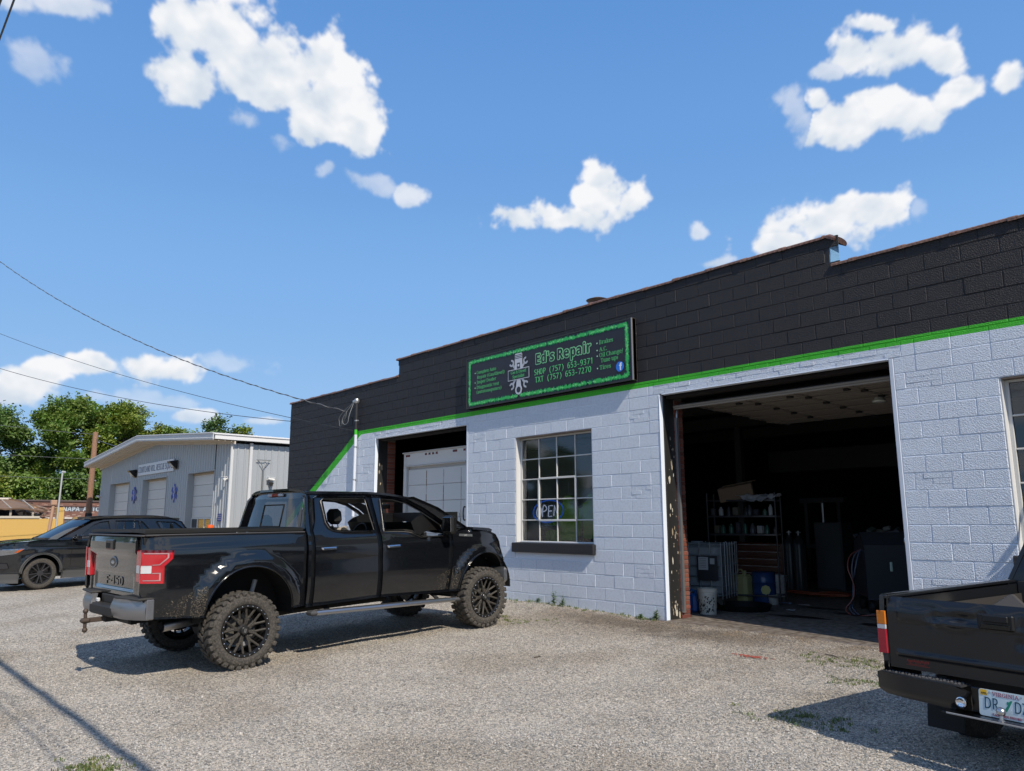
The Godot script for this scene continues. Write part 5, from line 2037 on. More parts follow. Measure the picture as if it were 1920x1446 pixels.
func suv() -> void:
	var o := thing("suv", "black family SUV with tinted windows parked facing the street beyond the pickup", "suv")
	o.transform = Transform3D(Basis(Vector3.UP, 3.271), Vector3(-15.691, -0.122, 5.7))
	var paint: Material = mats.black_paint
	var clad := mat("grey_cladding", 0.07, 0.072, 0.075, 0.6)
	for sd in [1.0, -1.0]:
		var fl: bool = sd > 0
		var skin := func(p: Vector2) -> Vector3: return fr(p.x, suv_side(p) * sd, p.y)
		var body := PackedVector2Array([Vector2(0.93, 0.42), Vector2(0.97, 0.65), Vector2(0.95, 0.92), Vector2(0.85, 1.04), Vector2(0.44, 1.125), Vector2(-0.1, 1.165), Vector2(-0.68, 1.175), Vector2(-0.95, 1.235), Vector2(-2.7, 1.30), Vector2(-3.75, 1.32), Vector2(-4.0, 1.15), Vector2(-4.05, 0.75), Vector2(-3.95, 0.45), Vector2(-3.38, 0.43)])
		body.append_array(arch_points(SUV_REAR, 0.44, PI, 0.0, 16))
		body.append_array(PackedVector2Array([Vector2(-2.45, 0.45), Vector2(-0.52, 0.45)]))
		body.append_array(arch_points(SUV_FRONT, 0.44, PI, 0.0, 16))
		var g := Geo.new()
		g.panel(body, skin, 0.08, 0.03, [], 0.0, fl)
		put("body_side", g, paint, o)
		for c in [SUV_FRONT, SUV_REAR]:
			var e := Geo.new()
			var q := arch_points(c, 0.475, PI + 0.06, -0.06, 22)
			q.append_array(arch_points(c, 0.41, -0.06, PI + 0.06, 22))
			e.panel(q, func(p: Vector2) -> Vector3: return fr(p.x, (suv_side(p) + 0.012) * sd, p.y), 0.06, 0.03, [], 0.0, fl)
			put("arch_trim", e, clad, o)
		var lo := Geo.new()
		lo.panel(PackedVector2Array([Vector2(-2.46, 0.24), Vector2(-0.51, 0.24), Vector2(-0.51, 0.49), Vector2(-2.46, 0.50)]), func(p: Vector2) -> Vector3: return fr(p.x, (suv_side(p) + 0.014) * sd, p.y), 0.1, 0.03, [], 0.0, fl)
		put("sill_cladding", lo, clad, o)
		for x in [-0.70, -1.73, -2.72]:
			var sm := Geo.new()
			sm.col = k3(0.002, 0.002, 0.002)
			var sp := []
			for h in [0.5, 0.65, 0.8, 0.95, 1.08, 1.19]:
				var q2 := Vector2(x - (0.16 * maxf(0.0, 0.9 - h) if x == -2.72 else 0.0), h)
				sp.append(fr(q2.x, (suv_side(q2) + 0.0005) * sd, q2.y))
			sm.tube(sp, 0.004, 5)
			put("door_seam", sm, mats.matt, o)
		# upper side frame with its windows
		var top := PackedVector2Array([Vector2(-0.70, 1.176), Vector2(-0.95, 1.236), Vector2(-2.7, 1.302), Vector2(-3.8, 1.32), Vector2(-3.62, 1.62), Vector2(-3.35, 1.70), Vector2(-2.35, 1.725), Vector2(-1.55, 1.69), Vector2(-1.25, 1.63), Vector2(-0.35, 1.165)])
		var glass := [
			PackedVector2Array([Vector2(-0.88, 1.245), Vector2(-1.66, 1.285), Vector2(-1.63, 1.635), Vector2(-1.42, 1.61), Vector2(-1.25, 1.54)]),
			PackedVector2Array([Vector2(-1.80, 1.292), Vector2(-2.45, 1.32), Vector2(-2.40, 1.645), Vector2(-1.80, 1.645)]),
			PackedVector2Array([Vector2(-2.50, 1.323), Vector2(-2.73, 1.335), Vector2(-2.52, 1.61), Vector2(-2.46, 1.64)]),
			PackedVector2Array([Vector2(-3.02, 1.36), Vector2(-3.70, 1.37), Vector2(-3.40, 1.61), Vector2(-2.88, 1.63)])]
		var t := Geo.new()
		t.panel(top, skin, 0.07, 0.03, glass, 0.0, fl)
		put("upper_frame", t, paint, o)
		for w in glass:
			var wg := Geo.new()
			wg.panel(w, func(p: Vector2) -> Vector3: return fr(p.x, (suv_side(p) - 0.006) * sd, p.y), 0.12, 0.0, [], 0.0, fl)
			put("window", wg, mats.tinted_glass, o)
		var br := Geo.new()
		br.bar(fr(-0.72, 0.955 * sd, 1.222), fr(-2.75, 0.925 * sd, 1.318), 0.012, 0.016)
		put("belt_strip", br, mats.brushed_steel, o)
		var rr := Geo.new()
		rr.col = k3(0.02, 0.02, 0.02)
		rr.tube(arc([fr(-1.5, 0.60 * sd, 1.72), fr(-1.7, 0.60 * sd, 1.765), fr(-2.5, 0.60 * sd, 1.79), fr(-3.1, 0.60 * sd, 1.77), fr(-3.35, 0.60 * sd, 1.725)]), 0.016, 8)
		put("roof_rail", rr, mats.gloss, o)
		# mirror with a bright cap
		var m := Geo.new()
		m.col = k3(0.015, 0.015, 0.016)
		m.bar(fr(-0.80, 0.90 * sd, 1.20), fr(-0.80, 1.0 * sd, 1.215), 0.07, 0.04, 0.01)
		m.t = at(fr(-0.80, 1.07 * sd, 1.245))
		m.box(Vector3(0, -0.035, 0), Vector3(0.22, 0.075, 0.13), 0.03)
		var mn := put("mirror", m, mats.gloss, o)
		var mc := Geo.new()
		mc.t = at(fr(-0.79, 1.075 * sd, 1.262))
		mc.box(Vector3(), Vector3(0.22, 0.085, 0.135), 0.04)
		put("mirror_cap", mc, mats.black_paint, mn)
		var mi := Geo.new()
		mi.t = at(fr(-0.868, 1.075 * sd, 1.255))
		mi.box(Vector3(), Vector3(0.18, 0.10, 0.008), 0.003)
		put("mirror_glass", mi, mats.chrome, mn)
		# headlight
		var h := Geo.new()
		h.col = k3(0.55, 0.57, 0.6)
		h.panel(PackedVector2Array([Vector2(0.34, 0.985), Vector2(0.52, 0.86), Vector2(0.90, 0.80), Vector2(0.95, 0.90), Vector2(0.80, 0.965)]), func(p: Vector2) -> Vector3: return fr(p.x, (suv_side(p) + 0.006) * sd, p.y), 0.05, 0.015, [], 0.0, fl)
		var hn := put("headlight", h, mats.chrome, o)
		var am := Geo.new()
		am.col = k3(0.45, 0.09, 0.01)
		am.panel(PackedVector2Array([Vector2(0.37, 0.968), Vector2(0.48, 0.89), Vector2(0.56, 0.885), Vector2(0.47, 0.955)]), func(p: Vector2) -> Vector3: return fr(p.x, (suv_side(p) + 0.009) * sd, p.y), 0.05, 0.003, [], 0.0, fl)
		put("side_marker", am, mats.gloss, hn)
		var fg := Geo.new()
		fg.col = k3(0.03, 0.03, 0.032)
		fg.panel(PackedVector2Array([Vector2(0.62, 0.52), Vector2(0.90, 0.50), Vector2(0.92, 0.66), Vector2(0.66, 0.64)]), func(p: Vector2) -> Vector3: return fr(p.x, (suv_side(p) + 0.006) * sd, p.y), 0.05, 0.02, [], 0.0, fl)
		put("fog_lamp", fg, mats.gloss, o)
		var lip := Geo.new()
		lip.panel(PackedVector2Array([Vector2(0.40, 0.16), Vector2(0.90, 0.17), Vector2(0.95, 0.42), Vector2(0.40, 0.42)]), func(p: Vector2) -> Vector3: return fr(p.x, (suv_side(p) + 0.008) * sd, p.y), 0.06, 0.03, [], 0.0, fl)
		put("bumper_lip", lip, clad, o)
		var tl := Geo.new()
		tl.panel(PackedVector2Array([Vector2(-3.72, 0.98), Vector2(-3.98, 0.96), Vector2(-3.98, 1.20), Vector2(-3.80, 1.22)]), func(p: Vector2) -> Vector3: return fr(p.x, (suv_side(p) + 0.006) * sd, p.y), 0.06, 0.02, [], 0.0, fl)
		put("tail_light", tl, mats.red_lens, o)
	# bonnet, roof, screens, ends
	var hood := func(p: Vector2) -> Vector3:
		var t := clampf((p.x + 0.25) / 1.15, 0, 1)
		return fr(p.x, p.y, lerpf(1.185, 1.06, pow(t, 1.6)) - 0.035 * pow(absf(p.y) / 0.9, 3.0))
	var hg := Geo.new()
	hg.panel(PackedVector2Array([Vector2(-0.60, -0.88), Vector2(0.3, -0.93), Vector2(0.82, -0.72), Vector2(0.97, -0.35), Vector2(1.0, 0.0), Vector2(0.97, 0.35), Vector2(0.82, 0.72), Vector2(0.3, 0.93), Vector2(-0.60, 0.88), Vector2(-0.25, 0.4), Vector2(-0.2, 0), Vector2(-0.25, -0.4)]), hood, 0.09, 0.04)
	put("bonnet", hg, paint, o)
	var rf := func(p: Vector2) -> Vector3:
		return fr(p.x, p.y, 1.70 + 0.07 * (1.0 - pow(clampf((p.x + 2.35) / 1.25, -1.2, 1.2), 2.0)) - 0.05 * pow(absf(p.y) / 0.74, 4.0))
	var rg := Geo.new()
	rg.panel(PackedVector2Array([Vector2(-1.22, -0.66), Vector2(-1.12, 0.0), Vector2(-1.22, 0.66), Vector2(-2.4, 0.72), Vector2(-3.58, 0.66), Vector2(-3.70, 0.0), Vector2(-3.58, -0.66), Vector2(-2.4, -0.72)]), rf, 0.1, 0.05)
	put("roof", rg, paint, o)
	var ws := func(p: Vector2) -> Vector3: return fr(lerpf(-0.36, -1.20, p.y) + 0.16 * (1.0 - pow(absf(p.x) / 0.8, 2.0)), p.x * lerpf(1.06, 0.86, p.y), lerpf(1.165, 1.665, p.y) - 0.04 * p.y * (1 - p.y) * -1.5)
	var wg2 := Geo.new()
	wg2.panel(PackedVector2Array([Vector2(-0.78, 0), Vector2(0.78, 0), Vector2(0.78, 1), Vector2(-0.78, 1)]), ws, 0.12, 0.0, [], 0.0, true)
	put("windscreen", wg2, mats.tinted_glass, o)
	var gr := Geo.new()
	gr.col = k3(0.02, 0.02, 0.022)
	gr.box(fr(0.93, 0, 0.80), Vector3(1.05, 0.36, 0.10), 0.04)
	gr.box(fr(0.90, 0, 0.45), Vector3(1.3, 0.34, 0.10), 0.05)
	put("grille", gr, mats.gloss, o)
	var bk := Geo.new()
	bk.box(fr(-3.90, 0, 0.92), Vector3(1.70, 0.75, 0.22), 0.08)
	put("tailgate", bk, paint, o)
	var rw := Geo.new()
	rw.toward(fr(-3.93, -0.74, 1.30), fr(-3.93, 0.74, 1.30), fr(-3.64, 0.64, 1.64), fr(-3.64, -0.64, 1.64), fr(-1, 0, 0.5))
	put("rear_window", rw, mats.tinted_glass, o)
	var un := Geo.new()
	un.box(fr(-1.5, 0, 0.42), Vector3(1.5, 0.28, 4.7))
	un.box(fr(-1.5, 0, 0.95), Vector3(1.7, 0.06, 3.9))
	put("underbody", un, mats.soft_black, o)
	var dsh := Geo.new()
	dsh.box(fr(-0.75, 0, 1.12), Vector3(1.6, 0.12, 0.5), 0.04)
	for r in [-0.38, 0.38]:
		dsh.box(fr(-1.75, r, 1.25), Vector3(0.5, 0.6, 0.16), 0.06)
		dsh.box(fr(-2.7, r, 1.2), Vector3(0.5, 0.5, 0.16), 0.06)
	put("cabin_trim", dsh, mats.trim_black, o)
	for e in [[-0.05, -1.0], [-0.05, 1.0], [-2.92, -1.0], [-2.92, 1.0]]:
		var w := car_wheel(0.375, 0.26, 0.235, 10, k3(0.035, 0.035, 0.037), 0.045)
		w.name = "wheel"
		o.add_child(w, true)
		w.transform = Transform3D(Basis(Vector3(e[1], 0, 0), Vector3(0, 1, 0), Vector3(0, 0, e[1])), fr(e[0], 0.955 * e[1], 0.375))


func car_wheel(rad: float, rim: float, wide: float, n: int, c: Color, deep: float) -> Node3D:
	# axis along local x, outer face at x = 0
	var w := Node3D.new()
	var turn := Transform3D(Basis(Vector3(0, 0, 1), Vector3(1, 0, 0), Vector3(0, 1, 0)), Vector3())
	var ty := Geo.new()
	ty.t = turn
	ty.lathe([Vector2(rim, -wide), Vector2(rad - 0.03, -wide - 0.005), Vector2(rad - 0.008, -wide + 0.02), Vector2(rad, -wide + 0.05), Vector2(rad, -0.05), Vector2(rad - 0.008, -0.02), Vector2(rad - 0.03, 0.003), Vector2((rad + rim) / 2, 0.008), Vector2(rim + 0.008, 0.0), Vector2(rim, -0.012)], 48)
	sub("tyre", ty, mats.tyre_rubber, w)
	var rm := Geo.new()
	rm.col = c
	rm.t = turn
	rm.lathe([Vector2(rim - 0.03, -wide + 0.02), Vector2(rim - 0.02, -0.05), Vector2(rim - 0.016, -0.012), Vector2(rim - 0.006, -0.002), Vector2(rim + 0.004, -0.004), Vector2(rim + 0.002, -0.015)], 48)
	rm.lathe([Vector2(0.07, -0.05), Vector2(0.066, -deep * 0.4), Vector2(0.045, -deep * 0.3), Vector2(0.0, -deep * 0.28)], 24)
	rm.col = k3(0.012, 0.012, 0.012)
	rm.lathe([Vector2(0.0, -0.13), Vector2(rim - 0.03, -0.125)], 24)
	sub("rim", rm, mats.gloss, w)
	for i in n:
		var g := Geo.new()
		g.col = c
		var b := Basis(Vector3.RIGHT, TAU * (floorf(i / 2.0) * 2.0 + (0.62 if i % 2 == 0 else 1.38)) / n)
		g.bar(b * Vector3(-deep * 0.7, 0.05, 0), b * Vector3(-0.014, rim - 0.014, 0), 0.03, 0.028, 0.008)
		sub("spoke", g, mats.gloss, w)
	return w


func sub(called: String, g: Geo, m: Material, parent: Node3D) -> void:
	var o := MeshInstance3D.new()
	o.mesh = g.mesh()
	o.material_override = m
	o.name = called
	parent.add_child(o, true)


# ---------------------------------------------------------------- the old pickup at the right: f forward of the bumper

func old_pickup() -> void:
	var o := thing("old_pickup", "weathered black small pickup with a dented tailgate at the right edge", "pickup truck")
	var yaw := -0.163
	var fwd := Vector3(-sin(yaw), -0.008, -cos(yaw)).normalized()
	var rgt := Vector3(cos(yaw), 0, -sin(yaw))
	o.transform = Transform3D(Basis(rgt, rgt.cross(fwd), -fwd), Vector3(5.747, -0.053, 4.321))
	var paint: Material = mats.worn_black_paint
	var dents := [[-0.42, 0.90, 0.05, 0.045, -0.016], [-0.27, 0.865, 0.075, 0.028, 0.014], [-0.24, 0.905, 0.10, 0.03, -0.02], [-0.12, 0.93, 0.05, 0.05, -0.018], [-0.52, 0.955, 0.12, 0.02, -0.010], [0.10, 0.79, 0.03, 0.03, -0.008], [0.12, 0.90, 0.05, 0.06, -0.014], [-0.40, 0.86, 0.03, 0.02, 0.010], [0.45, 0.88, 0.1, 0.06, -0.012]]
	var gate := func(p: Vector2) -> Vector3:
		var f := 0.085
		f += 0.05 * pow(clampf((p.y - 0.90) / 0.105, 0, 1), 2.0)
		# upper panel stands a little proud of the lower one, above a soft crease
		f -= 0.010 * smoothstep(0.845, 0.865, p.y) * smoothstep(0.69, 0.64, absf(p.x))
		# long pressed rib
		f -= 0.014 * smoothstep(0.020, 0.008, absf(p.y - 0.640)) * smoothstep(0.70, 0.67, absf(p.x))
		for d in dents:
			f -= 1.7 * d[4] * exp(-pow((p.x - d[0]) / d[2], 2.0) - pow((p.y - d[1]) / d[3], 2.0))
		return fr(f, p.x, p.y)
	var g := Geo.new()
	g.panel(PackedVector2Array([Vector2(-0.742, 0.545), Vector2(0.742, 0.545), Vector2(0.742, 0.99), Vector2(0.735, 1.004), Vector2(-0.735, 1.004), Vector2(-0.742, 0.99)]), gate, 0.016, 0.055)
	g.box(fr(0.145, 0, 0.985), Vector3(1.46, 0.03, 0.03), 0.006)
	var tg := put("tailgate", g, paint, o)
	var hd := Geo.new()
	hd.col = k3(0.012, 0.012, 0.013)
	hd.box(fr(0.078, -0.03, 0.905), Vector3(0.215, 0.095, 0.02), 0.012)
	hd.col = k3(0.02, 0.02, 0.021)
	hd.box(fr(0.066, -0.025, 0.925), Vector3(0.15, 0.042, 0.016), 0.006)
	var hn := put("tailgate_handle", hd, mats.trim_black, tg)
	var rc := Geo.new()
	rc.col = k3(0.003, 0.003, 0.003)
	rc.box(fr(0.066, -0.03, 0.878), Vector3(0.17, 0.03, 0.006), 0.003)
	put("handle_recess", rc, mats.gloss, hn)
	var st := Geo.new()
	st.col = k3(0.24, 0.03, 0.022)
	st.t = at(fr(0.0845, -0.55, 0.598))
	for i in 16:
		# lettering too worn to read
		st.box(Vector3(-0.07 + i * 0.0094, rng.randf_range(-0.002, 0.006), 0), Vector3(0.0055, rng.randf_range(0.010, 0.020), 0.001))
	for e in [[0.022, 0.155], [-0.017, 0.12], [-0.024, 0.16]]:
		st.box(Vector3(0, e[0], 0), Vector3(e[1], 0.003, 0.001))
	put("red_sticker", st, mats.matt, tg)
	for sd in [1.0, -1.0]:
		# bed side wrapped round the rear corner
		var sk := func(p: Vector2) -> Vector3: return fr(p.x, sd * (0.815 - 0.055 * pow(clampf((0.20 - p.x) / 0.115, 0, 1), 2.2) - 0.05 * pow(clampf((0.66 - p.y) / 0.28, 0, 1), 2.0) - 0.02 * pow(clampf((p.y - 0.85) / 0.2, 0, 1), 2.0)), p.y)
		var sp := PackedVector2Array([Vector2(0.10, 1.005), Vector2(0.08, 0.8), Vector2(0.085, 0.58), Vector2(0.16, 0.47), Vector2(0.50, 0.42)])
		sp.append_array(arch_points(Vector2(0.93, 0.40), 0.42, PI, 0.0, 14))
		sp.append_array(PackedVector2Array([Vector2(1.89, 0.42), Vector2(1.89, 1.055)]))
		var s := Geo.new()
		s.panel(sp, sk, 0.06, 0.03, [], 0.0, sd > 0)
		# corner post that closes the gap to the tailgate
		s.toward(fr(0.10, 0.745 * sd, 0.56), fr(0.084, 0.765 * sd, 0.56), fr(0.098, 0.745 * sd, 1.0), fr(0.10, 0.735 * sd, 1.0), fr(-1, 0, 0))
		put("bed_side", s, paint, o)
		var rl := Geo.new()
		rl.bar(fr(0.095, 0.77 * sd, 1.0), fr(1.89, 0.77 * sd, 1.05), 0.055, 0.025, 0.006)
		rl.bar(fr(0.13, 0.735 * sd, 0.94), fr(1.88, 0.735 * sd, 0.985), 0.012, 0.09)
		put("bed_rail", rl, paint, o)
		var iw := Geo.new()
		iw.toward(fr(0.12, 0.69 * sd, 0.60), fr(1.88, 0.69 * sd, 0.60), fr(1.88, 0.70 * sd, 0.96), fr(0.12, 0.70 * sd, 0.92), fr(0, -sd, 0))
		put("bed_wall", iw, mat("scuffed_bed", 0.03, 0.027, 0.025, 0.7), o)
		# three-colour lamp
		var ln := func(p: Vector2) -> Vector3: return sk.call(p) + Vector3(0.006 * sd, 0, 0.0)
		for e in [["amber_lens", 0.818, 0.908, k3(0.62, 0.17, 0.01)], ["clear_lens", 0.787, 0.817, k3(0.50, 0.50, 0.52)], ["stop_lens", 0.628, 0.786, k3(0.36, 0.014, 0.03)]]:
			var l := Geo.new()
			l.col = e[3]
			l.panel(PackedVector2Array([Vector2(0.083, e[1]), Vector2(0.22, e[1]), Vector2(0.22, e[2]), Vector2(0.083, e[2])]), ln, 0.03, 0.015, [], 0.0, sd > 0)
			l.box(fr(0.078, 0.782 * sd, (e[1] + e[2]) / 2), Vector3(0.062, e[2] - e[1], 0.016), 0.003)
			put(e[0], l, mats.gloss, o)
		var fp := Geo.new()
		fp.col = k3(0.02, 0.02, 0.02)
		fp.t = at(fr(0.56, 0.66 * sd, 0.245), Vector3(-0.12, 0, 0))
		fp.box(Vector3(), Vector3(0.26, 0.30, 0.012), 0.004)
		put("mud_flap", fp, mats.matt, o)
		var w := car_wheel(0.335, 0.19, 0.20, 8, k3(0.25, 0.25, 0.26), 0.05)
		w.name = "wheel"
		o.add_child(w, true)
		w.transform = Transform3D(Basis(Vector3(sd, 0, 0), Vector3(0, 1, 0), Vector3(0, 0, sd)), fr(0.93, 0.76 * sd, 0.335))
		var w2 := w.duplicate()
		w2.name = "wheel"
		o.add_child(w2, true)
		w2.transform = Transform3D(w.transform.basis, fr(3.60, 0.76 * sd, 0.335))
		# cab side
		var cs := func(p: Vector2) -> Vector3: return fr(p.x, sd * (0.80 - 0.42 * clampf(p.y - 1.03, 0, 1)), p.y)
		var cp := PackedVector2Array([Vector2(1.93, 0.42), Vector2(3.15, 0.42), Vector2(3.2, 1.0), Vector2(3.35, 1.02), Vector2(2.85, 1.52), Vector2(2.6, 1.575), Vector2(2.12, 1.585), Vector2(2.04, 1.54), Vector2(1.93, 1.05)])
		var ch := PackedVector2Array([Vector2(2.25, 1.07), Vector2(3.14, 1.05), Vector2(2.80, 1.45), Vector2(2.6, 1.51), Vector2(2.30, 1.52)])
		var cg := Geo.new()
		cg.panel(cp, cs, 0.07, 0.03, [ch], 0.0, sd > 0)
		put("cab_side", cg, paint, o)
		var gw := Geo.new()
		gw.panel(ch, func(p: Vector2) -> Vector3: return cs.call(p) - Vector3(0.012 * sd, 0, 0), 0.15, 0.0, [], 0.0, sd > 0)
		put("window", gw, mats.tinted_glass, o)
		var wing := PackedVector2Array([Vector2(3.16, 0.42)])
		wing.append_array(arch_points(Vector2(3.60, 0.40), 0.40, PI, 0.0, 14))
		wing.append_array(PackedVector2Array([Vector2(4.25, 0.42), Vector2(4.28, 0.85), Vector2(3.30, 0.99), Vector2(3.2, 0.99)]))
		var wi := Geo.new()
		wi.panel(wing, func(p: Vector2) -> Vector3: return fr(p.x, 0.81 * sd, p.y), 0.1, 0.03, [], 0.0, sd > 0)
		put("front_wing", wi, paint, o)
	# load bed
	var bed := Geo.new()
	bed.box(fr(1.0, 0, 0.585), Vector3(1.38, 0.03, 1.76))
	bed.box(fr(1.885, 0, 0.82), Vector3(1.44, 0.46, 0.03))
	for k in 8:
		bed.box(fr(1.0, -0.6 + k * 0.17, 0.605), Vector3(0.06, 0.012, 1.74), 0.004)
	put("load_bed", bed, mats.scuffed_bed, o)
	# cab roof, back and bonnet
	var rf := Geo.new()
	rf.panel(PackedVector2Array([Vector2(2.08, -0.57), Vector2(2.85, -0.59), Vector2(2.90, 0), Vector2(2.85, 0.59), Vector2(2.08, 0.57), Vector2(2.04, 0)]), func(p: Vector2) -> Vector3: return fr(p.x, p.y, 1.60 - 0.03 * pow(absf(p.y) / 0.58, 4.0) - 0.06 * pow(clampf((p.x - 2.5) / 0.4, 0, 1), 2.0)), 0.1, 0.04)
	rf.panel(PackedVector2Array([Vector2(3.15, -0.80), Vector2(4.28, -0.78), Vector2(4.28, 0.78), Vector2(3.15, 0.80)]), func(p: Vector2) -> Vector3: return fr(p.x, p.y, 1.02 - 0.12 * pow((p.x - 3.15) / 1.15, 2.0) - 0.03 * pow(absf(p.y) / 0.8, 3.0)), 0.15, 0.04)
	put("roof", rf, paint, o)
	var cb := Geo.new()
	var cbf := func(p: Vector2) -> Vector3: return fr(1.935 + 0.12 * clampf((p.y - 1.05) / 0.5, 0, 1), p.x, p.y)
	var cbh := PackedVector2Array([Vector2(-0.62, 1.12), Vector2(0.62, 1.12), Vector2(0.54, 1.50), Vector2(-0.54, 1.50)])
	cb.panel(PackedVector2Array([Vector2(-0.80, 0.45), Vector2(0.80, 0.45), Vector2(0.80, 1.04), Vector2(0.585, 1.585), Vector2(-0.585, 1.585), Vector2(-0.80, 1.04)]), cbf, 0.1, 0.03, [cbh])
	put("cab_back", cb, paint, o)
	var rw := Geo.new()
	rw.panel(cbh, func(p: Vector2) -> Vector3: return cbf.call(p) - Vector3(0, 0, 0.01), 0.2)
	put("rear_window", rw, mats.tinted_glass, o)
	var wsn := Geo.new()
	wsn.toward(fr(3.36, -0.72, 1.02), fr(3.36, 0.72, 1.02), fr(2.87, 0.58, 1.54), fr(2.87, -0.58, 1.54), fr(1, 0, 1))
	put("windscreen", wsn, mats.tinted_glass, o)
	var fe := Geo.new()
	fe.box(fr(4.30, 0, 0.64), Vector3(1.55, 0.5, 0.10), 0.03)
	fe.box(fr(2.2, 0, 0.50), Vector3(0.9, 0.16, 3.9))
	put("front_end", fe, mats.trim_black, o)
	# step bumper: tapered ends, tread plate on top, a dropped middle that carries the plate
	for sd in [1.0, -1.0]:
		var b := Geo.new()
		var pr := func(p: Vector2) -> Vector3: return fr(0.0 + 0.05 * pow(clampf((p.x - 0.55) / 0.27, 0, 1), 2.0) + 0.012 * smoothstep(0.40, 0.37, p.y), p.x * sd, p.y)
		b.panel(PackedVector2Array([Vector2(0.29, 0.36), Vector2(0.76, 0.375), Vector2(0.815, 0.40), Vector2(0.825, 0.505), Vector2(0.80, 0.513), Vector2(0.30, 0.505), Vector2(0.20, 0.475)]), pr, 0.03, 0.04, [], 0.0, sd < 0)
		b.bar(fr(0.055, 0.822 * sd, 0.455), fr(0.17, 0.80 * sd, 0.455), 0.012, 0.10, 0.004)
		var bn := put("bumper_end", b, mats.worn_black_paint, o)
		var dp := Geo.new()
		var tp := func(p: Vector2) -> Vector3: return fr(p.y, p.x * sd, 0.514 - 0.008 * smoothstep(0.35, 0.2, p.x))
		dp.col = k3(0.05, 0.05, 0.052)
		dp.panel(PackedVector2Array([Vector2(0.24, 0.012), Vector2(0.55, 0.012), Vector2(0.80, 0.055), Vector2(0.815, 0.13), Vector2(0.24, 0.13)]), tp, 0.05, 0.01, [], 0.0, sd < 0)
		# diamond tread
		dp.col = k3(0.11, 0.11, 0.115)
		for i in 24:
			for k in 5:
				var q := Vector2(0.26 + i * 0.0232 + (0.0116 if k % 2 else 0.0), 0.03 + k * 0.021)
				if q.x > 0.78 or q.y < 0.02 + 0.045 * clampf((q.x - 0.5) / 0.3, 0, 1):
					continue
				dp.t = Transform3D(Basis(Vector3.UP, 0.8 if (i + k) % 2 else -0.8), tp.call(q))
				dp.box(Vector3(0, 0.002, 0), Vector3(0.017, 0.004, 0.005), 0.0015)
		dp.t = Transform3D()
		put("tread_plate", dp, mats.gloss, bn)
		var tw := Geo.new()
		tw.t = at(fr(-0.006, 0.235 * sd, 0.415), Vector3(PI / 2, 0, 0))
		tw.lathe([Vector2(0.034, 0.0), Vector2(0.032, 0.012), Vector2(0.026, 0.014), Vector2(0.018, 0.006), Vector2(0, 0.004)], 20)
		put("plate_lamp", tw, mats.chrome, bn)
	var md := Geo.new()
	md.col = k3(0.014, 0.014, 0.015)
	md.box(fr(0.05, 0, 0.435), Vector3(0.40, 0.15, 0.03), 0.006)
	md.box(fr(-0.005, 0, 0.352), Vector3(0.66, 0.012, 0.14), 0.004)
	put("bumper_step", md, mats.worn_black_paint, o)
	var cr := Geo.new()
	cr.col = k3(0.28, 0.28, 0.28)
	cr.box(fr(-0.076, 0, 0.352), Vector3(0.60, 0.010, 0.006), 0.002)
	put("worn_edge", cr, mats.gloss, o)
	var ball := Geo.new()
	var prof := [Vector2(0.022, 0.0), Vector2(0.013, 0.006), Vector2(0.012, 0.03)]
	for i in 9:
		var a := lerpf(-1.1, PI / 2, i / 8.0)
		prof.append(Vector2(cos(a) * 0.026, 0.054 + sin(a) * 0.026))
	ball.t = at(fr(-0.045, 0.01, 0.357))
	ball.lathe(prof, 18)
	put("tow_ball", ball, mats.brushed_steel, o)
	licence_plate(o)
	# rails, spare axle
	var ax := Geo.new()
	ax.tube([fr(0.93, -0.6, 0.335), fr(0.93, 0.6, 0.335)], 0.045, 10)
	ax.box(fr(0.93, 0, 0.335), Vector3(0.22, 0.2, 0.22), 0.06)
	ax.bar(fr(0.12, -0.42, 0.47), fr(3.9, -0.42, 0.47), 0.07, 0.12)
	ax.bar(fr(0.12, 0.42, 0.47), fr(3.9, 0.42, 0.47), 0.07, 0.12)
	put("axle", ax, mats.soft_black, o)
	# what lies in the bed
	var base := o.transform
	var cl := Geo.new()
	cl.col = k3(0.62, 0.62, 0.62)
	var cloth_noise := noise(FastNoiseLite.TYPE_SIMPLEX, 3.0, 3, 19)
	cl.panel(PackedVector2Array([Vector2(-0.30, 0.13), Vector2(0.02, 0.12), Vector2(0.35, 0.14), Vector2(0.42, 0.5), Vector2(0.05, 0.62), Vector2(-0.28, 0.45)]), func(p: Vector2) -> Vector3: return fr(p.y + 0.1, p.x + 0.05, 0.962 + 0.03 * cloth_noise.get_noise_2d(p.x * 3, p.y * 3) - 0.12 * pow(clampf((p.y - 0.3) / 0.3, 0, 1), 2.0)), 0.04, 0.01)
	var cln := put("white_tarp", cl, mats.cloth)
	cln.transform = base
	tag(cln, "crumpled white sheet in the bed of the old pickup behind its tailgate", "tarp")
	var hs := Geo.new()
	hs.col = k3(0.40, 0.015, 0.03)
	var loop := []
	for i in 40:
		var a := TAU * i / 13.0
		loop.append(fr(1.25 + sin(a) * 0.16, 0.32 + cos(a) * 0.16, 0.93 + 0.001 * i + 0.02 * sin(a)))
	hs.tube(loop, 0.014, 8)
	var hsn := put("red_hose", hs, mats.gloss)
	hsn.transform = base
	tag(hsn, "coiled red air hose lying in the old pickup's bed", "hose")
	var jk := Geo.new()
	jk.col = k3(0.05, 0.045, 0.04)
	for i in 9:
		jk.t = Transform3D(Basis.from_euler(Vector3(rng.randf(), rng.randf() * 3, rng.randf())), fr(rng.randf_range(0.7, 1.6), rng.randf_range(-0.5, 0.5), 0.68 + 0.02 * i))
		jk.box(Vector3(), Vector3(rng.randf_range(0.2, 0.5), 0.1, rng.randf_range(0.15, 0.4)), 0.02)
	var jn := put("scrap_heap", jk, mats.paint)
	jn.transform = base
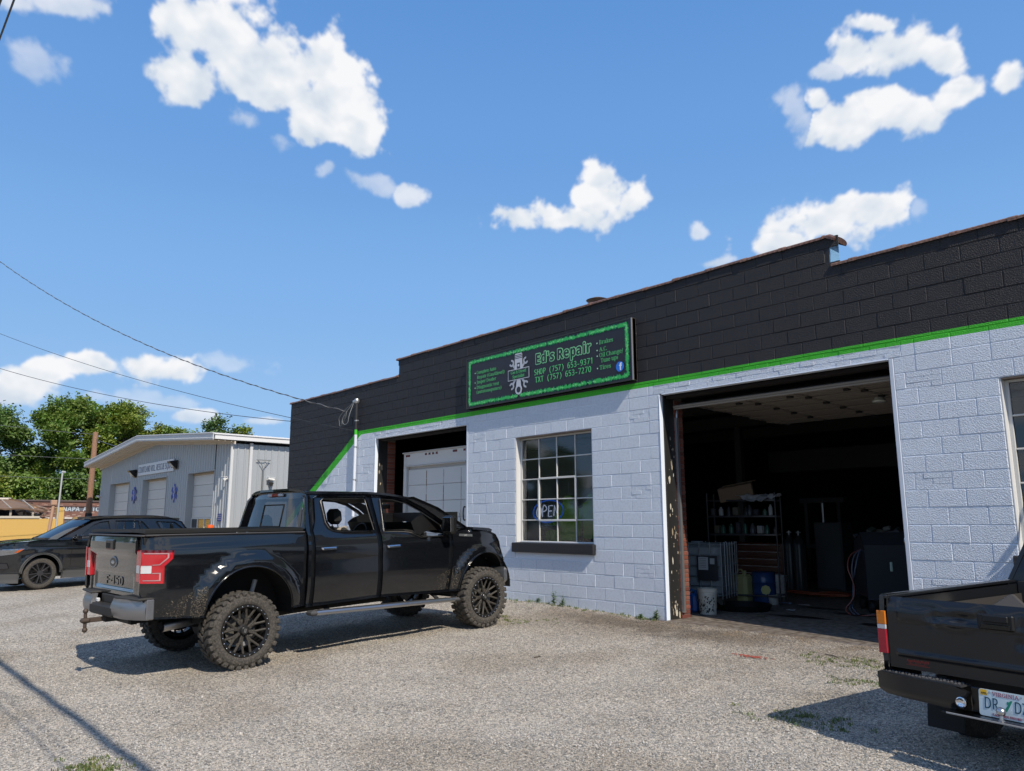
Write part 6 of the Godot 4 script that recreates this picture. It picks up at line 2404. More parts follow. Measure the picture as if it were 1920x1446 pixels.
	tag(jn, "dark scrap lying low in the old pickup's bed", "scrap", "", "stuff")


func licence_plate(o: Node3D) -> void:
	var p := part_node("licence_plate", o, Transform3D(Basis(Vector3.RIGHT, -0.10), fr(0.012, 0.012, 0.437)))
	var g := Geo.new()
	g.col = k3(0.52, 0.63, 0.68)
	var pts := PackedVector2Array()
	for c in [[1, 1, 0.0], [-1, 1, PI / 2], [-1, -1, PI], [1, -1, PI * 1.5]]:
		for i in 5:
			var a: float = PI / 2 * i / 4.0 + c[2]
			pts.append(Vector2(c[0] * 0.1375 + cos(a) * 0.015, c[1] * 0.061 + sin(a) * 0.015))
	g.extrude(pts, 0.002, 0.0006)
	put("plate_blank", g, mats.gloss, p)
	# fading blue wash with a chart-like coast between the letter groups
	var t := Geo.new()
	t.t = at(Vector3(0, 0.055, 0.001))
	t.col = k3(0.30, 0.03, 0.06)
	t.text("VIRGINIA", 0.021, 0.001, false, "Droid Serif", 1.1)
	t.t = at(Vector3(0.005, -0.061, 0.001))
	t.text("EASTERN SHORE", 0.0125, 0.001, true, "Droid Serif", 1.1)
	put("plate_print", t, mats.matt, p)
	var l := Geo.new()
	l.col = k3(0.012, 0.06, 0.10)
	l.t = at(Vector3(-0.082, -0.002, 0.001))
	l.text("DR", 0.060, 0.002, false, "Droid Sans", 0.78)
	l.t = at(Vector3(0.085, -0.002, 0.001))
	l.text("DZ", 0.060, 0.002, false, "Droid Sans", 0.78)
	put("plate_letters", l, mats.matt, p)
	var m := Geo.new()
	m.col = k3(0.02, 0.22, 0.15)
	m.t = at(Vector3(0.015, 0.0, 0.0008))
	m.extrude(PackedVector2Array([Vector2(-0.018, -0.035), Vector2(-0.008, -0.03), Vector2(0.006, -0.004), Vector2(0.018, 0.020), Vector2(0.024, 0.034), Vector2(0.012, 0.032), Vector2(0.004, 0.024), Vector2(-0.006, 0.026), Vector2(-0.010, 0.012), Vector2(-0.004, 0.004), Vector2(-0.012, -0.008), Vector2(-0.02, -0.022)]), 0.0006)
	put("coast_print", m, mats.matt, p)
	var s := Geo.new()
	s.col = k3(0.70, 0.42, 0.02)
	s.t = at(Vector3(-0.123, 0.057, 0.0012))
	s.extrude(PackedVector2Array([Vector2(-0.019, -0.016), Vector2(0.019, -0.016), Vector2(0.019, 0.016), Vector2(-0.019, 0.016)]), 0.0006)
	s.col = k3(0.03, 0.025, 0.02)
	s.t = at(Vector3(-0.123, 0.053, 0.0018))
	s.text("APR", 0.011, 0.0006, true)
	put("month_sticker", s, mats.matt, p)
	var b := Geo.new()
	for x in [-0.089, 0.089]:
		b.t = at(Vector3(x, 0.061, 0.001), Vector3(PI / 2, 0, 0))
		b.lathe([Vector2(0.006, 0.0), Vector2(0.005, 0.003), Vector2(0, 0.004)], 8)
	put("plate_bolts", b, mats.brushed_steel, p)


# ---------------------------------------------------------------- the metal hall beyond

func ribbed(g: Geo, a: Vector3, b: Vector3, lo: Callable, hi: Callable, out: Vector3, every := 0.305) -> void:
	# corrugated sheet from a to b; lo and hi give its bottom and top at each distance
	var d := a.distance_to(b)
	var u := (b - a) / d
	var x := 0.0
	while x < d - 1e-3:
		var st := [[0.0, 0.0], [every * 0.62, 0.0], [every * 0.70, 0.034], [every * 0.86, 0.034], [every * 0.94, 0.0], [every, 0.0]]
		for i in st.size() - 1:
			var x0 := minf(d, x + st[i][0])
			var x1 := minf(d, x + st[i + 1][0])
			if x1 - x0 < 1e-4:
				continue
			var p: Vector3 = a + u * x0 + out * st[i][1]
			var q: Vector3 = a + u * x1 + out * st[i + 1][1]
			g.toward(p + Vector3(0, lo.call(x0), 0), q + Vector3(0, lo.call(x1), 0), q + Vector3(0, hi.call(x1), 0), p + Vector3(0, hi.call(x0), 0), out)
		x += every


func rescue_hall() -> void:
	var o := thing("metal_hall", "pale grey ribbed metal hall with three white roll-up doors and a lettered sign", "building")
	var xl := -45.4
	var xr := -24.76
	var z := -3.0
	var mid := -35.1
	var eave := func(x: float) -> float: return 5.02 + 0.072 * (10.64 - absf(x - mid))
	var doors := [[-43.1, -39.3], [-36.75, -32.95], [-29.9, -26.6]]
	var sheet := mat("ribbed_sheet", 0.40, 0.425, 0.45, 0.42, 0.25)
	# front wall, in bays between and over the doors
	var edges := [xl, -43.1, -39.3, -36.75, -32.95, -29.9, -26.6, xr]
	for i in 7:
		var g := Geo.new()
		var x0: float = edges[i]
		var x1: float = edges[i + 1]
		var base := 3.76 if i % 2 == 1 else -0.4
		ribbed(g, Vector3(x0, 0, z), Vector3(x1, 0, z), func(_d: float) -> float: return base, func(d: float) -> float: return eave.call(x0 + d) - 0.28, Vector3(0, 0, 1))
		put("wall_sheet", g, sheet, o)
	var sg := Geo.new()
	ribbed(sg, Vector3(xr, 0, z), Vector3(xr, 0, -26.0), func(_d: float) -> float: return -0.4, func(_d: float) -> float: return 4.80, Vector3(1, 0, 0))
	put("side_sheet", sg, sheet, o)
	var lg := Geo.new()
	lg.box(Vector3(xl - 0.02, 2.3, -14.5), Vector3(0.04, 5.0, 22.9))
	lg.box(Vector3(mid, 2.3, -26.0), Vector3(20.6, 5.0, 0.04))
	put("rear_wall", lg, sheet, o)
	var cn := Geo.new()
	cn.col = k3(0.56, 0.57, 0.58)
	cn.box(Vector3(xr + 0.02, 2.2, z + 0.03), Vector3(0.12, 5.2, 0.12), 0.01)
	put("corner_trim", cn, mats.paint, o)
	# doors set back in their openings
	for k in 3:
		var d: Array = doors[k]
		var x0: float = d[0]
		var x1: float = d[1]
		var dn := part_node("roll_door", o)
		var rv := Geo.new()
		rv.col = k3(0.36, 0.385, 0.41)
		rv.box(Vector3(x0 - 0.02, 1.7, z - 0.14), Vector3(0.04, 4.12, 0.34))
		rv.box(Vector3(x1 + 0.02, 1.7, z - 0.14), Vector3(0.04, 4.12, 0.34))
		rv.box(Vector3((x0 + x1) / 2, 3.78, z - 0.14), Vector3(x1 - x0 + 0.08, 0.05, 0.34))
		put("door_reveal", rv, mats.paint, dn)
		var hd := Geo.new()
		hd.col = k3(0.42, 0.32, 0.22)
		hd.box(Vector3((x0 + x1) / 2, 3.70, z - 0.25), Vector3(x1 - x0, 0.09, 0.05), 0.01)
		put("header_board", hd, mats.paint, dn)
		var n := 8
		for s in n:
			var y0 := -0.3 + s * 0.5
			if k == 2 and s == 3:
				# a glazed section with tan sheeting behind it
				for w in 4:
					var pw := (x1 - x0) / 4.0
					var pg := Geo.new()
					pg.box(Vector3(x0 + pw * (w + 0.5), y0 + 0.27, z - 0.28), Vector3(pw - 0.08, 0.42, 0.01))
					put("door_pane", pg, mats.window_glass, dn)
					var tb := Geo.new()
					tb.col = [k3(0.04, 0.04, 0.045), k3(0.66, 0.43, 0.13), k3(0.70, 0.46, 0.14), k3(0.64, 0.42, 0.12)][w]
					tb.box(Vector3(x0 + pw * (w + 0.5), y0 + 0.26, z - 0.34), Vector3(pw, 0.5, 0.02))
					put("tan_board", tb, mats.paint, dn)
				var fg := Geo.new()
				fg.col = k3(0.62, 0.62, 0.60)
				for w in 5:
					fg.box(Vector3(x0 + (x1 - x0) * w / 4.0, y0 + 0.25, z - 0.275), Vector3(0.08, 0.5, 0.04), 0.005)
				for y in [0.025, 0.475]:
					fg.box(Vector3((x0 + x1) / 2, y0 + y, z - 0.276), Vector3(x1 - x0, 0.05, 0.036), 0.005)
				put("glazed_frame", fg, mats.paint, dn)
				continue
			var g := Geo.new()
			g.col = k3(0.62, 0.61, 0.585) * rng.randf_range(0.96, 1.02)
			g.box(Vector3((x0 + x1) / 2, y0 + 0.25, z - 0.30), Vector3(x1 - x0, 0.49, 0.05), 0.012)
			for r in [0.125, 0.25, 0.375]:
				g.box(Vector3((x0 + x1) / 2, y0 + r, z - 0.273), Vector3(x1 - x0 - 0.02, 0.012, 0.006))
			put("door_section", g, mats.paint, dn)
	# roof: white ribbed sheet, deep fascia with a gutter profile, tan soffit
	var zf := -2.05
	for sd in [-1.0, 1.0]:
		var xe: float = mid + 10.64 * sd
		var ye := 5.02
		var yp := 5.02 + 0.072 * 10.64
		var rg := Geo.new()
		rg.col = k3(0.70, 0.70, 0.70)
		rg.toward(Vector3(xe, ye + 0.12, zf), Vector3(mid, yp + 0.12, zf), Vector3(mid, yp + 0.12, -26.1), Vector3(xe, ye + 0.12, -26.1), Vector3(0, 1, 0))
		var zz := zf
		while zz > -26.0:
			rg.bar(Vector3(xe, ye + 0.135, zz), Vector3(mid, yp + 0.135, zz), 0.06, 0.03)
			zz -= 0.61
		put("roof_sheet", rg, mats.paint, o)
		var fg := Geo.new()
		fg.col = k3(0.52, 0.535, 0.55)
		fg.bar(Vector3(xe, ye + 0.0, zf), Vector3(mid, yp + 0.0, zf), 0.05, 0.30, 0.012)
		fg.bar(Vector3(xe, ye + 0.13, zf + 0.03), Vector3(mid, yp + 0.13, zf + 0.03), 0.05, 0.06, 0.012)
		fg.bar(Vector3(xe, ye - 0.08, zf + 0.02), Vector3(mid, yp - 0.08, zf + 0.02), 0.035, 0.05, 0.01)
		put("fascia", fg, mats.paint, o)
		var so := Geo.new()
		so.col = k3(0.60, 0.53, 0.44)
		so.toward(Vector3(xe, ye - 0.15, zf), Vector3(mid, yp - 0.15, zf), Vector3(mid, yp - 0.15, z), Vector3(xe, ye - 0.15, z), Vector3(0, -1, 0))
		for k in 3:
			so.bar(Vector3(xe, ye - 0.165, zf - 0.22 - k * 0.27), Vector3(mid, yp - 0.165, zf - 0.22 - k * 0.27), 0.03, 0.03)
		so.bar(Vector3(xe, ye - 0.21, z + 0.03), Vector3(mid, yp - 0.21, z + 0.03), 0.06, 0.14)
		put("soffit", so, mats.paint, o)
		var ed := Geo.new()
		ed.col = k3(0.66, 0.67, 0.68)
		ed.box(Vector3(xe, ye + 0.0, -14.1), Vector3(0.10, 0.24, 24.0), 0.012)
		ed.box(Vector3(xe + 0.03 * sd, ye + 0.10, -14.1), Vector3(0.13, 0.07, 24.1), 0.012)
		put("eave_trim", ed, mats.paint, o)
	var rc := Geo.new()
	rc.col = k3(0.75, 0.75, 0.75)
	rc.box(Vector3(mid + 0.3, 5.96, -9.5), Vector3(0.9, 0.25, 9.0), 0.04)
	put("ridge_vent", rc, mats.paint, o)
	var ds := Geo.new()
	ds.col = k3(0.55, 0.56, 0.58)
	ds.box(Vector3(xr + 0.07, 2.3, -3.78), Vector3(0.11, 5.1, 0.13), 0.012)
	put("downspout", ds, mats.paint, o)
	# sign board with its letters
	var s := thing("hall_sign", "white sign board lettered for the rescue squad over the hall's middle door", "sign", Vector3(-34.75, 4.30, z + 0.06))
	var sb := Geo.new()
	sb.col = k3(0.68, 0.71, 0.75)
	sb.box(Vector3(), Vector3(5.75, 0.60, 0.05), 0.008)
	put("board", sb, mats.paint, s)
	var st := Geo.new()
	st.col = k3(0.03, 0.06, 0.14)
	st.t = at(Vector3(0, -0.01, 0.027))
	st.text("COURTLAND VOL. RESCUE SQUAD", 0.30, 0.01, false, "Droid Sans", 0.88)
	put("lettering", st, mats.paint, s)
	for e in [[-38.15, 4.16, "left"], [-31.55, 4.28, "right"]]:
		var f := thing("wall_flood_light", "black wedge-shaped flood light at the %s end of the hall sign" % e[2], "lamp", Vector3(e[0], e[1], z), "flood lights beside the hall sign")
		var b := Geo.new()
		b.col = k3(0.012, 0.012, 0.012)
		b.t = at(Vector3(0.16, 0, 0.05), Vector3(0, PI / 2, 0))
		b.extrude(PackedVector2Array([Vector2(0.0, 0.22), Vector2(-0.42, 0.14), Vector2(-0.05, -0.22), Vector2(0.0, -0.22)]), 0.32, 0.01)
		put("housing", b, mats.gloss, f)
		var l := Geo.new()
		l.col = k3(0.5, 0.5, 0.48)
		l.t = at(Vector3(0, -0.05, 0.29), Vector3(0.75, 0, 0))
		l.box(Vector3(), Vector3(0.28, 0.24, 0.02), 0.01)
		put("lens", l, mats.gloss, f)
	for e in [[-38.15, 2.98, "between the left and middle doors"], [-31.6, 2.90, "between the middle and right doors"]]:
		var m := Geo.new()
		m.col = k3(0.035, 0.07, 0.33)
		for k in 3:
			m.t = at(Vector3(e[0], e[1], z + 0.045 + k * 0.003), Vector3(0, 0, PI / 3 * k))
			m.extrude(PackedVector2Array([Vector2(-0.11, -0.45), Vector2(0.11, -0.45), Vector2(0.11, 0.45), Vector2(-0.11, 0.45)]), 0.01)
		m.col = k3(0.65, 0.66, 0.70)
		m.t = at(Vector3(e[0], e[1], z + 0.056))
		m.extrude(PackedVector2Array([Vector2(-0.02, -0.33), Vector2(0.02, -0.33), Vector2(0.02, 0.33), Vector2(-0.02, 0.33)]), 0.004)
		var wave := []
		for i in 24:
			wave.append(Vector3(sin(i * 0.55) * 0.07, -0.26 + i * 0.022, 0.003))
		m.tube(wave, 0.012, 5)
		tag(put("medical_star", m, mats.paint), "blue six-pointed medical star on the hall wall " + e[2], "emblem", "medical stars on the hall")
	for e in [[Vector3(-25.04, 3.34, z), 0.0, "on the hall's front wall near its corner"], [Vector3(xr, 3.36, -4.67), PI / 2, "on the hall's side wall"], [Vector3(-45.0, 3.1, z), 0.0, "at the hall's far front corner"]]:
		var c := thing("security_camera", "small white security camera " + e[2], "camera", e[0], "security cameras on the hall")
		c.rotation.y = e[1]
		var g := Geo.new()
		g.col = k3(0.72, 0.72, 0.72)
		g.box(Vector3(0, 0, 0.03), Vector3(0.12, 0.12, 0.06), 0.015)
		g.tube([Vector3(0, -0.02, 0.05), Vector3(0.02, -0.05, 0.16)], 0.025, 8)
		put("bracket", g, mats.paint, c)
		var h := Geo.new()
		h.col = k3(0.75, 0.75, 0.75)
		h.tube([Vector3(-0.13, 0.0, 0.20), Vector3(0.15, -0.05, 0.20)], 0.06, 12)
		h.box(Vector3(0.02, 0.045, 0.20), Vector3(0.32, 0.02, 0.15), 0.008)
		put("camera_body", h, mats.paint, c)
	var pq := Geo.new()
	pq.col = k3(0.045, 0.055, 0.22)
	pq.box(Vector3(-25.62, 1.70, z + 0.05), Vector3(0.45, 0.32, 0.02), 0.004)
	pq.col = k3(0.30, 0.32, 0.42)
	for k in 3:
		pq.box(Vector3(-25.62, 1.79 - k * 0.085, z + 0.062), Vector3(0.34, 0.03, 0.004))
	tag(put("wall_plaque", pq, mats.paint), "small dark blue notice low on the hall's front wall", "notice")
	# electric mast on the side wall
	var ms := thing("hall_mast", "thin grey conduit mast with a forked bracket on the hall's side wall", "conduit", Vector3(xr + 0.08, 0, -4.36))
	var mg := Geo.new()
	mg.col = k3(0.16, 0.17, 0.18)
	mg.tube([Vector3(0, 0.5, 0), Vector3(0, 3.75, 0)], 0.035, 8)
	mg.tube([Vector3(0, 3.72, 0), Vector3(0.05, 3.95, 0.1), Vector3(0.05, 4.15, 0.30)], 0.018, 6)
	mg.tube([Vector3(0, 3.72, 0), Vector3(0.05, 3.95, -0.1), Vector3(0.05, 4.15, -0.25)], 0.018, 6)
	mg.tube([Vector3(0.05, 4.15, -0.3), Vector3(0.05, 4.15, 0.34)], 0.018, 6)
	mg.tube([Vector3(0, 2.5, 0), Vector3(0.1, 2.75, 0.14), Vector3(0.1, 2.75, -0.14), Vector3(0, 2.5, 0)], 0.014, 6)
	put("pipe", mg, mats.paint, ms)
	var bell := Geo.new()
	bell.col = k3(0.03, 0.03, 0.03)
	bell.t = at(Vector3(0.07, 3.18, -0.36))
	bell.lathe([Vector2(0.0, -0.16), Vector2(0.07, -0.12), Vector2(0.10, 0.0), Vector2(0.03, 0.05), Vector2(0, 0.05)], 12)
	put("bell", bell, mats.gloss, ms)


# ---------------------------------------------------------------- yellow ruin, brick store, poles

func far_buildings() -> void:
	var y := thing("yellow_ruin", "yellow painted low building whose brown shed roof has partly fallen in", "building", Vector3(-51.7, 0, 0))
	var wall := Geo.new()
	wall.col = k3(0.62, 0.40, 0.115)
	wall.box(Vector3(0, 0.6, 4.6), Vector3(0.25, 2.34, 13.1))
	put("wall", bumps_of(wall), mats.painted_block, y)
	var pil := Geo.new()
	pil.col = k3(0.63, 0.41, 0.12)
	pil.box(Vector3(0.04, 0.95, -2.16), Vector3(0.42, 3.15, 0.42))
	pil.col = k3(0.42, 0.22, 0.04)
	pil.box(Vector3(-0.9, 0.6, -2.3), Vector3(1.6, 2.0, 0.12))
	put("pillar", pil, mats.painted_block, y)
	var pl := Geo.new()
	pl.col = k3(0.48, 0.44, 0.38)
	pl.box(Vector3(0.02, 1.86, 5.2), Vector3(0.34, 0.16, 12.4), 0.02)
	put("wall_plate", pl, mats.paint, y)
	for i in 9:
		var p := Geo.new()
		p.col = k3(0.36, 0.32, 0.27)
		p.box(Vector3(0.05, 2.12, -0.6 + i * 1.25), Vector3(0.12, 0.46, 0.12), 0.01)
		p.bar(Vector3(0.12, 2.38, -0.6 + i * 1.25), Vector3(-4.0, 3.05, -0.6 + i * 1.25), 0.08, 0.12)
		put("rafter", p, mats.paint, y)
	var rf := Geo.new()
	rf.col = k3(0.19, 0.125, 0.085)
	var sag := noise(FastNoiseLite.TYPE_SIMPLEX, 0.5, 3, 61)
	rf.panel(PackedVector2Array([Vector2(-1.5, 0.6), Vector2(-0.7, 0.1), Vector2(0.5, 0.0), Vector2(11.2, 0.0), Vector2(11.2, 4.3), Vector2(0.4, 4.3), Vector2(-0.4, 3.2), Vector2(-1.3, 2.0)]), func(p: Vector2) -> Vector3: return Vector3(0.3 - p.y, 2.36 + 0.17 * p.y + 0.10 * sag.get_noise_2d(p.x, p.y) - 0.25 * pow(clampf((0.3 - p.x) / 1.6, 0, 1), 2.0), p.x), 0.5, 0.1)
	put("shed_roof", rf, mats.matt, y)
	var rd := Geo.new()
	rd.col = k3(0.62, 0.58, 0.52)
	rd.box(Vector3(-4.0, 3.14, 5.6), Vector3(0.4, 0.14, 11.0), 0.03)
	put("ridge_board", rd, mats.paint, y)
	var dk := Geo.new()
	dk.col = k3(0.03, 0.027, 0.025)
	dk.box(Vector3(-4.2, 1.2, 5.0), Vector3(0.2, 3.4, 12.5))
	put("inner_wall", dk, mats.matt, y)
	var jk := Geo.new()
	for i in 26:
		jk.col = [k3(0.42, 0.27, 0.16), k3(0.30, 0.22, 0.17), k3(0.22, 0.13, 0.09)][rng.randi() % 3]
		jk.t = Transform3D(Basis.from_euler(Vector3(rng.randf_range(-0.4, 0.4), rng.randf() * 3, rng.randf_range(-0.4, 0.4))), Vector3(rng.randf_range(-3.4, -0.3), rng.randf_range(1.5, 2.75), rng.randf_range(-2.0, -0.5)))
		jk.box(Vector3(), Vector3(rng.randf_range(0.4, 1.6), 0.08, 0.16), 0.01)
	tag(put("fallen_timbers", jk, mats.paint, y), "", "", "", "stuff")
	var ch := Geo.new()
	ch.col = k3(0.45, 0.06, 0.035)
	ch.box(Vector3(-3.0, 3.5, 1.35), Vector3(0.6, 1.0, 0.55), 0.02)
	put("red_chimney", ch, mats.brick, y)
	# brick store behind
	var n := thing("brick_store", "old brick auto parts store with faded painted bands behind the yellow ruin", "building", Vector3(-70.0, 0, 0))
	var bw := Geo.new()
	bw.col = k3(0.20, 0.105, 0.08)
	bw.box(Vector3(-0.2, 1.45, -3.0), Vector3(0.4, 3.9, 18.0))
	bw.box(Vector3(-6, 1.4, -12.0), Vector3(12, 3.8, 0.4))
	put("wall", bw, mats.brick, n)
	# courses that stand out at this distance
	var co := Geo.new()
	for i in 34:
		for k in 60:
			if rng.randf() < 0.55:
				continue
			co.col = [k3(0.30, 0.17, 0.13), k3(0.15, 0.075, 0.06), k3(0.40, 0.30, 0.25), k3(0.23, 0.11, 0.085)][rng.randi() % 4]
			co.box(Vector3(0.006, 0.1 + i * 0.092, -11.6 + k * 0.30 + (0.15 if i % 2 else 0.0)), Vector3(0.02, 0.075, 0.28))
	tag(put("brick_courses", co, mats.brick, n), "", "", "", "stuff")
	for e in [[3.42, 0.14, k3(0.09, 0.065, 0.06)], [2.98, 0.10, k3(0.13, 0.07, 0.055)], [1.92, 0.16, k3(0.50, 0.47, 0.44)], [1.25, 0.10, k3(0.10, 0.08, 0.075)]]:
		var b := Geo.new()
		b.col = e[2]
		b.box(Vector3(0.05, e[0], -3.0), Vector3(0.12, e[1], 18.0), 0.01)
		put("band", b, mats.paint, n)
	var tx := Geo.new()
	tx.t = at(Vector3(0.03, 2.72, -7.5), Vector3(0, PI / 2, 0))
	tx.col = k3(0.42, 0.48, 0.54)
	tx.text("NAPA  AUTO", 0.40, 0.02, true, "Droid Sans", 0.92)
	put("lettering", tx, mats.paint, n)
	var tb := Geo.new()
	tb.col = k3(0.10, 0.11, 0.14)
	tb.box(Vector3(0.015, 2.70, -7.5), Vector3(0.03, 0.24, 2.9))
	put("letter_shade", tb, mats.paint, n)
	var wn := Geo.new()
	wn.col = k3(0.12, 0.14, 0.16)
	for k in 3:
		wn.box(Vector3(0.03, 1.6, -5.6 - k * 1.1), Vector3(0.05, 0.28, 0.8), 0.01)
	put("shop_front", wn, mats.gloss, n)
	for e in [[Vector3(-41.7, 0.0, 0.38), Vector3(-41.68, 2.55, 0.18), 0.085, k3(0.40, 0.25, 0.17), "leaning_post", "leaning wooden post in front of the yellow wall", "post"], [Vector3(-46.55, 0.0, -1.0), Vector3(-46.52, 4.55, -1.06), 0.05, k3(0.40, 0.42, 0.44), "lamp_pole", "thin grey metal pole between the yellow ruin and the hall", "pole"]]:
		var g := Geo.new()
		g.col = e[3]
		g.tube([e[0] - Vector3(0, 0.4, 0), e[1]], e[2], 10)
		if e[6] == "post":
			g.box(e[1] + Vector3(0, 0.05, 0), Vector3(0.3, 0.28, 0.3), 0.03)
		else:
			g.box(e[1] + Vector3(0, 0.04, -0.05), Vector3(0.14, 0.10, 0.22), 0.02)
		tag(put(e[4], g, mats.paint), e[5], e[6])
	var up := thing("utility_pole", "brown wooden utility pole rising behind the hall's left eave", "utility pole", Vector3(-48.15, 0, -3.1))
	var pg := Geo.new()
	pg.tube([Vector3(0, -0.4, 0), Vector3(0.02, 7.35, 0.04)], 0.20, 14, 0.155)
	put("shaft", pg, triplanar(mat("pole_wood", 1, 1, 1, 0.9), ramp(mats.mottled, [[0.0, k3(0.16, 0.085, 0.05)], [0.5, k3(0.26, 0.145, 0.09)], [1.0, k3(0.36, 0.22, 0.145)]]), 1.2), up)
	var sl := Geo.new()
	sl.col = k3(0.03, 0.03, 0.03)
	sl.tube([Vector3(0, 1.15, 0), Vector3(0.0, 2.1, 0.0)], 0.21, 14)
	put("pole_sleeve", sl, mats.matt, up)
	var hw := Geo.new()
	for e in [[7.1, 0.10], [6.7, 0.08], [4.2, 0.08]]:
		hw.box(Vector3(0.02, e[0], -0.19), Vector3(0.10, e[1], 0.12), 0.02)
	put("insulator", hw, mats.galvanised, up)
	# orange barrel top beside the hall
	var cb := thing("traffic_barrel", "orange traffic barrel top showing above the pickup bed beside the hall", "traffic barrel", Vector3(-15.0, gy(-15.0, 1.35) , 1.35))
	for k in 5:
		var g := Geo.new()
		g.col = k3(0.70, 0.10, 0.015) if k % 2 == 0 else k3(0.7, 0.7, 0.7)
		g.lathe([Vector2(0.29 - k * 0.022, k * 0.25), Vector2(0.275 - k * 0.022, k * 0.25 + 0.25)], 20)
		put("barrel_band", g, mats.gloss, cb)
	var kn := Geo.new()
	kn.col = k3(0.72, 0.12, 0.02)
	kn.lathe([Vector2(0.187, 1.25), Vector2(0.17, 1.30), Vector2(0.10, 1.33), Vector2(0.09, 1.42), Vector2(0, 1.44)], 16)
	put("handle", kn, mats.gloss, cb)


func bumps_of(g: Geo) -> Geo:
	return g


# ---------------------------------------------------------------- overhead lines

func hang(a: Vector3, b: Vector3, sag: float, n := 24) -> Array:
	var r := []
	for i in n + 1:
		var t := float(i) / n
		r.append(a.lerp(b, t) - Vector3(0, sag * 4.0 * t * (1.0 - t), 0))
	return r


func wires() -> void:
	# street lines nearly overhead
	var lines := [
		["bundled_cable", Vector3(-70, 5.8, 9.6), Vector3(30, 5.6, 8.97), 0.10, 0.046, "thick dark bundle of cables crossing the sky's upper left corner", "cable"],
		["street_wire", Vector3(-70, 4.55, 9.75), Vector3(30, 4.5, 9.08), 0.14, 0.010, "thin dark wire nearest the bundled cable at the upper left corner", "wire"],
		["street_wire", Vector3(-70, 4.65, 9.35), Vector3(30, 4.65, 9.12), 0.15, 0.006, "thinnest wire below the bundled cable at the upper left corner", "wire"]]
	for e in lines:
		var g := Geo.new()
		g.col = k3(0.022, 0.02, 0.02)
		g.tube(hang(e[1], e[2], e[3], 60), e[4], 8)
		if e[0] == "bundled_cable":
			# lashed strands wound round the messenger
			var s := []
			for i in 900:
				var t := i / 899.0
				var p: Vector3 = e[1].lerp(e[2], 0.3 + t * 0.6) - Vector3(0, e[3] * 4.0 * (0.3 + t * 0.6) * (0.7 - t * 0.6), 0)
				s.append(p + Vector3(0, cos(i * 0.9), sin(i * 0.9)) * 0.046)
			g.tube(s, 0.008, 4)
		tag(put(e[0], g, mats.gloss), e[5], e[6], "street lines overhead" if e[0] == "street_wire" else "")
	# service drops to the shop
	var trip := Geo.new()
	trip.col = k3(0.06, 0.062, 0.066)
	var path := hang(Vector3(-31.0, 14.1, 7.3), Vector3(-9.30, 4.17, 0.32), 1.0, 110)
	trip.tube(path, 0.010, 6)
	var wind := []
	for i in path.size() * 4 - 4:
		var q: Vector3 = path[i / 4].lerp(path[i / 4 + 1], (i % 4) / 4.0)
		wind.append(q + Vector3(0, cos(i * 0.55), sin(i * 0.55)) * 0.017)
	trip.col = k3(0.16, 0.16, 0.16)
	trip.tube(wind, 0.008, 5)
	tag(put("service_drop", trip, mats.gloss), "twisted service cable running down from the left to the black weatherhead", "cable")
	var w2 := Geo.new()
	w2.col = k3(0.035, 0.036, 0.04)
	w2.tube(hang(Vector3(-31.0, 10.55, 8.0), Vector3(-9.30, 3.70, 0.03), 0.5, 40), 0.008, 6)
	tag(put("phone_line", w2, mats.gloss), "middle thin wire running from the left edge to the bend of the green stripe", "wire")
	var w3 := Geo.new()
	w3.col = k3(0.035, 0.036, 0.04)
	w3.tube(hang(Vector3(-33.0, 9.55, 8.7), Vector3(-13.1, 4.33, -0.02), 0.6, 40), 0.010, 6)
	w3.tube(arc([Vector3(-13.1, 4.33, -0.02), Vector3(-13.02, 4.36, -0.0), Vector3(-12.98, 4.28, 0.02), Vector3(-12.99, 4.1, 0.02)]), 0.008, 6)
	tag(put("lower_line", w3, mats.gloss), "lowest thin wire ending at the shop's far left corner", "wire")
	for e in [[Vector3(-48.1, 7.2, -3.1), Vector3(-47, 8.2, 12), "wire from the top of the utility pole leaving at the left"], [Vector3(-48.1, 4.3, -3.1), Vector3(-47, 4.9, 12), "wire crossing the trees low on the utility pole"], [Vector3(-48.1, 5.6, -3.1), Vector3(-47, 6.2, 12), "wire crossing the trees halfway up the utility pole"], [Vector3(-48.1, 6.9, -3.1), Vector3(-38.0, 5.6, -3.8), "short wire from the utility pole to the hall roof"]]:
		var g := Geo.new()
		g.col = k3(0.12, 0.13, 0.13)
		g.tube(hang(e[0], e[1], 0.25, 16), 0.014, 5)
		tag(put("pole_wire", g, mats.gloss), e[2], "wire", "wires of the utility pole")


# ---------------------------------------------------------------- trees

func leaf_spray(n: int, size: float, spread: float, sd: int) -> ArrayMesh:
	# a clump of separate leaf blades
	var r := RandomNumberGenerator.new()
	r.seed = sd
	var g := Geo.new()
	for i in n:
		var p := Vector3(r.randfn(0, 0.45), r.randfn(0, 0.38), r.randfn(0, 0.45)) * spread
		var b := Basis.from_euler(Vector3(r.randf_range(-0.9, 0.9), r.randf() * TAU, r.randf_range(-0.9, 0.9)))
		var s := size * r.randf_range(0.6, 1.15)
		g.col = k3(1, 1, 1) * r.randf_range(0.72, 1.12)
		g.tri(p, p + b * Vector3(s * 0.34, s * 0.05, s * 0.45), p + b * Vector3(0, 0, s))
		g.tri(p, p + b * Vector3(0, 0, s), p + b * Vector3(-s * 0.34, s * 0.05, s * 0.45))
	return g.mesh()


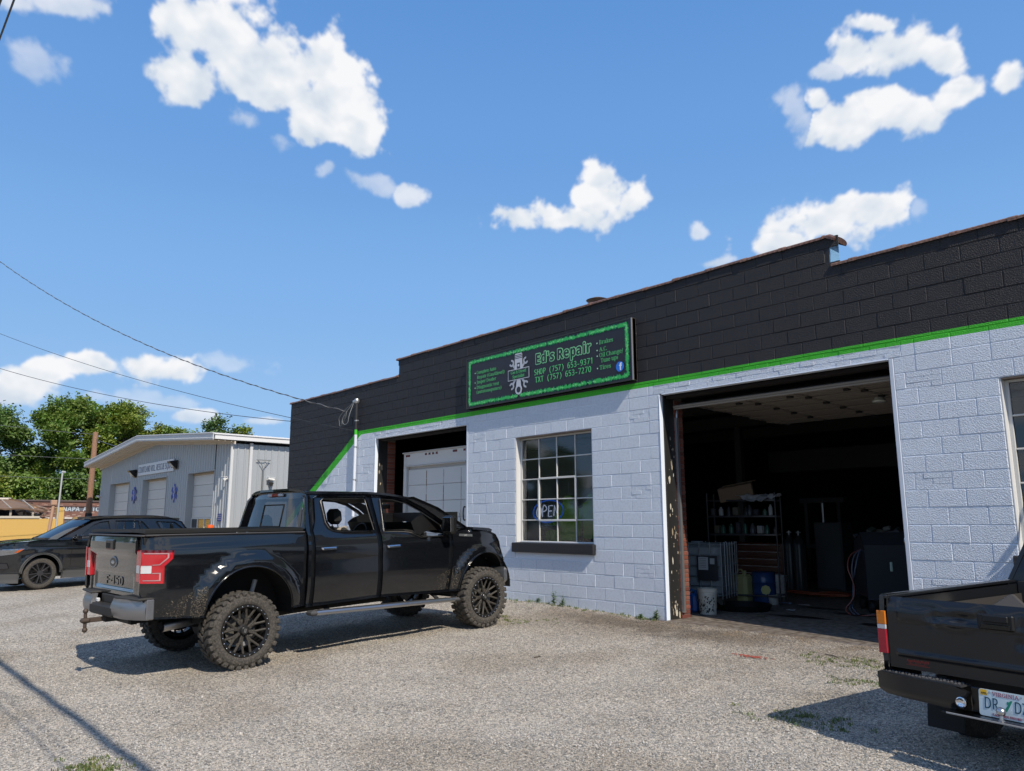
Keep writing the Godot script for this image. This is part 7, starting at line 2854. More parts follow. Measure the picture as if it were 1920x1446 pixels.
func crown(parent: Node3D, called: String, sprays: Array, pts: Array, m: Material, tone: Color, r: RandomNumberGenerator) -> void:
	var mm := MultiMesh.new()
	mm.transform_format = MultiMesh.TRANSFORM_3D
	mm.use_colors = true
	mm.mesh = sprays[r.randi() % sprays.size()]
	mm.instance_count = pts.size()
	for i in pts.size():
		mm.set_instance_transform(i, Transform3D(Basis.from_euler(Vector3(r.randf_range(-0.5, 0.5), r.randf() * TAU, r.randf_range(-0.5, 0.5))).scaled(Vector3.ONE * r.randf_range(0.75, 1.25)), pts[i]))
		var k := r.randf_range(0.75, 1.2)
		mm.set_instance_color(i, Color(tone.r * k * r.randf_range(0.85, 1.25), tone.g * k, tone.b * k))
	var o := MultiMeshInstance3D.new()
	o.multimesh = mm
	o.material_override = m
	o.name = called
	parent.add_child(o, true)


var sprays := []


func tree(label: String, where: Vector3, high: float, wide: float, low: float, count: int, tone: Color, sd: int, group := "") -> Node3D:
	var r := RandomNumberGenerator.new()
	r.seed = sd
	var o := thing("broadleaf_tree", label, "tree", where, group)
	var g := Geo.new()
	g.tube([Vector3(0, -0.5, 0), Vector3(r.randfn(0, 0.2), high * 0.25, r.randfn(0, 0.2)), Vector3(r.randfn(0, 0.4), high * 0.55, r.randfn(0, 0.4)), Vector3(r.randfn(0, 0.5), high * 0.85, r.randfn(0, 0.5))], high * 0.022, 9, high * 0.004)
	var pts := []
	var limbs := 15
	for i in limbs:
		var t := pow((i + 0.5) / limbs, 0.85)
		var y0 := lerpf(low * 0.8, high * 0.80, t)
		var a := i * 2.4 + r.randf()
		# wide in the middle, drawn in towards the top
		var reach := wide * (0.45 + 0.75 * sin(PI * clampf(0.18 + 0.72 * t, 0, 1))) * r.randf_range(0.55, 1.0) * 0.8
		var tip := Vector3(cos(a) * reach, y0 + high * r.randf_range(0.06, 0.16), sin(a) * reach)
		var mid := Vector3(cos(a) * reach * 0.45, y0 + high * 0.04, sin(a) * reach * 0.45)
		g.tube(arc([Vector3(0, y0, 0), mid, tip], 3), high * 0.008, 6, high * 0.002)
		# several leafy tufts ride on each limb
		for k in 6:
			var c := mid.lerp(tip, r.randf_range(0.25, 1.1)) + Vector3(r.randfn(0, 0.07), r.randfn(0.02, 0.05), r.randfn(0, 0.07)) * wide
			var rad := wide * r.randf_range(0.10, 0.21)
			g.tube([mid.lerp(tip, 0.6), c], high * 0.003, 5, high * 0.001)
			for j in int(count / float(limbs * 6)):
				var d := Vector3(r.randfn(), r.randfn() * 0.7, r.randfn()).normalized() * rad * pow(r.randf(), 0.45)
				pts.append(c + d)
	for j in int(count * 0.10):
		var c := Vector3(r.randfn(0, 0.2) * wide, high * r.randf_range(0.82, 0.97), r.randfn(0, 0.2) * wide)
		pts.append(c + Vector3(r.randfn(), r.randfn() * 0.5, r.randfn()) * wide * 0.07)
	put("trunk", g, mats.bark, o)
	crown(o, "crown", sprays, pts, mats.leaf, tone, r)
	return o


func trees() -> void:
	triplanar(mat("bark", 1, 1, 1, 0.95), ramp(mats.mottled, [[0.0, k3(0.06, 0.05, 0.04)], [0.6, k3(0.15, 0.125, 0.10)], [1.0, k3(0.28, 0.25, 0.21)]]), 2.0)
	var lf := mat("leaf", 1, 1, 1, 0.55)
	lf.cull_mode = BaseMaterial3D.CULL_DISABLED
	lf.backlight_enabled = true
	lf.backlight = Color(0.62, 0.70, 0.30)
	for i in 4:
		sprays.append(leaf_spray(22, 0.34, 0.62, 100 + i))
	var lush := k3(0.155, 0.25, 0.045)
	var deep := k3(0.115, 0.205, 0.045)
	var lime := k3(0.21, 0.285, 0.045)
	tree("tall green tree at the left edge behind the yellow ruin", Vector3(-84.5, -0.4, -2.2), 13.6, 4.6, 3.0, 1700, deep, 501)
	tree("tallest tree left of the utility pole, full and dark green", Vector3(-86.0, -0.4, -9.6), 15.6, 5.4, 3.0, 2300, lush, 502)
	tree("broad tree behind the utility pole's top, yellowish green", Vector3(-86.5, -0.4, -14.6), 15.5, 5.6, 3.5, 2300, lime, 503)
	tree("lower round tree rising over the hall's ridge", Vector3(-84.0, -0.4, -19.6), 12.6, 4.2, 3.0, 1400, lush, 504)
	tree("sparse young tree top above the hall's white roof edge", Vector3(-80.0, -0.4, -23.0), 14.2, 2.4, 8.5, 260, k3(0.11, 0.19, 0.06), 505)
	tree("small bushy tree top nearest the shop above the hall roof", Vector3(-78.0, -0.4, -25.2), 12.9, 2.0, 7.0, 420, lime, 506)
	tree("low dark tree in the gap beside the left edge tree", Vector3(-90.0, -0.4, -5.8), 9.0, 4.0, 1.2, 1700, deep, 507)
	tree("short tree under the tall ones left of the light pole", Vector3(-78.0, -0.4, -0.6), 6.8, 3.2, 0.8, 1500, lime, 508)
	tree("short leafy tree behind the leaning post", Vector3(-78.5, -0.4, -4.6), 6.2, 3.2, 0.6, 1500, lush, 509)
	tree("short dense tree between the light pole and the utility pole", Vector3(-79.0, -0.4, -8.6), 6.6, 3.0, 0.6, 1500, deep, 510)
	tree("short tree partly hidden by the hall's front corner", Vector3(-80.0, -0.4, -12.2), 7.0, 3.2, 0.8, 1400, lush, 511)
	# the far side of the street, seen in glass and paint
	var k := 0
	for e in [[-62, 44, 10.5], [-50, 47, 9.0], [-38, 46, 11.5], [-27, 48, 9.5], [-15, 50, 11.0], [-2, 47, 10.0], [12, 49, 11.5], [27, 46, 10.0], [40, 34, 11.0], [47, 20, 10.0], [52, 6, 11.0], [50, -8, 10.0], [-72, 34, 11.0], [-76, 25, 10.0], [-74, 17, 9.0], [-67, 40, 10.0], [-56, 46, 10.0]]:
		tree("tree on the far side of the street, seen only in reflections", Vector3(e[0], -0.6, e[1]), e[2], e[2] * 0.36, 1.5, 1100, [lush, deep, lime][k % 3], 600 + k, "trees across the street")
		k += 1


# ---------------------------------------------------------------- weeds and grass

func blade_tuft(n: int, high: float, spread: float, sd: int) -> Geo:
	var r := RandomNumberGenerator.new()
	r.seed = sd
	var g := Geo.new()
	for i in n:
		var a := r.randf() * TAU
		var p := Vector3(cos(a), 0, sin(a)) * spread * sqrt(r.randf())
		var lean := Vector3(r.randfn(0, 0.35), 1, r.randfn(0, 0.35)).normalized() * high * r.randf_range(0.5, 1.1)
		var w := Vector3(-lean.z, 0, lean.x).normalized() * 0.004 if Vector2(lean.x, lean.z).length() > 0.001 else Vector3(0.004, 0, 0)
		g.col = [k3(0.09, 0.15, 0.035), k3(0.13, 0.17, 0.045), k3(0.20, 0.20, 0.075)][r.randi() % 3]
		var m := p + lean * 0.55
		var tip := p + lean + Vector3(lean.x, -absf(lean.x) * 0.3, lean.z) * 0.35
		g.quad(p - w, p + w, m + w * 0.8, m - w * 0.8)
		g.tri(m - w * 0.8, m + w * 0.8, tip)
	return g


func leafy_weed(high: float, n: int, sd: int) -> Geo:
	var r := RandomNumberGenerator.new()
	r.seed = sd
	var g := Geo.new()
	for s in n:
		var top := Vector3(r.randfn(0, 0.12) * high, high * r.randf_range(0.6, 1.0), r.randfn(0, 0.08) * high)
		g.col = k3(0.10, 0.15, 0.05)
		g.tube([Vector3(), top * 0.5, top], 0.004, 4, 0.002)
		for k in 16:
			var t := 0.15 + 0.85 * k / 15.0
			var a := k * 2.4 + r.randf()
			var d: Vector3 = Vector3(cos(a), 0.35, sin(a)).normalized() * lerpf(0.085, 0.03, t) * r.randf_range(0.8, 1.2)
			var p := top * t
			var w := Vector3(-d.z, 0, d.x).normalized() * d.length() * 0.24
			g.col = [k3(0.09, 0.18, 0.03), k3(0.13, 0.22, 0.04), k3(0.07, 0.14, 0.03)][r.randi() % 3]
			g.tri(p, p + d * 0.5 + w, p + d)
			g.tri(p, p + d, p + d * 0.5 - w)
	return g


func weeds() -> void:
	var spots := [[-2.30, 0.10, 0.34, 4, "tallest leafy weed at the foot of the blue wall below the window"], [-2.08, 0.13, 0.20, 3, "short leafy weed just right of the tallest one by the blue wall"], [-2.72, 0.09, 0.13, 3, "low broad weed left of the tallest one by the blue wall"], [-0.14, 0.07, 0.17, 5, "pale green weed at the corner of the big bay's left jamb"], [-0.42, 0.10, 0.10, 3, "tiny weed left of the big bay's jamb"]]
	for e in spots:
		var o := put("weed", leafy_weed(e[2], e[3], int(e[0] * 100)), mats.leaf)
		o.position = Vector3(e[0], gy(e[0], e[1]), e[1])
		tag(o, e[4], "weed", "weeds along the wall")
	var r := RandomNumberGenerator.new()
	r.seed = 77
	var areas := [[Vector2(1.15, 8.05), 0.34, 60, "grass_patch", "green grass patch under the cable shadow in the near left gravel"], [Vector2(3.45, 1.35), 0.5, 50, "grass_patch", "thin grass among the gravel left of the old pickup's tail lamp"], [Vector2(4.15, 3.75), 0.4, 45, "grass_patch", "dark grass tufts inside the old pickup's shadow"], [Vector2(-1.9, 1.5), 0.8, 46, "grass_patch", "sparse yellow grass before the wall near the pickup's front wheel"], [Vector2(3.9, 2.2), 0.25, 20, "grass_patch", "small grass tuft beside the old pickup's bumper"]]
	for e in areas:
		var g := Geo.new()
		for i in e[2]:
			var d: Vector2 = Vector2(r.randfn(), r.randfn() * 0.5) * e[1] * 0.6
			var x: float = e[0].x + d.x
			var z: float = e[0].y + d.y
			var t := blade_tuft(12, 0.028, 0.045, r.randi())
			var m := Transform3D(Basis(), Vector3(x, gy(x, z) + 0.004, z))
			for k in t.v.size():
				g.v.append(m * t.v[k])
				g.n.append(t.n[k])
				g.c.append(t.c[k])
		tag(put(e[3], g, mats.leaf), e[4], "grass", "", "stuff")
	# a fringe along the foot of the wall
	var f := Geo.new()
	for i in 130:
		var x := r.randf_range(-4.6, -0.1)
		var z := 0.02 + absf(r.randfn(0, 0.10))
		var t := blade_tuft(7, r.randf_range(0.02, 0.06), 0.03, r.randi())
		var m := Transform3D(Basis(), Vector3(x, gy(x, z) + 0.004, z))
		for k in t.v.size():
			f.v.append(m * t.v[k])
			f.n.append(t.n[k])
			f.c.append(t.c[k])
	tag(put("wall_fringe", f, mats.leaf), "thin fringe of grass along the foot of the blue wall", "grass", "", "stuff")


# ---------------------------------------------------------------- inside the bays

func shop_inside() -> void:
	var slab := Geo.new()
	slab.col = k3(0.20, 0.18, 0.155)
	slab.box(Vector3(-1.7, -0.045, -7.15), Vector3(22.0, 0.116, 13.6))
	slab.box(Vector3(1.8, -0.045, -0.10), Vector3(3.56, 0.114, 0.50), 0.02)
	slab.box(Vector3(-6.64, -0.045, -0.16), Vector3(3.5, 0.114, 0.36), 0.02)
	var sm := mat("stained_concrete", 1, 1, 1, 0.6)
	triplanar(sm, ramp(mats.mottled, [[0.0, k3(0.25, 0.22, 0.2)], [0.45, k3(0.75, 0.7, 0.66)], [0.7, k3(1, 1, 1)], [1.0, k3(1, 1, 1)]]), 0.6)
	bumps(sm, mats.bump_rough, 0.2, 0.6)
	structure("garage_floor", slab, sm)
	# steel trusses and a conduit under the roof
	var tr := thing("roof_trusses", "dark steel roof beams inside the big bay", "beam", Vector3(0, 0, 0))
	for z in [-4.6, -7.2, -9.8]:
		var g := Geo.new()
		g.col = k3(0.06, 0.055, 0.05)
		g.box(Vector3(-1.7, 3.95, z), Vector3(21.5, 0.28, 0.14), 0.01)
		g.box(Vector3(-1.7, 3.80, z), Vector3(21.5, 0.03, 0.26), 0.005)
		put("beam", g, mats.paint, tr)
	for x in [-3.1, 4.4]:
		var g := Geo.new()
		g.col = k3(0.07, 0.065, 0.06)
		g.box(Vector3(x, 1.9, -7.2), Vector3(0.16, 3.8, 0.16), 0.01)
		put("post", g, mats.paint, tr)
	var dk := Geo.new()
	dk.col = k3(0.035, 0.035, 0.037)
	dk.box(Vector3(-1.2, 2.95, -8.6), Vector3(3.4, 0.55, 0.9), 0.03)
	tag(put("duct", dk, mats.paint), "grey sheet metal duct hung high in the big bay", "duct")
	var lp := thing("ceiling_light", "small round lamp glinting on the rolled-up door", "lamp", Vector3(2.75, 3.18, -1.55))
	var lb := Geo.new()
	lb.col = k3(0.6, 0.64, 0.6)
	lb.lathe([Vector2(0, -0.03), Vector2(0.09, -0.02), Vector2(0.10, 0.0), Vector2(0.06, 0.05), Vector2(0, 0.05)], 16)
	put("lens", lb, mats.gloss, lp)
	# white box truck backed into the small bay
	box_truck()
	# IBC tank in its cage, racks on and behind it
	tote(Vector3(-1.05, 0.013, -2.35))
	rack(Vector3(-0.55, 0.013, -3.15))
	bucket("white_bucket", Vector3(-0.03, 0.013, -1.12), 0.155, 0.40, k3(0.55, 0.53, 0.46), "grimy white bucket standing nearest the big bay's left jamb", true)
	bucket("white_bucket", Vector3(-0.83, 0.013, -4.72), 0.16, 0.40, k3(0.62, 0.62, 0.60), "cleaner white bucket farther inside, right of the blue drum", false)
	bucket("small_pail", Vector3(-0.08, 0.013, -3.2), 0.10, 0.17, k3(0.40, 0.38, 0.33), "short open pail in front of the blue drum", false)
	var bd := thing("blue_drum", "dark blue drum with a pale yellow label inside the big bay", "drum", Vector3(-0.28, 0.013, -3.25))
	var g1 := Geo.new()
	g1.col = k3(0.02, 0.055, 0.16)
	g1.lathe([Vector2(0.0, 0.0), Vector2(0.21, 0.0), Vector2(0.215, 0.01), Vector2(0.205, 0.17), Vector2(0.215, 0.18), Vector2(0.205, 0.19), Vector2(0.205, 0.36), Vector2(0.215, 0.37), Vector2(0.205, 0.38), Vector2(0.205, 0.54), Vector2(0.215, 0.555), Vector2(0.2, 0.56), Vector2(0.0, 0.55)], 24)
	put("shell", g1, mats.gloss, bd)
	var g2 := Geo.new()
	g2.col = k3(0.45, 0.42, 0.16)
	g2.t = at(Vector3(0.13, 0.25, 0.165), Vector3(0, 0.65, 0))
	g2.extrude(ring_poly(0.085, 0.085, 8), 0.006)
	put("label_patch", g2, mats.paint, bd)
	var yd := thing("yellow_jug", "tall pale yellow plastic container left of the blue drum", "container", Vector3(-0.62, 0.013, -3.1))
	var g3 := Geo.new()
	g3.col = k3(0.36, 0.34, 0.15)
	g3.box(Vector3(0, 0.25, 0), Vector3(0.30, 0.50, 0.28), 0.05)
	g3.tube([Vector3(0.05, 0.5, 0), Vector3(0.05, 0.57, 0)], 0.03, 10)
	g3.tube(arc([Vector3(-0.1, 0.49, 0), Vector3(-0.08, 0.57, 0), Vector3(0.0, 0.57, 0), Vector3(0.02, 0.49, 0)]), 0.016, 6)
	put("container_body", g3, mats.paint, yd)
	var bj := thing("blue_jug", "bright blue plastic jug beside the grimy bucket", "jug", Vector3(-0.33, 0.013, -1.15))
	var g4 := Geo.new()
	g4.col = k3(0.015, 0.12, 0.42)
	g4.box(Vector3(0, 0.15, 0), Vector3(0.20, 0.30, 0.17), 0.04)
	g4.tube([Vector3(0.04, 0.29, 0), Vector3(0.05, 0.35, 0)], 0.03, 10)
	g4.tube(arc([Vector3(-0.08, 0.29, 0), Vector3(-0.06, 0.35, 0), Vector3(0.0, 0.35, 0), Vector3(0.02, 0.29, 0)]), 0.014, 6)
	put("jug_body", g4, mats.gloss, bj)
	var tp := Geo.new()
	tp.col = k3(0.012, 0.012, 0.012)
	tp.t = at(Vector3(0.02, 0.013, -2.05))
	tp.lathe([Vector2(0, 0.02), Vector2(0.40, 0.015), Vector2(0.46, 0.10), Vector2(0.47, 0.10), Vector2(0.42, 0.0), Vector2(0, 0)], 28)
	tag(put("drain_pan", tp, mats.trim_black), "wide round black drain pan on the floor before the caged tank", "drain pan")
	var cord := Geo.new()
	cord.col = k3(0.34, 0.075, 0.035)
	var pts := []
	for i in 110:
		var a := i * 0.42
		pts.append(Vector3(-0.55 + cos(a) * (0.42 + 0.12 * sin(i * 0.37)) + 0.004 * i, 0.03 + 0.05 * absf(sin(i * 0.23)), -5.3 + sin(a) * (0.26 + 0.08 * cos(i * 0.31))))
	cord.tube(pts, 0.014, 6)
	tag(put("extension_cord", cord, mats.paint), "heap of coiled orange extension cord on the garage floor", "cord")
	var tc := thing("tool_chest", "dark red tool chest deep inside the big bay", "tool chest", Vector3(-2.6, 0.013, -7.3))
	var ch := Geo.new()
	ch.col = k3(0.11, 0.016, 0.012)
	ch.box(Vector3(0, 0.55, 0), Vector3(1.3, 0.85, 0.55), 0.02)
	put("cabinet_body", ch, mats.gloss, tc)
	for k in 5:
		var d := Geo.new()
		d.col = k3(0.13, 0.02, 0.015)
		d.box(Vector3(0, 0.22 + k * 0.165, 0.285), Vector3(1.22, 0.15, 0.02), 0.006)
		var dn := put("drawer", d, mats.gloss, tc)
		var h := Geo.new()
		h.box(Vector3(0, 0.26 + k * 0.165, 0.305), Vector3(1.1, 0.018, 0.022), 0.005)
		put("handle", h, mats.brushed_steel, dn)
	for x in [-0.55, 0.55]:
		for z in [-0.2, 0.2]:
			var w := Geo.new()
			w.tube([Vector3(x - 0.02, 0.06, z), Vector3(x + 0.02, 0.06, z)], 0.06, 12)
			put("caster", w, mats.trim_black, tc)
	for e in [[Vector3(-1.25, 0.013, -6.4), "dark upright gas cylinder in front of the grey locker"], [Vector3(-1.58, 0.013, -6.6), "second gas cylinder behind the first one, nearer the tool chest"]]:
		var c := thing("gas_cylinder", e[1], "gas cylinder", e[0], "gas cylinders in the bay")
		var g := Geo.new()
		g.col = k3(0.05, 0.055, 0.06)
		g.lathe([Vector2(0, 0), Vector2(0.14, 0.0), Vector2(0.14, 0.95), Vector2(0.11, 1.06), Vector2(0.05, 1.12), Vector2(0.05, 1.16), Vector2(0, 1.16)], 18)
		put("tank", g, mats.gloss, c)
		var v := Geo.new()
		v.tube([Vector3(0, 1.15, 0), Vector3(0, 1.26, 0)], 0.022, 8)
		v.tube([Vector3(-0.05, 1.22, 0), Vector3(0.06, 1.22, 0)], 0.018, 8)
		put("valve", v, mats.brushed_steel, c)
	var lk := thing("grey_locker", "tall grey steel locker standing at the back of the big bay", "cabinet", Vector3(-0.75, 0.013, -7.0))
	var lg := Geo.new()
	lg.col = k3(0.06, 0.064, 0.07)
	lg.box(Vector3(0, 0.72, 0), Vector3(0.62, 1.44, 0.5), 0.01)
	put("cabinet_body", lg, mats.paint, lk)
	var ld := Geo.new()
	ld.col = k3(0.07, 0.075, 0.082)
	ld.box(Vector3(0, 0.72, 0.258), Vector3(0.56, 1.36, 0.015), 0.004)
	put("door", ld, mats.paint, lk)
	var lf := thing("shop_press", "tall dark press frame at the back of the bay", "press", Vector3(-1.9, 0.013, -8.9))
	var pg := Geo.new()
	pg.col = k3(0.07, 0.072, 0.078)
	for x in [-0.42, 0.42]:
		pg.box(Vector3(x, 1.0, 0), Vector3(0.09, 2.0, 0.12), 0.008)
		pg.box(Vector3(x, 0.04, 0), Vector3(0.10, 0.08, 0.7), 0.008)
	pg.box(Vector3(0, 1.98, 0), Vector3(1.15, 0.12, 0.16), 0.01)
	pg.box(Vector3(0, 0.85, 0), Vector3(0.9, 0.12, 0.16), 0.01)
	put("frame", pg, mats.paint, lf)
	var ram := Geo.new()
	ram.tube([Vector3(0, 1.95, 0), Vector3(0, 1.35, 0)], 0.05, 12)
	put("ram", ram, mats.brushed_steel, lf)
	machine()
	# green chain and a chrome pump at the right jamb
	var cg := Geo.new()
	cg.col = k3(0.01, 0.22, 0.05)
	for k in 2:
		var hx := []
		for i in 120:
			var a := i * 0.62 + k * PI
			hx.append(Vector3(3.50 + cos(a) * 0.02, 0.22 + i * 0.0088, -0.46 + sin(a) * 0.02))
		cg.tube(hx, 0.012, 5)
	tag(put("green_rope", cg, mats.paint), "twisted green rope hanging at the big bay's right jamb", "rope")
	var pm := thing("chrome_pump", "shiny chrome fixture just inside the right jamb", "pump", Vector3(3.30, 1.22, -0.9))
	var pg2 := Geo.new()
	pg2.t = at(Vector3(), Vector3(0, 0, PI / 2))
	pg2.lathe([Vector2(0, -0.11), Vector2(0.07, -0.09), Vector2(0.085, 0.0), Vector2(0.07, 0.09), Vector2(0, 0.11)], 20)
	pg2.t = Transform3D()
	pg2.box(Vector3(0, -0.06, 0), Vector3(0.10, 0.05, 0.12), 0.012)
	put("pump_body", pg2, mats.chrome, pm)
	var st := Geo.new()
	st.col = k3(0.08, 0.08, 0.08)
	st.box(Vector3(0, -0.66, 0), Vector3(0.06, 1.10, 0.06), 0.005)
	st.box(Vector3(0, -1.19, 0), Vector3(0.3, 0.03, 0.3), 0.005)
	put("stand", st, mats.paint, pm)
	# scraps on the floor
	for e in [[0.66, -2.45, 0.16, 0.05, k3(0.55, 0.55, 0.55), "white paper scrap lying on the bay floor"], [-0.02, -3.45, 0.34, 0.07, k3(0.30, 0.36, 0.50), "crumpled pale blue rag beside the small pail"], [0.42, -3.35, 0.22, 0.04, k3(0.45, 0.36, 0.36), "pinkish flattened wrapper on the bay floor"], [0.75, -1.35, 0.18, 0.04, k3(0.16, 0.15, 0.09), "dark leaf-like scrap near the lit strip of floor"], [-0.06, -0.62, 0.15, 0.05, k3(0.05, 0.045, 0.04), "dark metal offcut at the foot of the left brick pier"]]:
		var g := Geo.new()
		g.col = e[4]
		var nn := noise(FastNoiseLite.TYPE_SIMPLEX, 6.0, 2, int(e[0] * 100))
		g.panel(PackedVector2Array([Vector2(-e[2] * 0.5, -e[3]), Vector2(e[2] * 0.3, -e[3] * 1.3), Vector2(e[2] * 0.5, e[3] * 0.4), Vector2(0, e[3] * 1.2), Vector2(-e[2] * 0.45, e[3] * 0.5)]), func(p: Vector2) -> Vector3: return Vector3(e[0] + p.x, 0.03 + 0.012 * nn.get_noise_2d(p.x * 4, p.y * 4), e[1] + p.y), 0.03, 0.004)
		tag(put("floor_scrap", g, mats.paint), e[5], "scrap", "scraps on the bay floor")
	var oil := Geo.new()
	for i in 7:
		oil.col = k3(0.02, 0.018, 0.016)
		oil.t = at(Vector3(rng.randf_range(0.8, 3.2), 0.0145 + i * 0.0006, rng.randf_range(-3.4, -1.2)), Vector3(-PI / 2, 0, 0))
		var blob := PackedVector2Array()
		for k in 16:
			var a := TAU * k / 16
			blob.append(Vector2(cos(a) * 0.5, sin(a) * 0.16) * rng.randf_range(0.6, 1.1))
		oil.extrude(blob, 0.0005)
	tag(put("oil_stain", oil, mat("oil", 1, 1, 1, 0.28)), "black oil stains on the concrete of the big bay", "oil", "", "stuff")


func box_truck() -> void:
	var o := thing("box_truck", "white box truck with a closed roll-up rear door backed into the small bay", "truck", Vector3(-6.78, 0, -0.62))
	var b := Geo.new()
	b.col = k3(0.55, 0.56, 0.57)
	b.box(Vector3(0, 1.95, -3.0), Vector3(2.48, 2.30, 5.9), 0.02)
	put("box_body", b, mats.paint, o)
	for x in [-1.21, 1.21]:
		var p := Geo.new()
		p.col = k3(0.60, 0.61, 0.61)
		p.box(Vector3(x, 1.72, 0.0), Vector3(0.11, 2.76, 0.12), 0.012)
		put("rear_post", p, mats.paint, o)
	var h := Geo.new()
	h.col = k3(0.62, 0.62, 0.62)
	h.box(Vector3(0, 2.93, 0.0), Vector3(2.31, 0.30, 0.125), 0.01)
	h.col = k3(0.5, 0.5, 0.5)
	h.box(Vector3(0, 3.09, 0.02), Vector3(2.53, 0.03, 0.17), 0.008)
	h.box(Vector3(0, 2.77, 0.07), Vector3(2.31, 0.025, 0.03), 0.006)
	put("rear_header", h, mats.paint, o)
	for x in [-1.12, -1.03, -0.34, -0.2, -0.06, 0.08, 0.72, 0.80, 1.1]:
		var r := Geo.new()
		r.col = k3(0.13, 0.02, 0.022)
		r.box(Vector3(x, 3.02, 0.066), Vector3(0.075, 0.05, 0.012), 0.004)
		put("marker_lamp", r, mats.gloss, o)
	# roll door: thin slats, and three seams that have rusted
	for k in 6:
		var s := Geo.new()
		s.col = k3(0.57, 0.585, 0.59) * rng.randf_range(0.96, 1.02)
		s.box(Vector3(0, 0.66 + k * 0.37, -0.02), Vector3(2.29, 0.364, 0.03), 0.006)
		put("door_slat", s, mats.paint, o)
	for x in [-0.40, 0.26, 0.9]:
		for k in 12:
			var r := Geo.new()
			r.col = [k3(0.20, 0.10, 0.05), k3(0.40, 0.34, 0.28), k3(0.48, 0.46, 0.44)][rng.randi() % 3]
			r.box(Vector3(x, 0.58 + k * 0.18, -0.002), Vector3(0.018, 0.17, 0.006), 0.002)
			put("rusty_seam", r, mats.matt, o)
	var hd := Geo.new()
	hd.tube(arc([Vector3(1.09, 1.52, 0.02), Vector3(1.09, 1.55, 0.07), Vector3(1.09, 1.76, 0.07), Vector3(1.09, 1.79, 0.02)]), 0.014, 8)
	put("grab_handle", hd, mats.trim_black, o)
	var bp := Geo.new()
	bp.col = k3(0.02, 0.02, 0.02)
	bp.box(Vector3(0, 0.36, 0.02), Vector3(2.3, 0.14, 0.2), 0.02)
	bp.box(Vector3(0, 0.68, -3), Vector3(0.9, 0.25, 6.5))
	put("bumper", bp, mats.paint, o)
	for x in [-0.98, 0.98]:
		var w := car_wheel(0.42, 0.24, 0.28, 8, k3(0.5, 0.5, 0.5), 0.06)
		w.name = "wheel"
		o.add_child(w, true)
		w.transform = Transform3D(Basis(Vector3(signf(x), 0, 0), Vector3(0, 1, 0), Vector3(0, 0, signf(x))), Vector3(x + 0.14 * signf(x), 0.43, -1.6))


func bucket(called: String, p: Vector3, r: float, h: float, c: Color, label: String, dirty: bool) -> void:
	var o := thing(called, label, "bucket", p, "buckets in the bay" if called == "white_bucket" else "")
	var g := Geo.new()
	g.col = c
	g.lathe([Vector2(0, 0.006), Vector2(r * 0.84, 0.0), Vector2(r * 0.86, 0.01), Vector2(r * 0.96, h * 0.76), Vector2(r, h * 0.77), Vector2(r * 1.0, h * 0.79), Vector2(r * 0.965, h * 0.80), Vector2(r * 0.97, h * 0.86), Vector2(r * 1.02, h * 0.87), Vector2(r * 1.02, h * 0.89), Vector2(r * 0.98, h * 0.9), Vector2(r, h), Vector2(r * 1.03, h), Vector2(r * 0.95, h * 0.995), Vector2(r * 0.85, h * 0.3), Vector2(0, h * 0.28)], 28)
	put("shell", g, mats.paint, o)
	var b := Geo.new()
	var pts := []
	for i in 11:
		var a := PI * i / 10.0
		pts.append(Vector3(cos(a) * r * 1.04, h * 0.84 - sin(a) * r * 1.0, r * 0.25 + sin(a) * r * 0.80))
	b.tube(pts, 0.003, 5)
	put("bail", b, mats.galvanised, o)
	if dirty:
		var d := Geo.new()
		d.col = k3(0.03, 0.028, 0.025)
		for i in 70:
			var a := rng.randf_range(0.2, 2.2)
			var y := h * rng.randf_range(0.08, 0.72)
			var rr := r * lerpf(0.862, 0.955, y / (h * 0.76)) + 0.001
			var s := rng.randf_range(0.004, 0.013)
			d.t = Transform3D(Basis(Vector3.UP, PI / 2 - a), Vector3(cos(a) * rr, y, sin(a) * rr))
			d.extrude(ring_poly(s, s * rng.randf_range(0.6, 2.2), 7), 0.001)
		tag(put("grime_spots", d, mats.matt, o), "", "", "", "stuff")


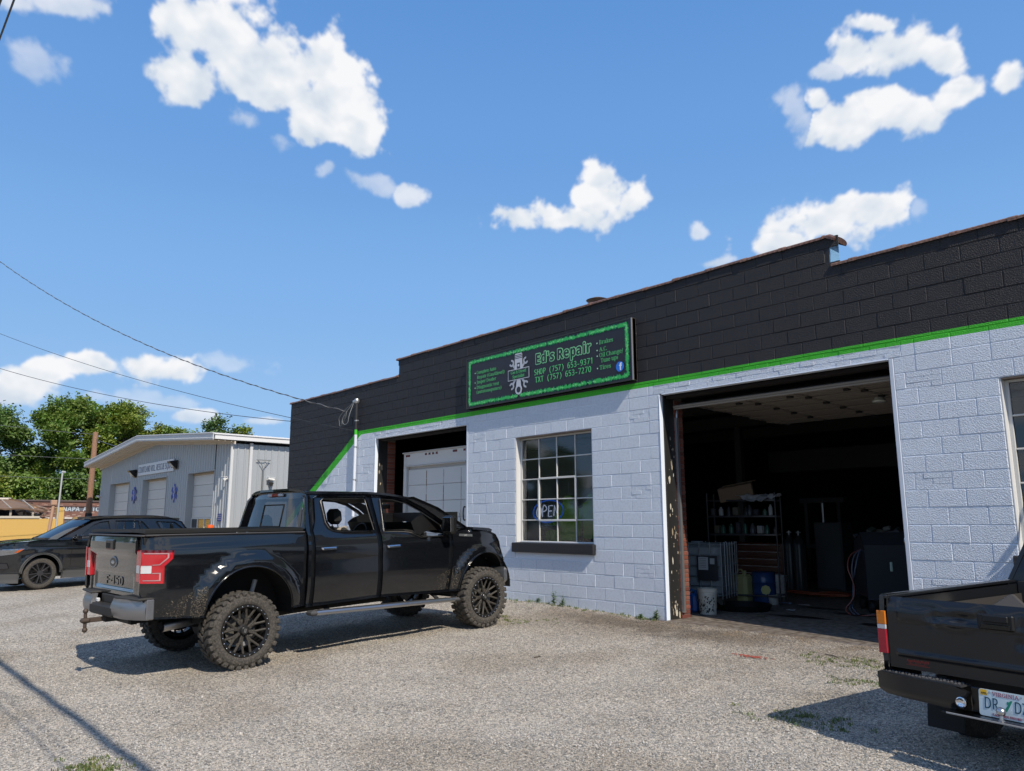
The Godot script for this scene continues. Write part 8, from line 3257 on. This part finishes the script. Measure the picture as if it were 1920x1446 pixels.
func tote(p: Vector3) -> void:
	var o := thing("caged_tank", "white plastic tank in a steel cage with papers stuck on it", "tank", p)
	o.rotation.y = 0.32
	var t := Geo.new()
	t.col = k3(0.30, 0.33, 0.35)
	t.box(Vector3(0, 0.62, 0), Vector3(1.06, 0.92, 0.96), 0.08)
	t.tube([Vector3(0, 1.06, 0), Vector3(0, 1.11, 0)], 0.11, 16)
	put("tank_shell", t, mats.paint, o)
	for y in [0.20, 0.36, 0.52, 0.70, 0.88, 1.06]:
		var b := Geo.new()
		for e in [[Vector3(-0.57, y, 0.52), Vector3(0.57, y, 0.52)], [Vector3(-0.57, y, -0.52), Vector3(0.57, y, -0.52)], [Vector3(-0.57, y, -0.52), Vector3(-0.57, y, 0.52)], [Vector3(0.57, y, -0.52), Vector3(0.57, y, 0.52)]]:
			b.tube(e, 0.011, 6)
		put("cage_bar", b, mats.galvanised, o)
	for i in 7:
		var x := -0.57 + i * 0.19
		for z in [0.535, -0.535]:
			var b := Geo.new()
			b.tube([Vector3(x, 0.14, z), Vector3(x, 1.10, z)], 0.011, 6)
			put("cage_bar", b, mats.galvanised, o)
	for i in range(1, 6):
		for x in [0.585, -0.585]:
			var b := Geo.new()
			b.tube([Vector3(x, 0.14, -0.52 + i * 0.173), Vector3(x, 1.10, -0.52 + i * 0.173)], 0.011, 6)
			put("cage_bar", b, mats.galvanised, o)
	var pl := Geo.new()
	pl.col = k3(0.10, 0.08, 0.06)
	for x in [-0.5, 0.0, 0.5]:
		pl.box(Vector3(x, 0.07, 0), Vector3(0.12, 0.13, 1.05), 0.01)
	pl.box(Vector3(0, 0.145, 0), Vector3(1.15, 0.02, 1.05))
	put("pallet", pl, mats.paint, o)
	for e in [[-0.33, 0.74, 0.34, 0.36, k3(0.03, 0.03, 0.033)], [0.33, 0.66, 0.36, 0.42, k3(0.03, 0.03, 0.033)], [-0.42, 0.70, 0.13, 0.22, k3(0.55, 0.56, 0.56)], [-0.20, 0.63, 0.15, 0.26, k3(0.52, 0.53, 0.54)], [0.26, 0.74, 0.17, 0.22, k3(0.56, 0.57, 0.57)], [0.42, 0.78, 0.08, 0.10, k3(0.45, 0.46, 0.46)], [-0.36, 0.98, 0.20, 0.16, k3(0.40, 0.43, 0.47)], [-0.36, 0.96, 0.09, 0.07, k3(0.06, 0.14, 0.30)]]:
		var s := Geo.new()
		s.col = e[4]
		s.t = at(Vector3(e[0], e[1], 0.553 + (0.006 if e[2] < 0.3 else 0.0) + (0.004 if e[2] < 0.1 else 0.0)), Vector3(0, 0, rng.randf_range(-0.04, 0.04)))
		s.box(Vector3(), Vector3(e[2], e[3], 0.003))
		if e[2] < 0.3 and e[2] > 0.1:
			s.col = k3(0.12, 0.12, 0.13)
			for k in 6:
				s.box(Vector3(-0.01, e[3] * (0.36 - k * 0.13), 0.002), Vector3(e[2] * 0.7, 0.006, 0.001))
		put("paper_sheet", s, mats.paint, o)


func rack(p: Vector3) -> void:
	var o := thing("wire_shelf", "black wire shelf unit packed with jars and parts behind the caged tank", "shelf", p)
	o.rotation.y = 0.3
	for x in [-0.62, 0.62]:
		for z in [-0.22, 0.22]:
			var g := Geo.new()
			g.col = k3(0.03, 0.03, 0.03)
			g.tube([Vector3(x, 0, z), Vector3(x, 1.98, z)], 0.016, 8)
			put("upright", g, mats.gloss, o)
	for y in [0.15, 1.22, 1.55, 1.84]:
		var g := Geo.new()
		g.col = k3(0.05, 0.05, 0.052)
		g.box(Vector3(0, y, 0.22), Vector3(1.26, 0.03, 0.015), 0.003)
		g.box(Vector3(0, y, -0.22), Vector3(1.26, 0.03, 0.015), 0.003)
		for i in 14:
			g.box(Vector3(-0.58 + i * 0.09, y, 0), Vector3(0.008, 0.01, 0.44))
		put("shelf", g, mats.gloss, o)
	var xf := o.transform
	var kinds := [k3(0.36, 0.36, 0.34), k3(0.03, 0.09, 0.06), k3(0.05, 0.05, 0.055), k3(0.12, 0.10, 0.07), k3(0.03, 0.04, 0.06), k3(0.05, 0.05, 0.05)]
	var n := 0
	for y in [1.24, 1.57]:
		for i in 9:
			var c: Color = kinds[rng.randi() % 6]
			var q: Vector3 = xf * Vector3(-0.54 + i * 0.135 + rng.randf_range(-0.03, 0.03), y, rng.randf_range(-0.1, 0.15))
			var r := rng.randf_range(0.035, 0.055)
			var h := rng.randf_range(0.10, 0.22)
			var g := Geo.new()
			g.col = c
			if i % 3 == 0:
				g.box(Vector3(0, h / 2, 0), Vector3(r * 2, h, r * 2), 0.008)
			else:
				g.lathe([Vector2(0, 0), Vector2(r, 0), Vector2(r, h * 0.7), Vector2(r * 0.45, h * 0.86), Vector2(r * 0.45, h), Vector2(0, h)], 14)
			var j := put("shelf_can" if i % 3 else "parts_box", g, mats.gloss)
			j.position = q
			tag(j, "can or bottle standing on the dark wire shelf in the big bay" if i % 3 else "small box standing on the dark wire shelf in the big bay", "can" if i % 3 else "box", "cans on the wire shelf" if i % 3 else "boxes on the wire shelf")
			n += 1
	var cb := Geo.new()
	cb.col = k3(0.22, 0.16, 0.105)
	cb.t = xf * at(Vector3(-0.12, 2.0, 0), Vector3(0.1, 0.2, 0.18))
	cb.box(Vector3(), Vector3(0.62, 0.26, 0.42), 0.01)
	cb.box(Vector3(0.1, 0.16, 0.2), Vector3(0.6, 0.01, 0.2))
	tag(put("cardboard_box", cb, mats.matt), "battered cardboard box on top of the wire shelf", "box")
	var cl := Geo.new()
	cl.col = k3(0.50, 0.50, 0.52)
	var nn := noise(FastNoiseLite.TYPE_SIMPLEX, 2.5, 3, 91)
	cl.panel(PackedVector2Array([Vector2(-0.25, -0.2), Vector2(0.45, -0.22), Vector2(0.5, 0.15), Vector2(0.1, 0.28), Vector2(-0.3, 0.15)]), func(q: Vector2) -> Vector3: return xf * Vector3(0.22 + q.x, 1.93 + 0.05 * nn.get_noise_2d(q.x * 2, q.y * 2) - 0.10 * smoothstep(0.1, 0.28, q.y), q.y + 0.08), 0.05, 0.01)
	tag(put("white_cloth", cl, mats.cloth), "crumpled pale cloth draped on top of the wire shelf", "cloth")


func machine() -> void:
	var o := thing("service_machine", "dark wheeled service machine with hanging hoses at the right of the big bay", "machine", Vector3(1.75, 0.013, -3.55))
	o.rotation.y = 0.6
	var g := Geo.new()
	g.col = k3(0.045, 0.05, 0.056)
	g.t = at(Vector3(0.36, 0.22, 0), Vector3(0, PI / 2, 0))
	g.extrude(PackedVector2Array([Vector2(-0.5, 0.0), Vector2(0.5, 0.0), Vector2(0.5, 0.45), Vector2(0.34, 0.92), Vector2(-0.18, 1.06), Vector2(-0.5, 0.86)]), 0.72, 0.03)
	put("cabinet_body", g, mats.gloss, o)
	var p := Geo.new()
	p.col = k3(0.075, 0.08, 0.09)
	p.t = at(Vector3(0.0, 0.72, 0.40), Vector3(-0.42, 0, 0))
	p.box(Vector3(), Vector3(0.66, 0.36, 0.04), 0.012)
	p.t = Transform3D()
	p.bar(Vector3(-0.33, 1.05, 0.2), Vector3(-0.33, 1.22, -0.45), 0.05, 0.05, 0.01)
	p.bar(Vector3(0.33, 1.05, 0.2), Vector3(0.33, 1.22, -0.45), 0.05, 0.05, 0.01)
	p.bar(Vector3(-0.36, 1.22, -0.45), Vector3(0.36, 1.22, -0.45), 0.05, 0.05, 0.01)
	put("front_panel", p, mats.gloss, o)
	var s := Geo.new()
	s.col = k3(0.34, 0.36, 0.38)
	s.t = at(Vector3(0.08, 0.80, 0.455), Vector3(-0.42, 0, 0))
	for i in 6:
		s.box(Vector3(-0.12 + i * 0.04, 0, 0), Vector3(0.022, 0.03, 0.003))
	put("pale_marks", s, mats.paint, o)
	for x in [-0.3, 0.3]:
		for z in [-0.38, 0.38]:
			var w := Geo.new()
			w.tube([Vector3(x - 0.03, 0.11, z), Vector3(x + 0.03, 0.11, z)], 0.11, 16)
			put("wheel", w, mats.trim_black, o)
	for e in [[0.0, k3(0.10, 0.10, 0.13)], [0.07, k3(0.20, 0.06, 0.05)], [-0.06, k3(0.08, 0.10, 0.16)]]:
		var h := Geo.new()
		h.col = e[1]
		h.tube(arc([Vector3(-0.36, 1.0, 0.2), Vector3(-0.52 - e[0], 0.8, 0.32), Vector3(-0.55, 0.35, 0.4 + e[0]), Vector3(-0.62 - e[0], 0.03, 0.55), Vector3(-0.30, 0.03, 0.75 + e[0]), Vector3(-0.05, 0.05, 0.6)], 8), 0.013, 6)
		put("hose", h, mats.gloss, o)
	var bt := thing("spray_bottle", "pale green bottle standing on the dark service machine", "bottle", o.transform * Vector3(0.02, 0.83, 0.46))
	var b := Geo.new()
	b.col = k3(0.42, 0.55, 0.47)
	b.lathe([Vector2(0, -0.16), Vector2(0.045, -0.16), Vector2(0.045, -0.02), Vector2(0.02, 0.02), Vector2(0.012, 0.06), Vector2(0, 0.07)], 14)
	put("bottle_body", b, mats.gloss, bt)
	var jb := Geo.new()
	for i in 9:
		jb.col = [k3(0.10, 0.10, 0.105), k3(0.20, 0.19, 0.16), k3(0.05, 0.06, 0.05)][i % 3]
		jb.t = Transform3D(Basis.from_euler(Vector3(rng.randf(), rng.randf() * 3, rng.randf() * 0.5)), o.transform * Vector3(rng.randf_range(-0.1, 0.9), 1.26 + rng.randf() * 0.08, rng.randf_range(-0.5, -0.1)))
		jb.box(Vector3(), Vector3(rng.randf_range(0.1, 0.3), 0.07, rng.randf_range(0.08, 0.2)), 0.015)
	tag(put("loose_parts", jb, mats.paint), "jumble of dark parts piled behind the service machine", "parts", "", "stuff")
	var bench := Geo.new()
	bench.col = k3(0.08, 0.075, 0.07)
	bench.t = o.transform
	bench.box(Vector3(0.4, 1.17, -0.35), Vector3(1.3, 0.05, 0.6), 0.01)
	for x in [-0.2, 1.0]:
		for z in [-0.6, -0.1]:
			bench.box(Vector3(x, 0.58, z), Vector3(0.06, 1.14, 0.06))
	tag(put("work_bench", bench, mats.paint), "dark work bench behind the service machine", "bench")


# ---------------------------------------------------------------- what the shop window shows, and the cap in the pickup

func window_things() -> void:
	# neon sign behind the middle lights
	var n := thing("open_sign", "white and blue neon OPEN sign inside the shop window", "sign", Vector3(-2.905, 1.665, -0.36))
	var glow := StandardMaterial3D.new()
	glow.albedo_color = Color(0.85, 0.88, 0.95)
	glow.roughness = 0.3
	glow.emission_enabled = true
	glow.emission = Color(0.80, 0.86, 1.0)
	glow.emission_energy_multiplier = 0.42
	var blue := StandardMaterial3D.new()
	blue.albedo_color = Color(0.12, 0.35, 0.75)
	blue.roughness = 0.3
	blue.emission_enabled = true
	blue.emission = Color(0.10, 0.36, 0.85)
	blue.emission_energy_multiplier = 0.40
	var r := Geo.new()
	var ring := []
	for i in 41:
		var a := TAU * i / 40.0
		ring.append(Vector3(cos(a) * 0.40, sin(a) * 0.20, 0))
	r.t = at(Vector3(), Vector3(0, 0, 0.06))
	r.tube(ring, 0.013, 8, -1.0, false)
	put("neon_ring", r, blue, n)
	var t := Geo.new()
	t.t = at(Vector3(0, 0, 0.01), Vector3(0, 0, 0.05))
	for e in [[-0.235, "O"], [-0.085, "P"], [0.065, "E"], [0.215, "N"]]:
		var x: float = e[0]
		match e[1]:
			"O":
				var o := []
				for i in 21:
					o.append(Vector3(x + cos(TAU * i / 20.0) * 0.06 + 0.015 * sin(TAU * i / 20.0), sin(TAU * i / 20.0) * 0.095, 0))
				t.tube(o, 0.010, 6, -1.0, false)
			"P":
				t.tube(arc([Vector3(x - 0.06, -0.095, 0), Vector3(x - 0.03, 0.095, 0), Vector3(x + 0.04, 0.09, 0), Vector3(x + 0.05, 0.03, 0), Vector3(x - 0.03, 0.0, 0)], 4), 0.010, 6)
			"E":
				t.tube([Vector3(x + 0.07, 0.095, 0), Vector3(x - 0.03, 0.095, 0), Vector3(x - 0.055, -0.095, 0), Vector3(x + 0.045, -0.095, 0)], 0.010, 6)
				t.tube([Vector3(x - 0.04, 0.0, 0), Vector3(x + 0.045, 0.0, 0)], 0.010, 6)
			"N":
				t.tube([Vector3(x - 0.06, -0.095, 0), Vector3(x - 0.03, 0.095, 0), Vector3(x + 0.04, -0.095, 0), Vector3(x + 0.075, 0.095, 0)], 0.010, 6)
	put("neon_letters", t, glow, n)
	var bp := Geo.new()
	bp.col = k3(0.01, 0.01, 0.011)
	bp.box(Vector3(0, -0.30, -0.02), Vector3(0.5, 0.08, 0.05), 0.01)
	for x in [-0.2, 0.2]:
		bp.tube([Vector3(x, -0.27, -0.02), Vector3(x, -0.19, 0)], 0.006, 6)
		bp.tube([Vector3(x, 0.19, 0), Vector3(x, 0.9, -0.02)], 0.003, 5)
	put("transformer", bp, mats.gloss, n)
	# lime work hoodies on hangers, turned to the room
	var nn := noise(FastNoiseLite.TYPE_SIMPLEX, 2.2, 3, 83)
	for e in [[-2.62, 1.52, -0.62, 0.30, 0.62, k3(0.20, 0.42, 0.02), "bright lime work jacket hanging just right of the OPEN sign"], [-2.02, 1.55, -0.60, 0.26, 0.60, k3(0.13, 0.30, 0.02), "darker lime work jacket hanging at the right of the window"], [-3.0, 1.30, -0.70, 0.22, 0.40, k3(0.18, 0.38, 0.03), "lime garment hanging low under the OPEN sign"]]:
		var o := thing("work_jacket", e[6], "jacket", Vector3(e[0], e[1], e[2]), "lime jackets in the window")
		var g := Geo.new()
		g.col = e[5]
		var w: float = e[3]
		var h: float = e[4]
		var sd: float = e[0]
		var body := PackedVector2Array([Vector2(-w * 0.75, -h * 0.62), Vector2(w * 0.75, -h * 0.62), Vector2(w * 0.82, h * 0.1), Vector2(w * 0.70, h * 0.34), Vector2(w * 0.25, h * 0.48), Vector2(-w * 0.25, h * 0.48), Vector2(-w * 0.70, h * 0.34), Vector2(-w * 0.82, h * 0.1)])
		for side in [1.0, -1.0]:
			g.panel(body, func(p: Vector2) -> Vector3: return Vector3(p.x, p.y, side * (0.09 * (1.0 - pow(p.x / (w * 0.9), 2.0)) + 0.02) + 0.03 * nn.get_noise_2d(p.x * 1.6 + sd * 9.0, p.y * 0.6)), 0.05, 0.0, [], 0.0, side < 0)
		for side in [1.0, -1.0]:
			g.tube([Vector3(w * 0.72 * side, h * 0.28, 0), Vector3(w * 1.02 * side, -h * 0.1, 0.03), Vector3(w * 1.0 * side, -h * 0.50, 0.06)], w * 0.24, 10, w * 0.17)
		put("jacket_body", g, mats.cloth, o)
		var hd := Geo.new()
		hd.col = e[5] * 0.8
		hd.t = at(Vector3(0, h * 0.52, -0.02))
		hd.lathe([Vector2(w * 0.35, -0.05), Vector2(w * 0.42, 0.03), Vector2(w * 0.30, 0.10), Vector2(0, 0.12)], 14)
		put("hood", hd, mats.cloth, o)
		var hk := Geo.new()
		hk.tube([Vector3(0, h * 0.6, 0), Vector3(0, h * 0.6 + 0.3, 0)], 0.004, 5)
		put("hanger", hk, mats.galvanised, o)
	# shelf of goods along the sill
	var sh := thing("window_shelf", "dark shelf of small goods behind the shop window's lower panes", "shelf", Vector3(-2.43, 0, -0.75))
	for y in [1.02, 1.32]:
		var g := Geo.new()
		g.col = k3(0.06, 0.05, 0.04)
		g.box(Vector3(-0.12, y, -0.05), Vector3(1.6, 0.025, 0.34), 0.004)
		put("shelf", g, mats.paint, sh)
	for x in [-0.90, 0.66]:
		var g := Geo.new()
		g.col = k3(0.05, 0.045, 0.04)
		g.box(Vector3(x, 0.7, -0.05), Vector3(0.03, 1.4, 0.34), 0.004)
		put("side", g, mats.paint, sh)
	var tints := [k3(0.35, 0.12, 0.05), k3(0.55, 0.53, 0.5), k3(0.05, 0.09, 0.18), k3(0.10, 0.10, 0.10), k3(0.30, 0.30, 0.32), k3(0.12, 0.20, 0.08)]
	var k := 0
	for y in [1.035, 1.335]:
		for i in 9:
			if y > 1.2 and i > 4:
				continue
			var g := Geo.new()
			g.col = tints[rng.randi() % 6]
			var h := rng.randf_range(0.08, 0.20)
			if i % 2 == 0:
				g.box(Vector3(0, h / 2, 0), Vector3(0.11, h, 0.10), 0.006)
			else:
				g.lathe([Vector2(0, 0), Vector2(0.045, 0), Vector2(0.045, h * 0.75), Vector2(0.02, h * 0.85), Vector2(0.02, h), Vector2(0, h)], 12)
			var j := put("boxed_goods" if i % 2 == 0 else "bottle", g, mats.gloss)
			j.position = Vector3(-3.28 + i * 0.165, y, -0.72 + rng.randf_range(-0.05, 0.05))
			tag(j, "small box on the shelf behind the shop window's lower panes" if i % 2 == 0 else "small bottle on the shelf behind the shop window's lower panes", "box" if i % 2 == 0 else "bottle", "boxes in the shop window" if i % 2 == 0 else "bottles in the shop window")
			k += 1
	# curtain-like sheet and a lamp stand at the sides
	var st := Geo.new()
	st.col = k3(0.30, 0.30, 0.30)
	st.tube([Vector3(-1.66, 0.0, -0.5), Vector3(-1.66, 2.5, -0.5)], 0.016, 8)
	st.t = at(Vector3(-1.66, 1.2, -0.5))
	st.lathe([Vector2(0.016, -0.16), Vector2(0.05, -0.10), Vector2(0.03, -0.02), Vector2(0.055, 0.06), Vector2(0.02, 0.14)], 12)
	st.t = at(Vector3(-1.66, 1.75, -0.5))
	st.lathe([Vector2(0.016, -0.1), Vector2(0.045, -0.04), Vector2(0.025, 0.03), Vector2(0.016, 0.1)], 12)
	tag(put("display_pole", st, mats.gloss), "grey turned pole standing inside the window's right edge", "pole")
	var wl := Geo.new()
	wl.col = k3(0.10, 0.055, 0.04)
	wl.box(Vector3(-1.50, 2.0, -0.55), Vector3(0.08, 2.2, 0.45))
	tag(put("brown_panel", wl, mats.paint), "brown panel edge inside the window's right side", "panel")
	# a cap on the dashboard
	var cp := thing("cap", "blue and white trucker cap lying on the pickup's dashboard", "cap")
	cp.transform = get_node("pickup_truck").transform * Transform3D(Basis(Vector3.UP, 2.0), fr(2.88, 0.18, 1.435))
	for half in 2:
		var g := Geo.new()
		g.col = [k3(0.04, 0.26, 0.58), k3(0.55, 0.60, 0.60)][half]
		for i in 10:
			for j in 6:
				var q := []
				for m in [[i, j], [i + 1, j], [i + 1, j + 1], [i, j + 1]]:
					var a: float = (m[0] / 10.0 + half) * PI
					var b: float = m[1] / 6.0 * PI / 2
					q.append(Vector3(sin(a) * cos(b) * 0.10, sin(b) * 0.115, cos(a) * cos(b) * 0.085))
				g.trin(q[0], q[1], q[2], q[0], q[1], q[2])
				g.trin(q[0], q[2], q[3], q[0], q[2], q[3])
		put("crown_cloth" if half == 0 else "mesh_back", g, mats.cloth, cp)
	var br := Geo.new()
	br.col = k3(0.05, 0.30, 0.62)
	br.panel(PackedVector2Array([Vector2(0.06, -0.075), Vector2(0.13, -0.07), Vector2(0.175, -0.035), Vector2(0.185, 0.0), Vector2(0.175, 0.035), Vector2(0.13, 0.07), Vector2(0.06, 0.075)]), func(p: Vector2) -> Vector3: return Vector3(p.x, 0.012 - 8.0 * p.y * p.y * 0.5 + 0.0, p.y), 0.03, 0.004)
	put("brim", br, mats.cloth, cp)


# ---------------------------------------------------------------- loose gravel and litter

func pebble(sd: int) -> ArrayMesh:
	var r := RandomNumberGenerator.new()
	r.seed = sd
	var g := Geo.new()
	# a cut octahedron with knocked corners
	var p := []
	for d in [Vector3(1, 0, 0), Vector3(-1, 0, 0), Vector3(0, 0.7, 0), Vector3(0, -0.6, 0), Vector3(0, 0, 0.8), Vector3(0, 0, -0.8), Vector3(0.6, 0.45, 0.5), Vector3(-0.6, 0.4, -0.5), Vector3(-0.55, 0.42, 0.5), Vector3(0.55, 0.4, -0.55)]:
		p.append(d * r.randf_range(0.75, 1.15))
	for f in [[2, 8, 6], [2, 6, 9], [2, 9, 7], [2, 7, 8], [6, 4, 0], [6, 8, 4], [9, 0, 5], [9, 6, 0], [7, 5, 1], [7, 9, 5], [8, 1, 4], [8, 7, 1], [3, 0, 4], [3, 5, 0], [3, 1, 5], [3, 4, 1]]:
		g.tri_toward(p[f[0]], p[f[1]], p[f[2]], p[f[0]] + p[f[1]] + p[f[2]])
	return g.mesh()


func gravel() -> void:
	var r := RandomNumberGenerator.new()
	r.seed = 4242
	var m := mat("stone", 1, 1, 1, 0.9)
	var tones := [k3(0.34, 0.305, 0.26), k3(0.44, 0.40, 0.345), k3(0.24, 0.215, 0.185), k3(0.52, 0.475, 0.41), k3(0.42, 0.35, 0.265), k3(0.64, 0.60, 0.545), k3(0.11, 0.10, 0.09)]
	var patch := noise(FastNoiseLite.TYPE_SIMPLEX, 0.35, 4, 43)
	var fleck := noise(FastNoiseLite.TYPE_SIMPLEX, 2.6, 3, 44)
	for v in 3:
		var mm := MultiMesh.new()
		mm.transform_format = MultiMesh.TRANSFORM_3D
		mm.use_colors = true
		mm.mesh = pebble(31 + v)
		var where := []
		while where.size() < 150000:
			# thickest near where one stands in the lot, thinning with distance
			var d := 3.6 + 11.0 * pow(r.randf(), 1.15)
			var a := r.randf_range(-3.02, -1.55)
			var x := 7.4 + d * cos(a) * 1.0
			var z := 9.7 + d * sin(a)
			if z < 0.12 or x > 8.5 or x < -8.0:
				continue
			where.append(Vector2(x, z))
		mm.instance_count = where.size()
		for i in where.size():
			var q: Vector2 = where[i]
			var s := r.randf_range(0.0034, 0.0074) * (1.0 if r.randf() < 0.97 else 1.7) * (1.0 + 0.02 * q.distance_to(Vector2(7.4, 9.7)))
			mm.set_instance_transform(i, Transform3D(Basis.from_euler(Vector3(r.randf_range(-0.6, 0.6), r.randf() * TAU, r.randf_range(-0.6, 0.6))).scaled(Vector3(s, s * r.randf_range(0.6, 1.0), s)), Vector3(q.x, gy(q.x, q.y) + s * 0.25, q.y)))
			var t := ground_tint(q.x, q.y, patch, fleck)
			var c: Color = tones[mini(r.randi() % 9, 6)]
			var k := r.randf_range(0.85, 1.15)
			mm.set_instance_color(i, Color(lerpf(c.r, 0.43, 0.35) * t.r * k, lerpf(c.g, 0.415, 0.4) * t.g * k, lerpf(c.b, 0.39, 0.45) * t.b * k))
		var o := MultiMeshInstance3D.new()
		o.multimesh = mm
		o.material_override = m
		o.name = numbered("loose_gravel")
		add_child(o)
		tag(o, "loose grey and tan gravel stones strewn over the lot", "gravel", "loose gravel", "stuff")


func litter() -> void:
	# red smear of clay, a stick, scraps
	var g := Geo.new()
	g.col = k3(0.32, 0.085, 0.06)
	for i in 60:
		var d := Vector2(rng.randfn() * 0.085, rng.randfn() * 0.03)
		g.t = Transform3D(Basis.from_euler(Vector3(0, rng.randf() * 6, 0)), Vector3(2.45 + d.x, gy(2.5, 1.65) + 0.008, 1.66 + d.y))
		g.box(Vector3(), Vector3(0.03, 0.006, 0.018), 0.003)
	tag(put("red_rag", g, mats.matt), "small flattened red rag on the gravel in front of the big bay", "rag")
	for e in [[3.05, 1.15, 0.22, 0.3, "thin dark stick on the gravel left of the old pickup"], [0.6, 3.2, 0.12, 1.2, "short twig in the middle of the gravel lot"]]:
		var s := Geo.new()
		s.col = k3(0.07, 0.055, 0.045)
		var p := Vector3(e[0], gy(e[0], e[1]) + 0.012, e[1])
		s.tube([p, p + Vector3(cos(e[3]), 0.01, sin(e[3])) * e[2] * 0.5, p + Vector3(cos(e[3] + 0.2), 0, sin(e[3] + 0.2)) * e[2]], 0.006, 6)
		tag(put("stick", s, mats.matt), e[4], "stick")
	# an awning arm on the wall past the frame throws a slanting shadow on the right pier
	var a := Geo.new()
	a.col = k3(0.2, 0.2, 0.2)
	a.tube([Vector3(5.63, 2.49, 0.0), Vector3(5.63, 2.03, 0.25)], 0.022, 8)
	a.box(Vector3(5.63, 2.49, 0.01), Vector3(0.1, 0.14, 0.02), 0.004)
	tag(put("awning_arm", a, mats.paint), "steel arm on the wall beside the right window, its shadow slants across the pier", "bracket")
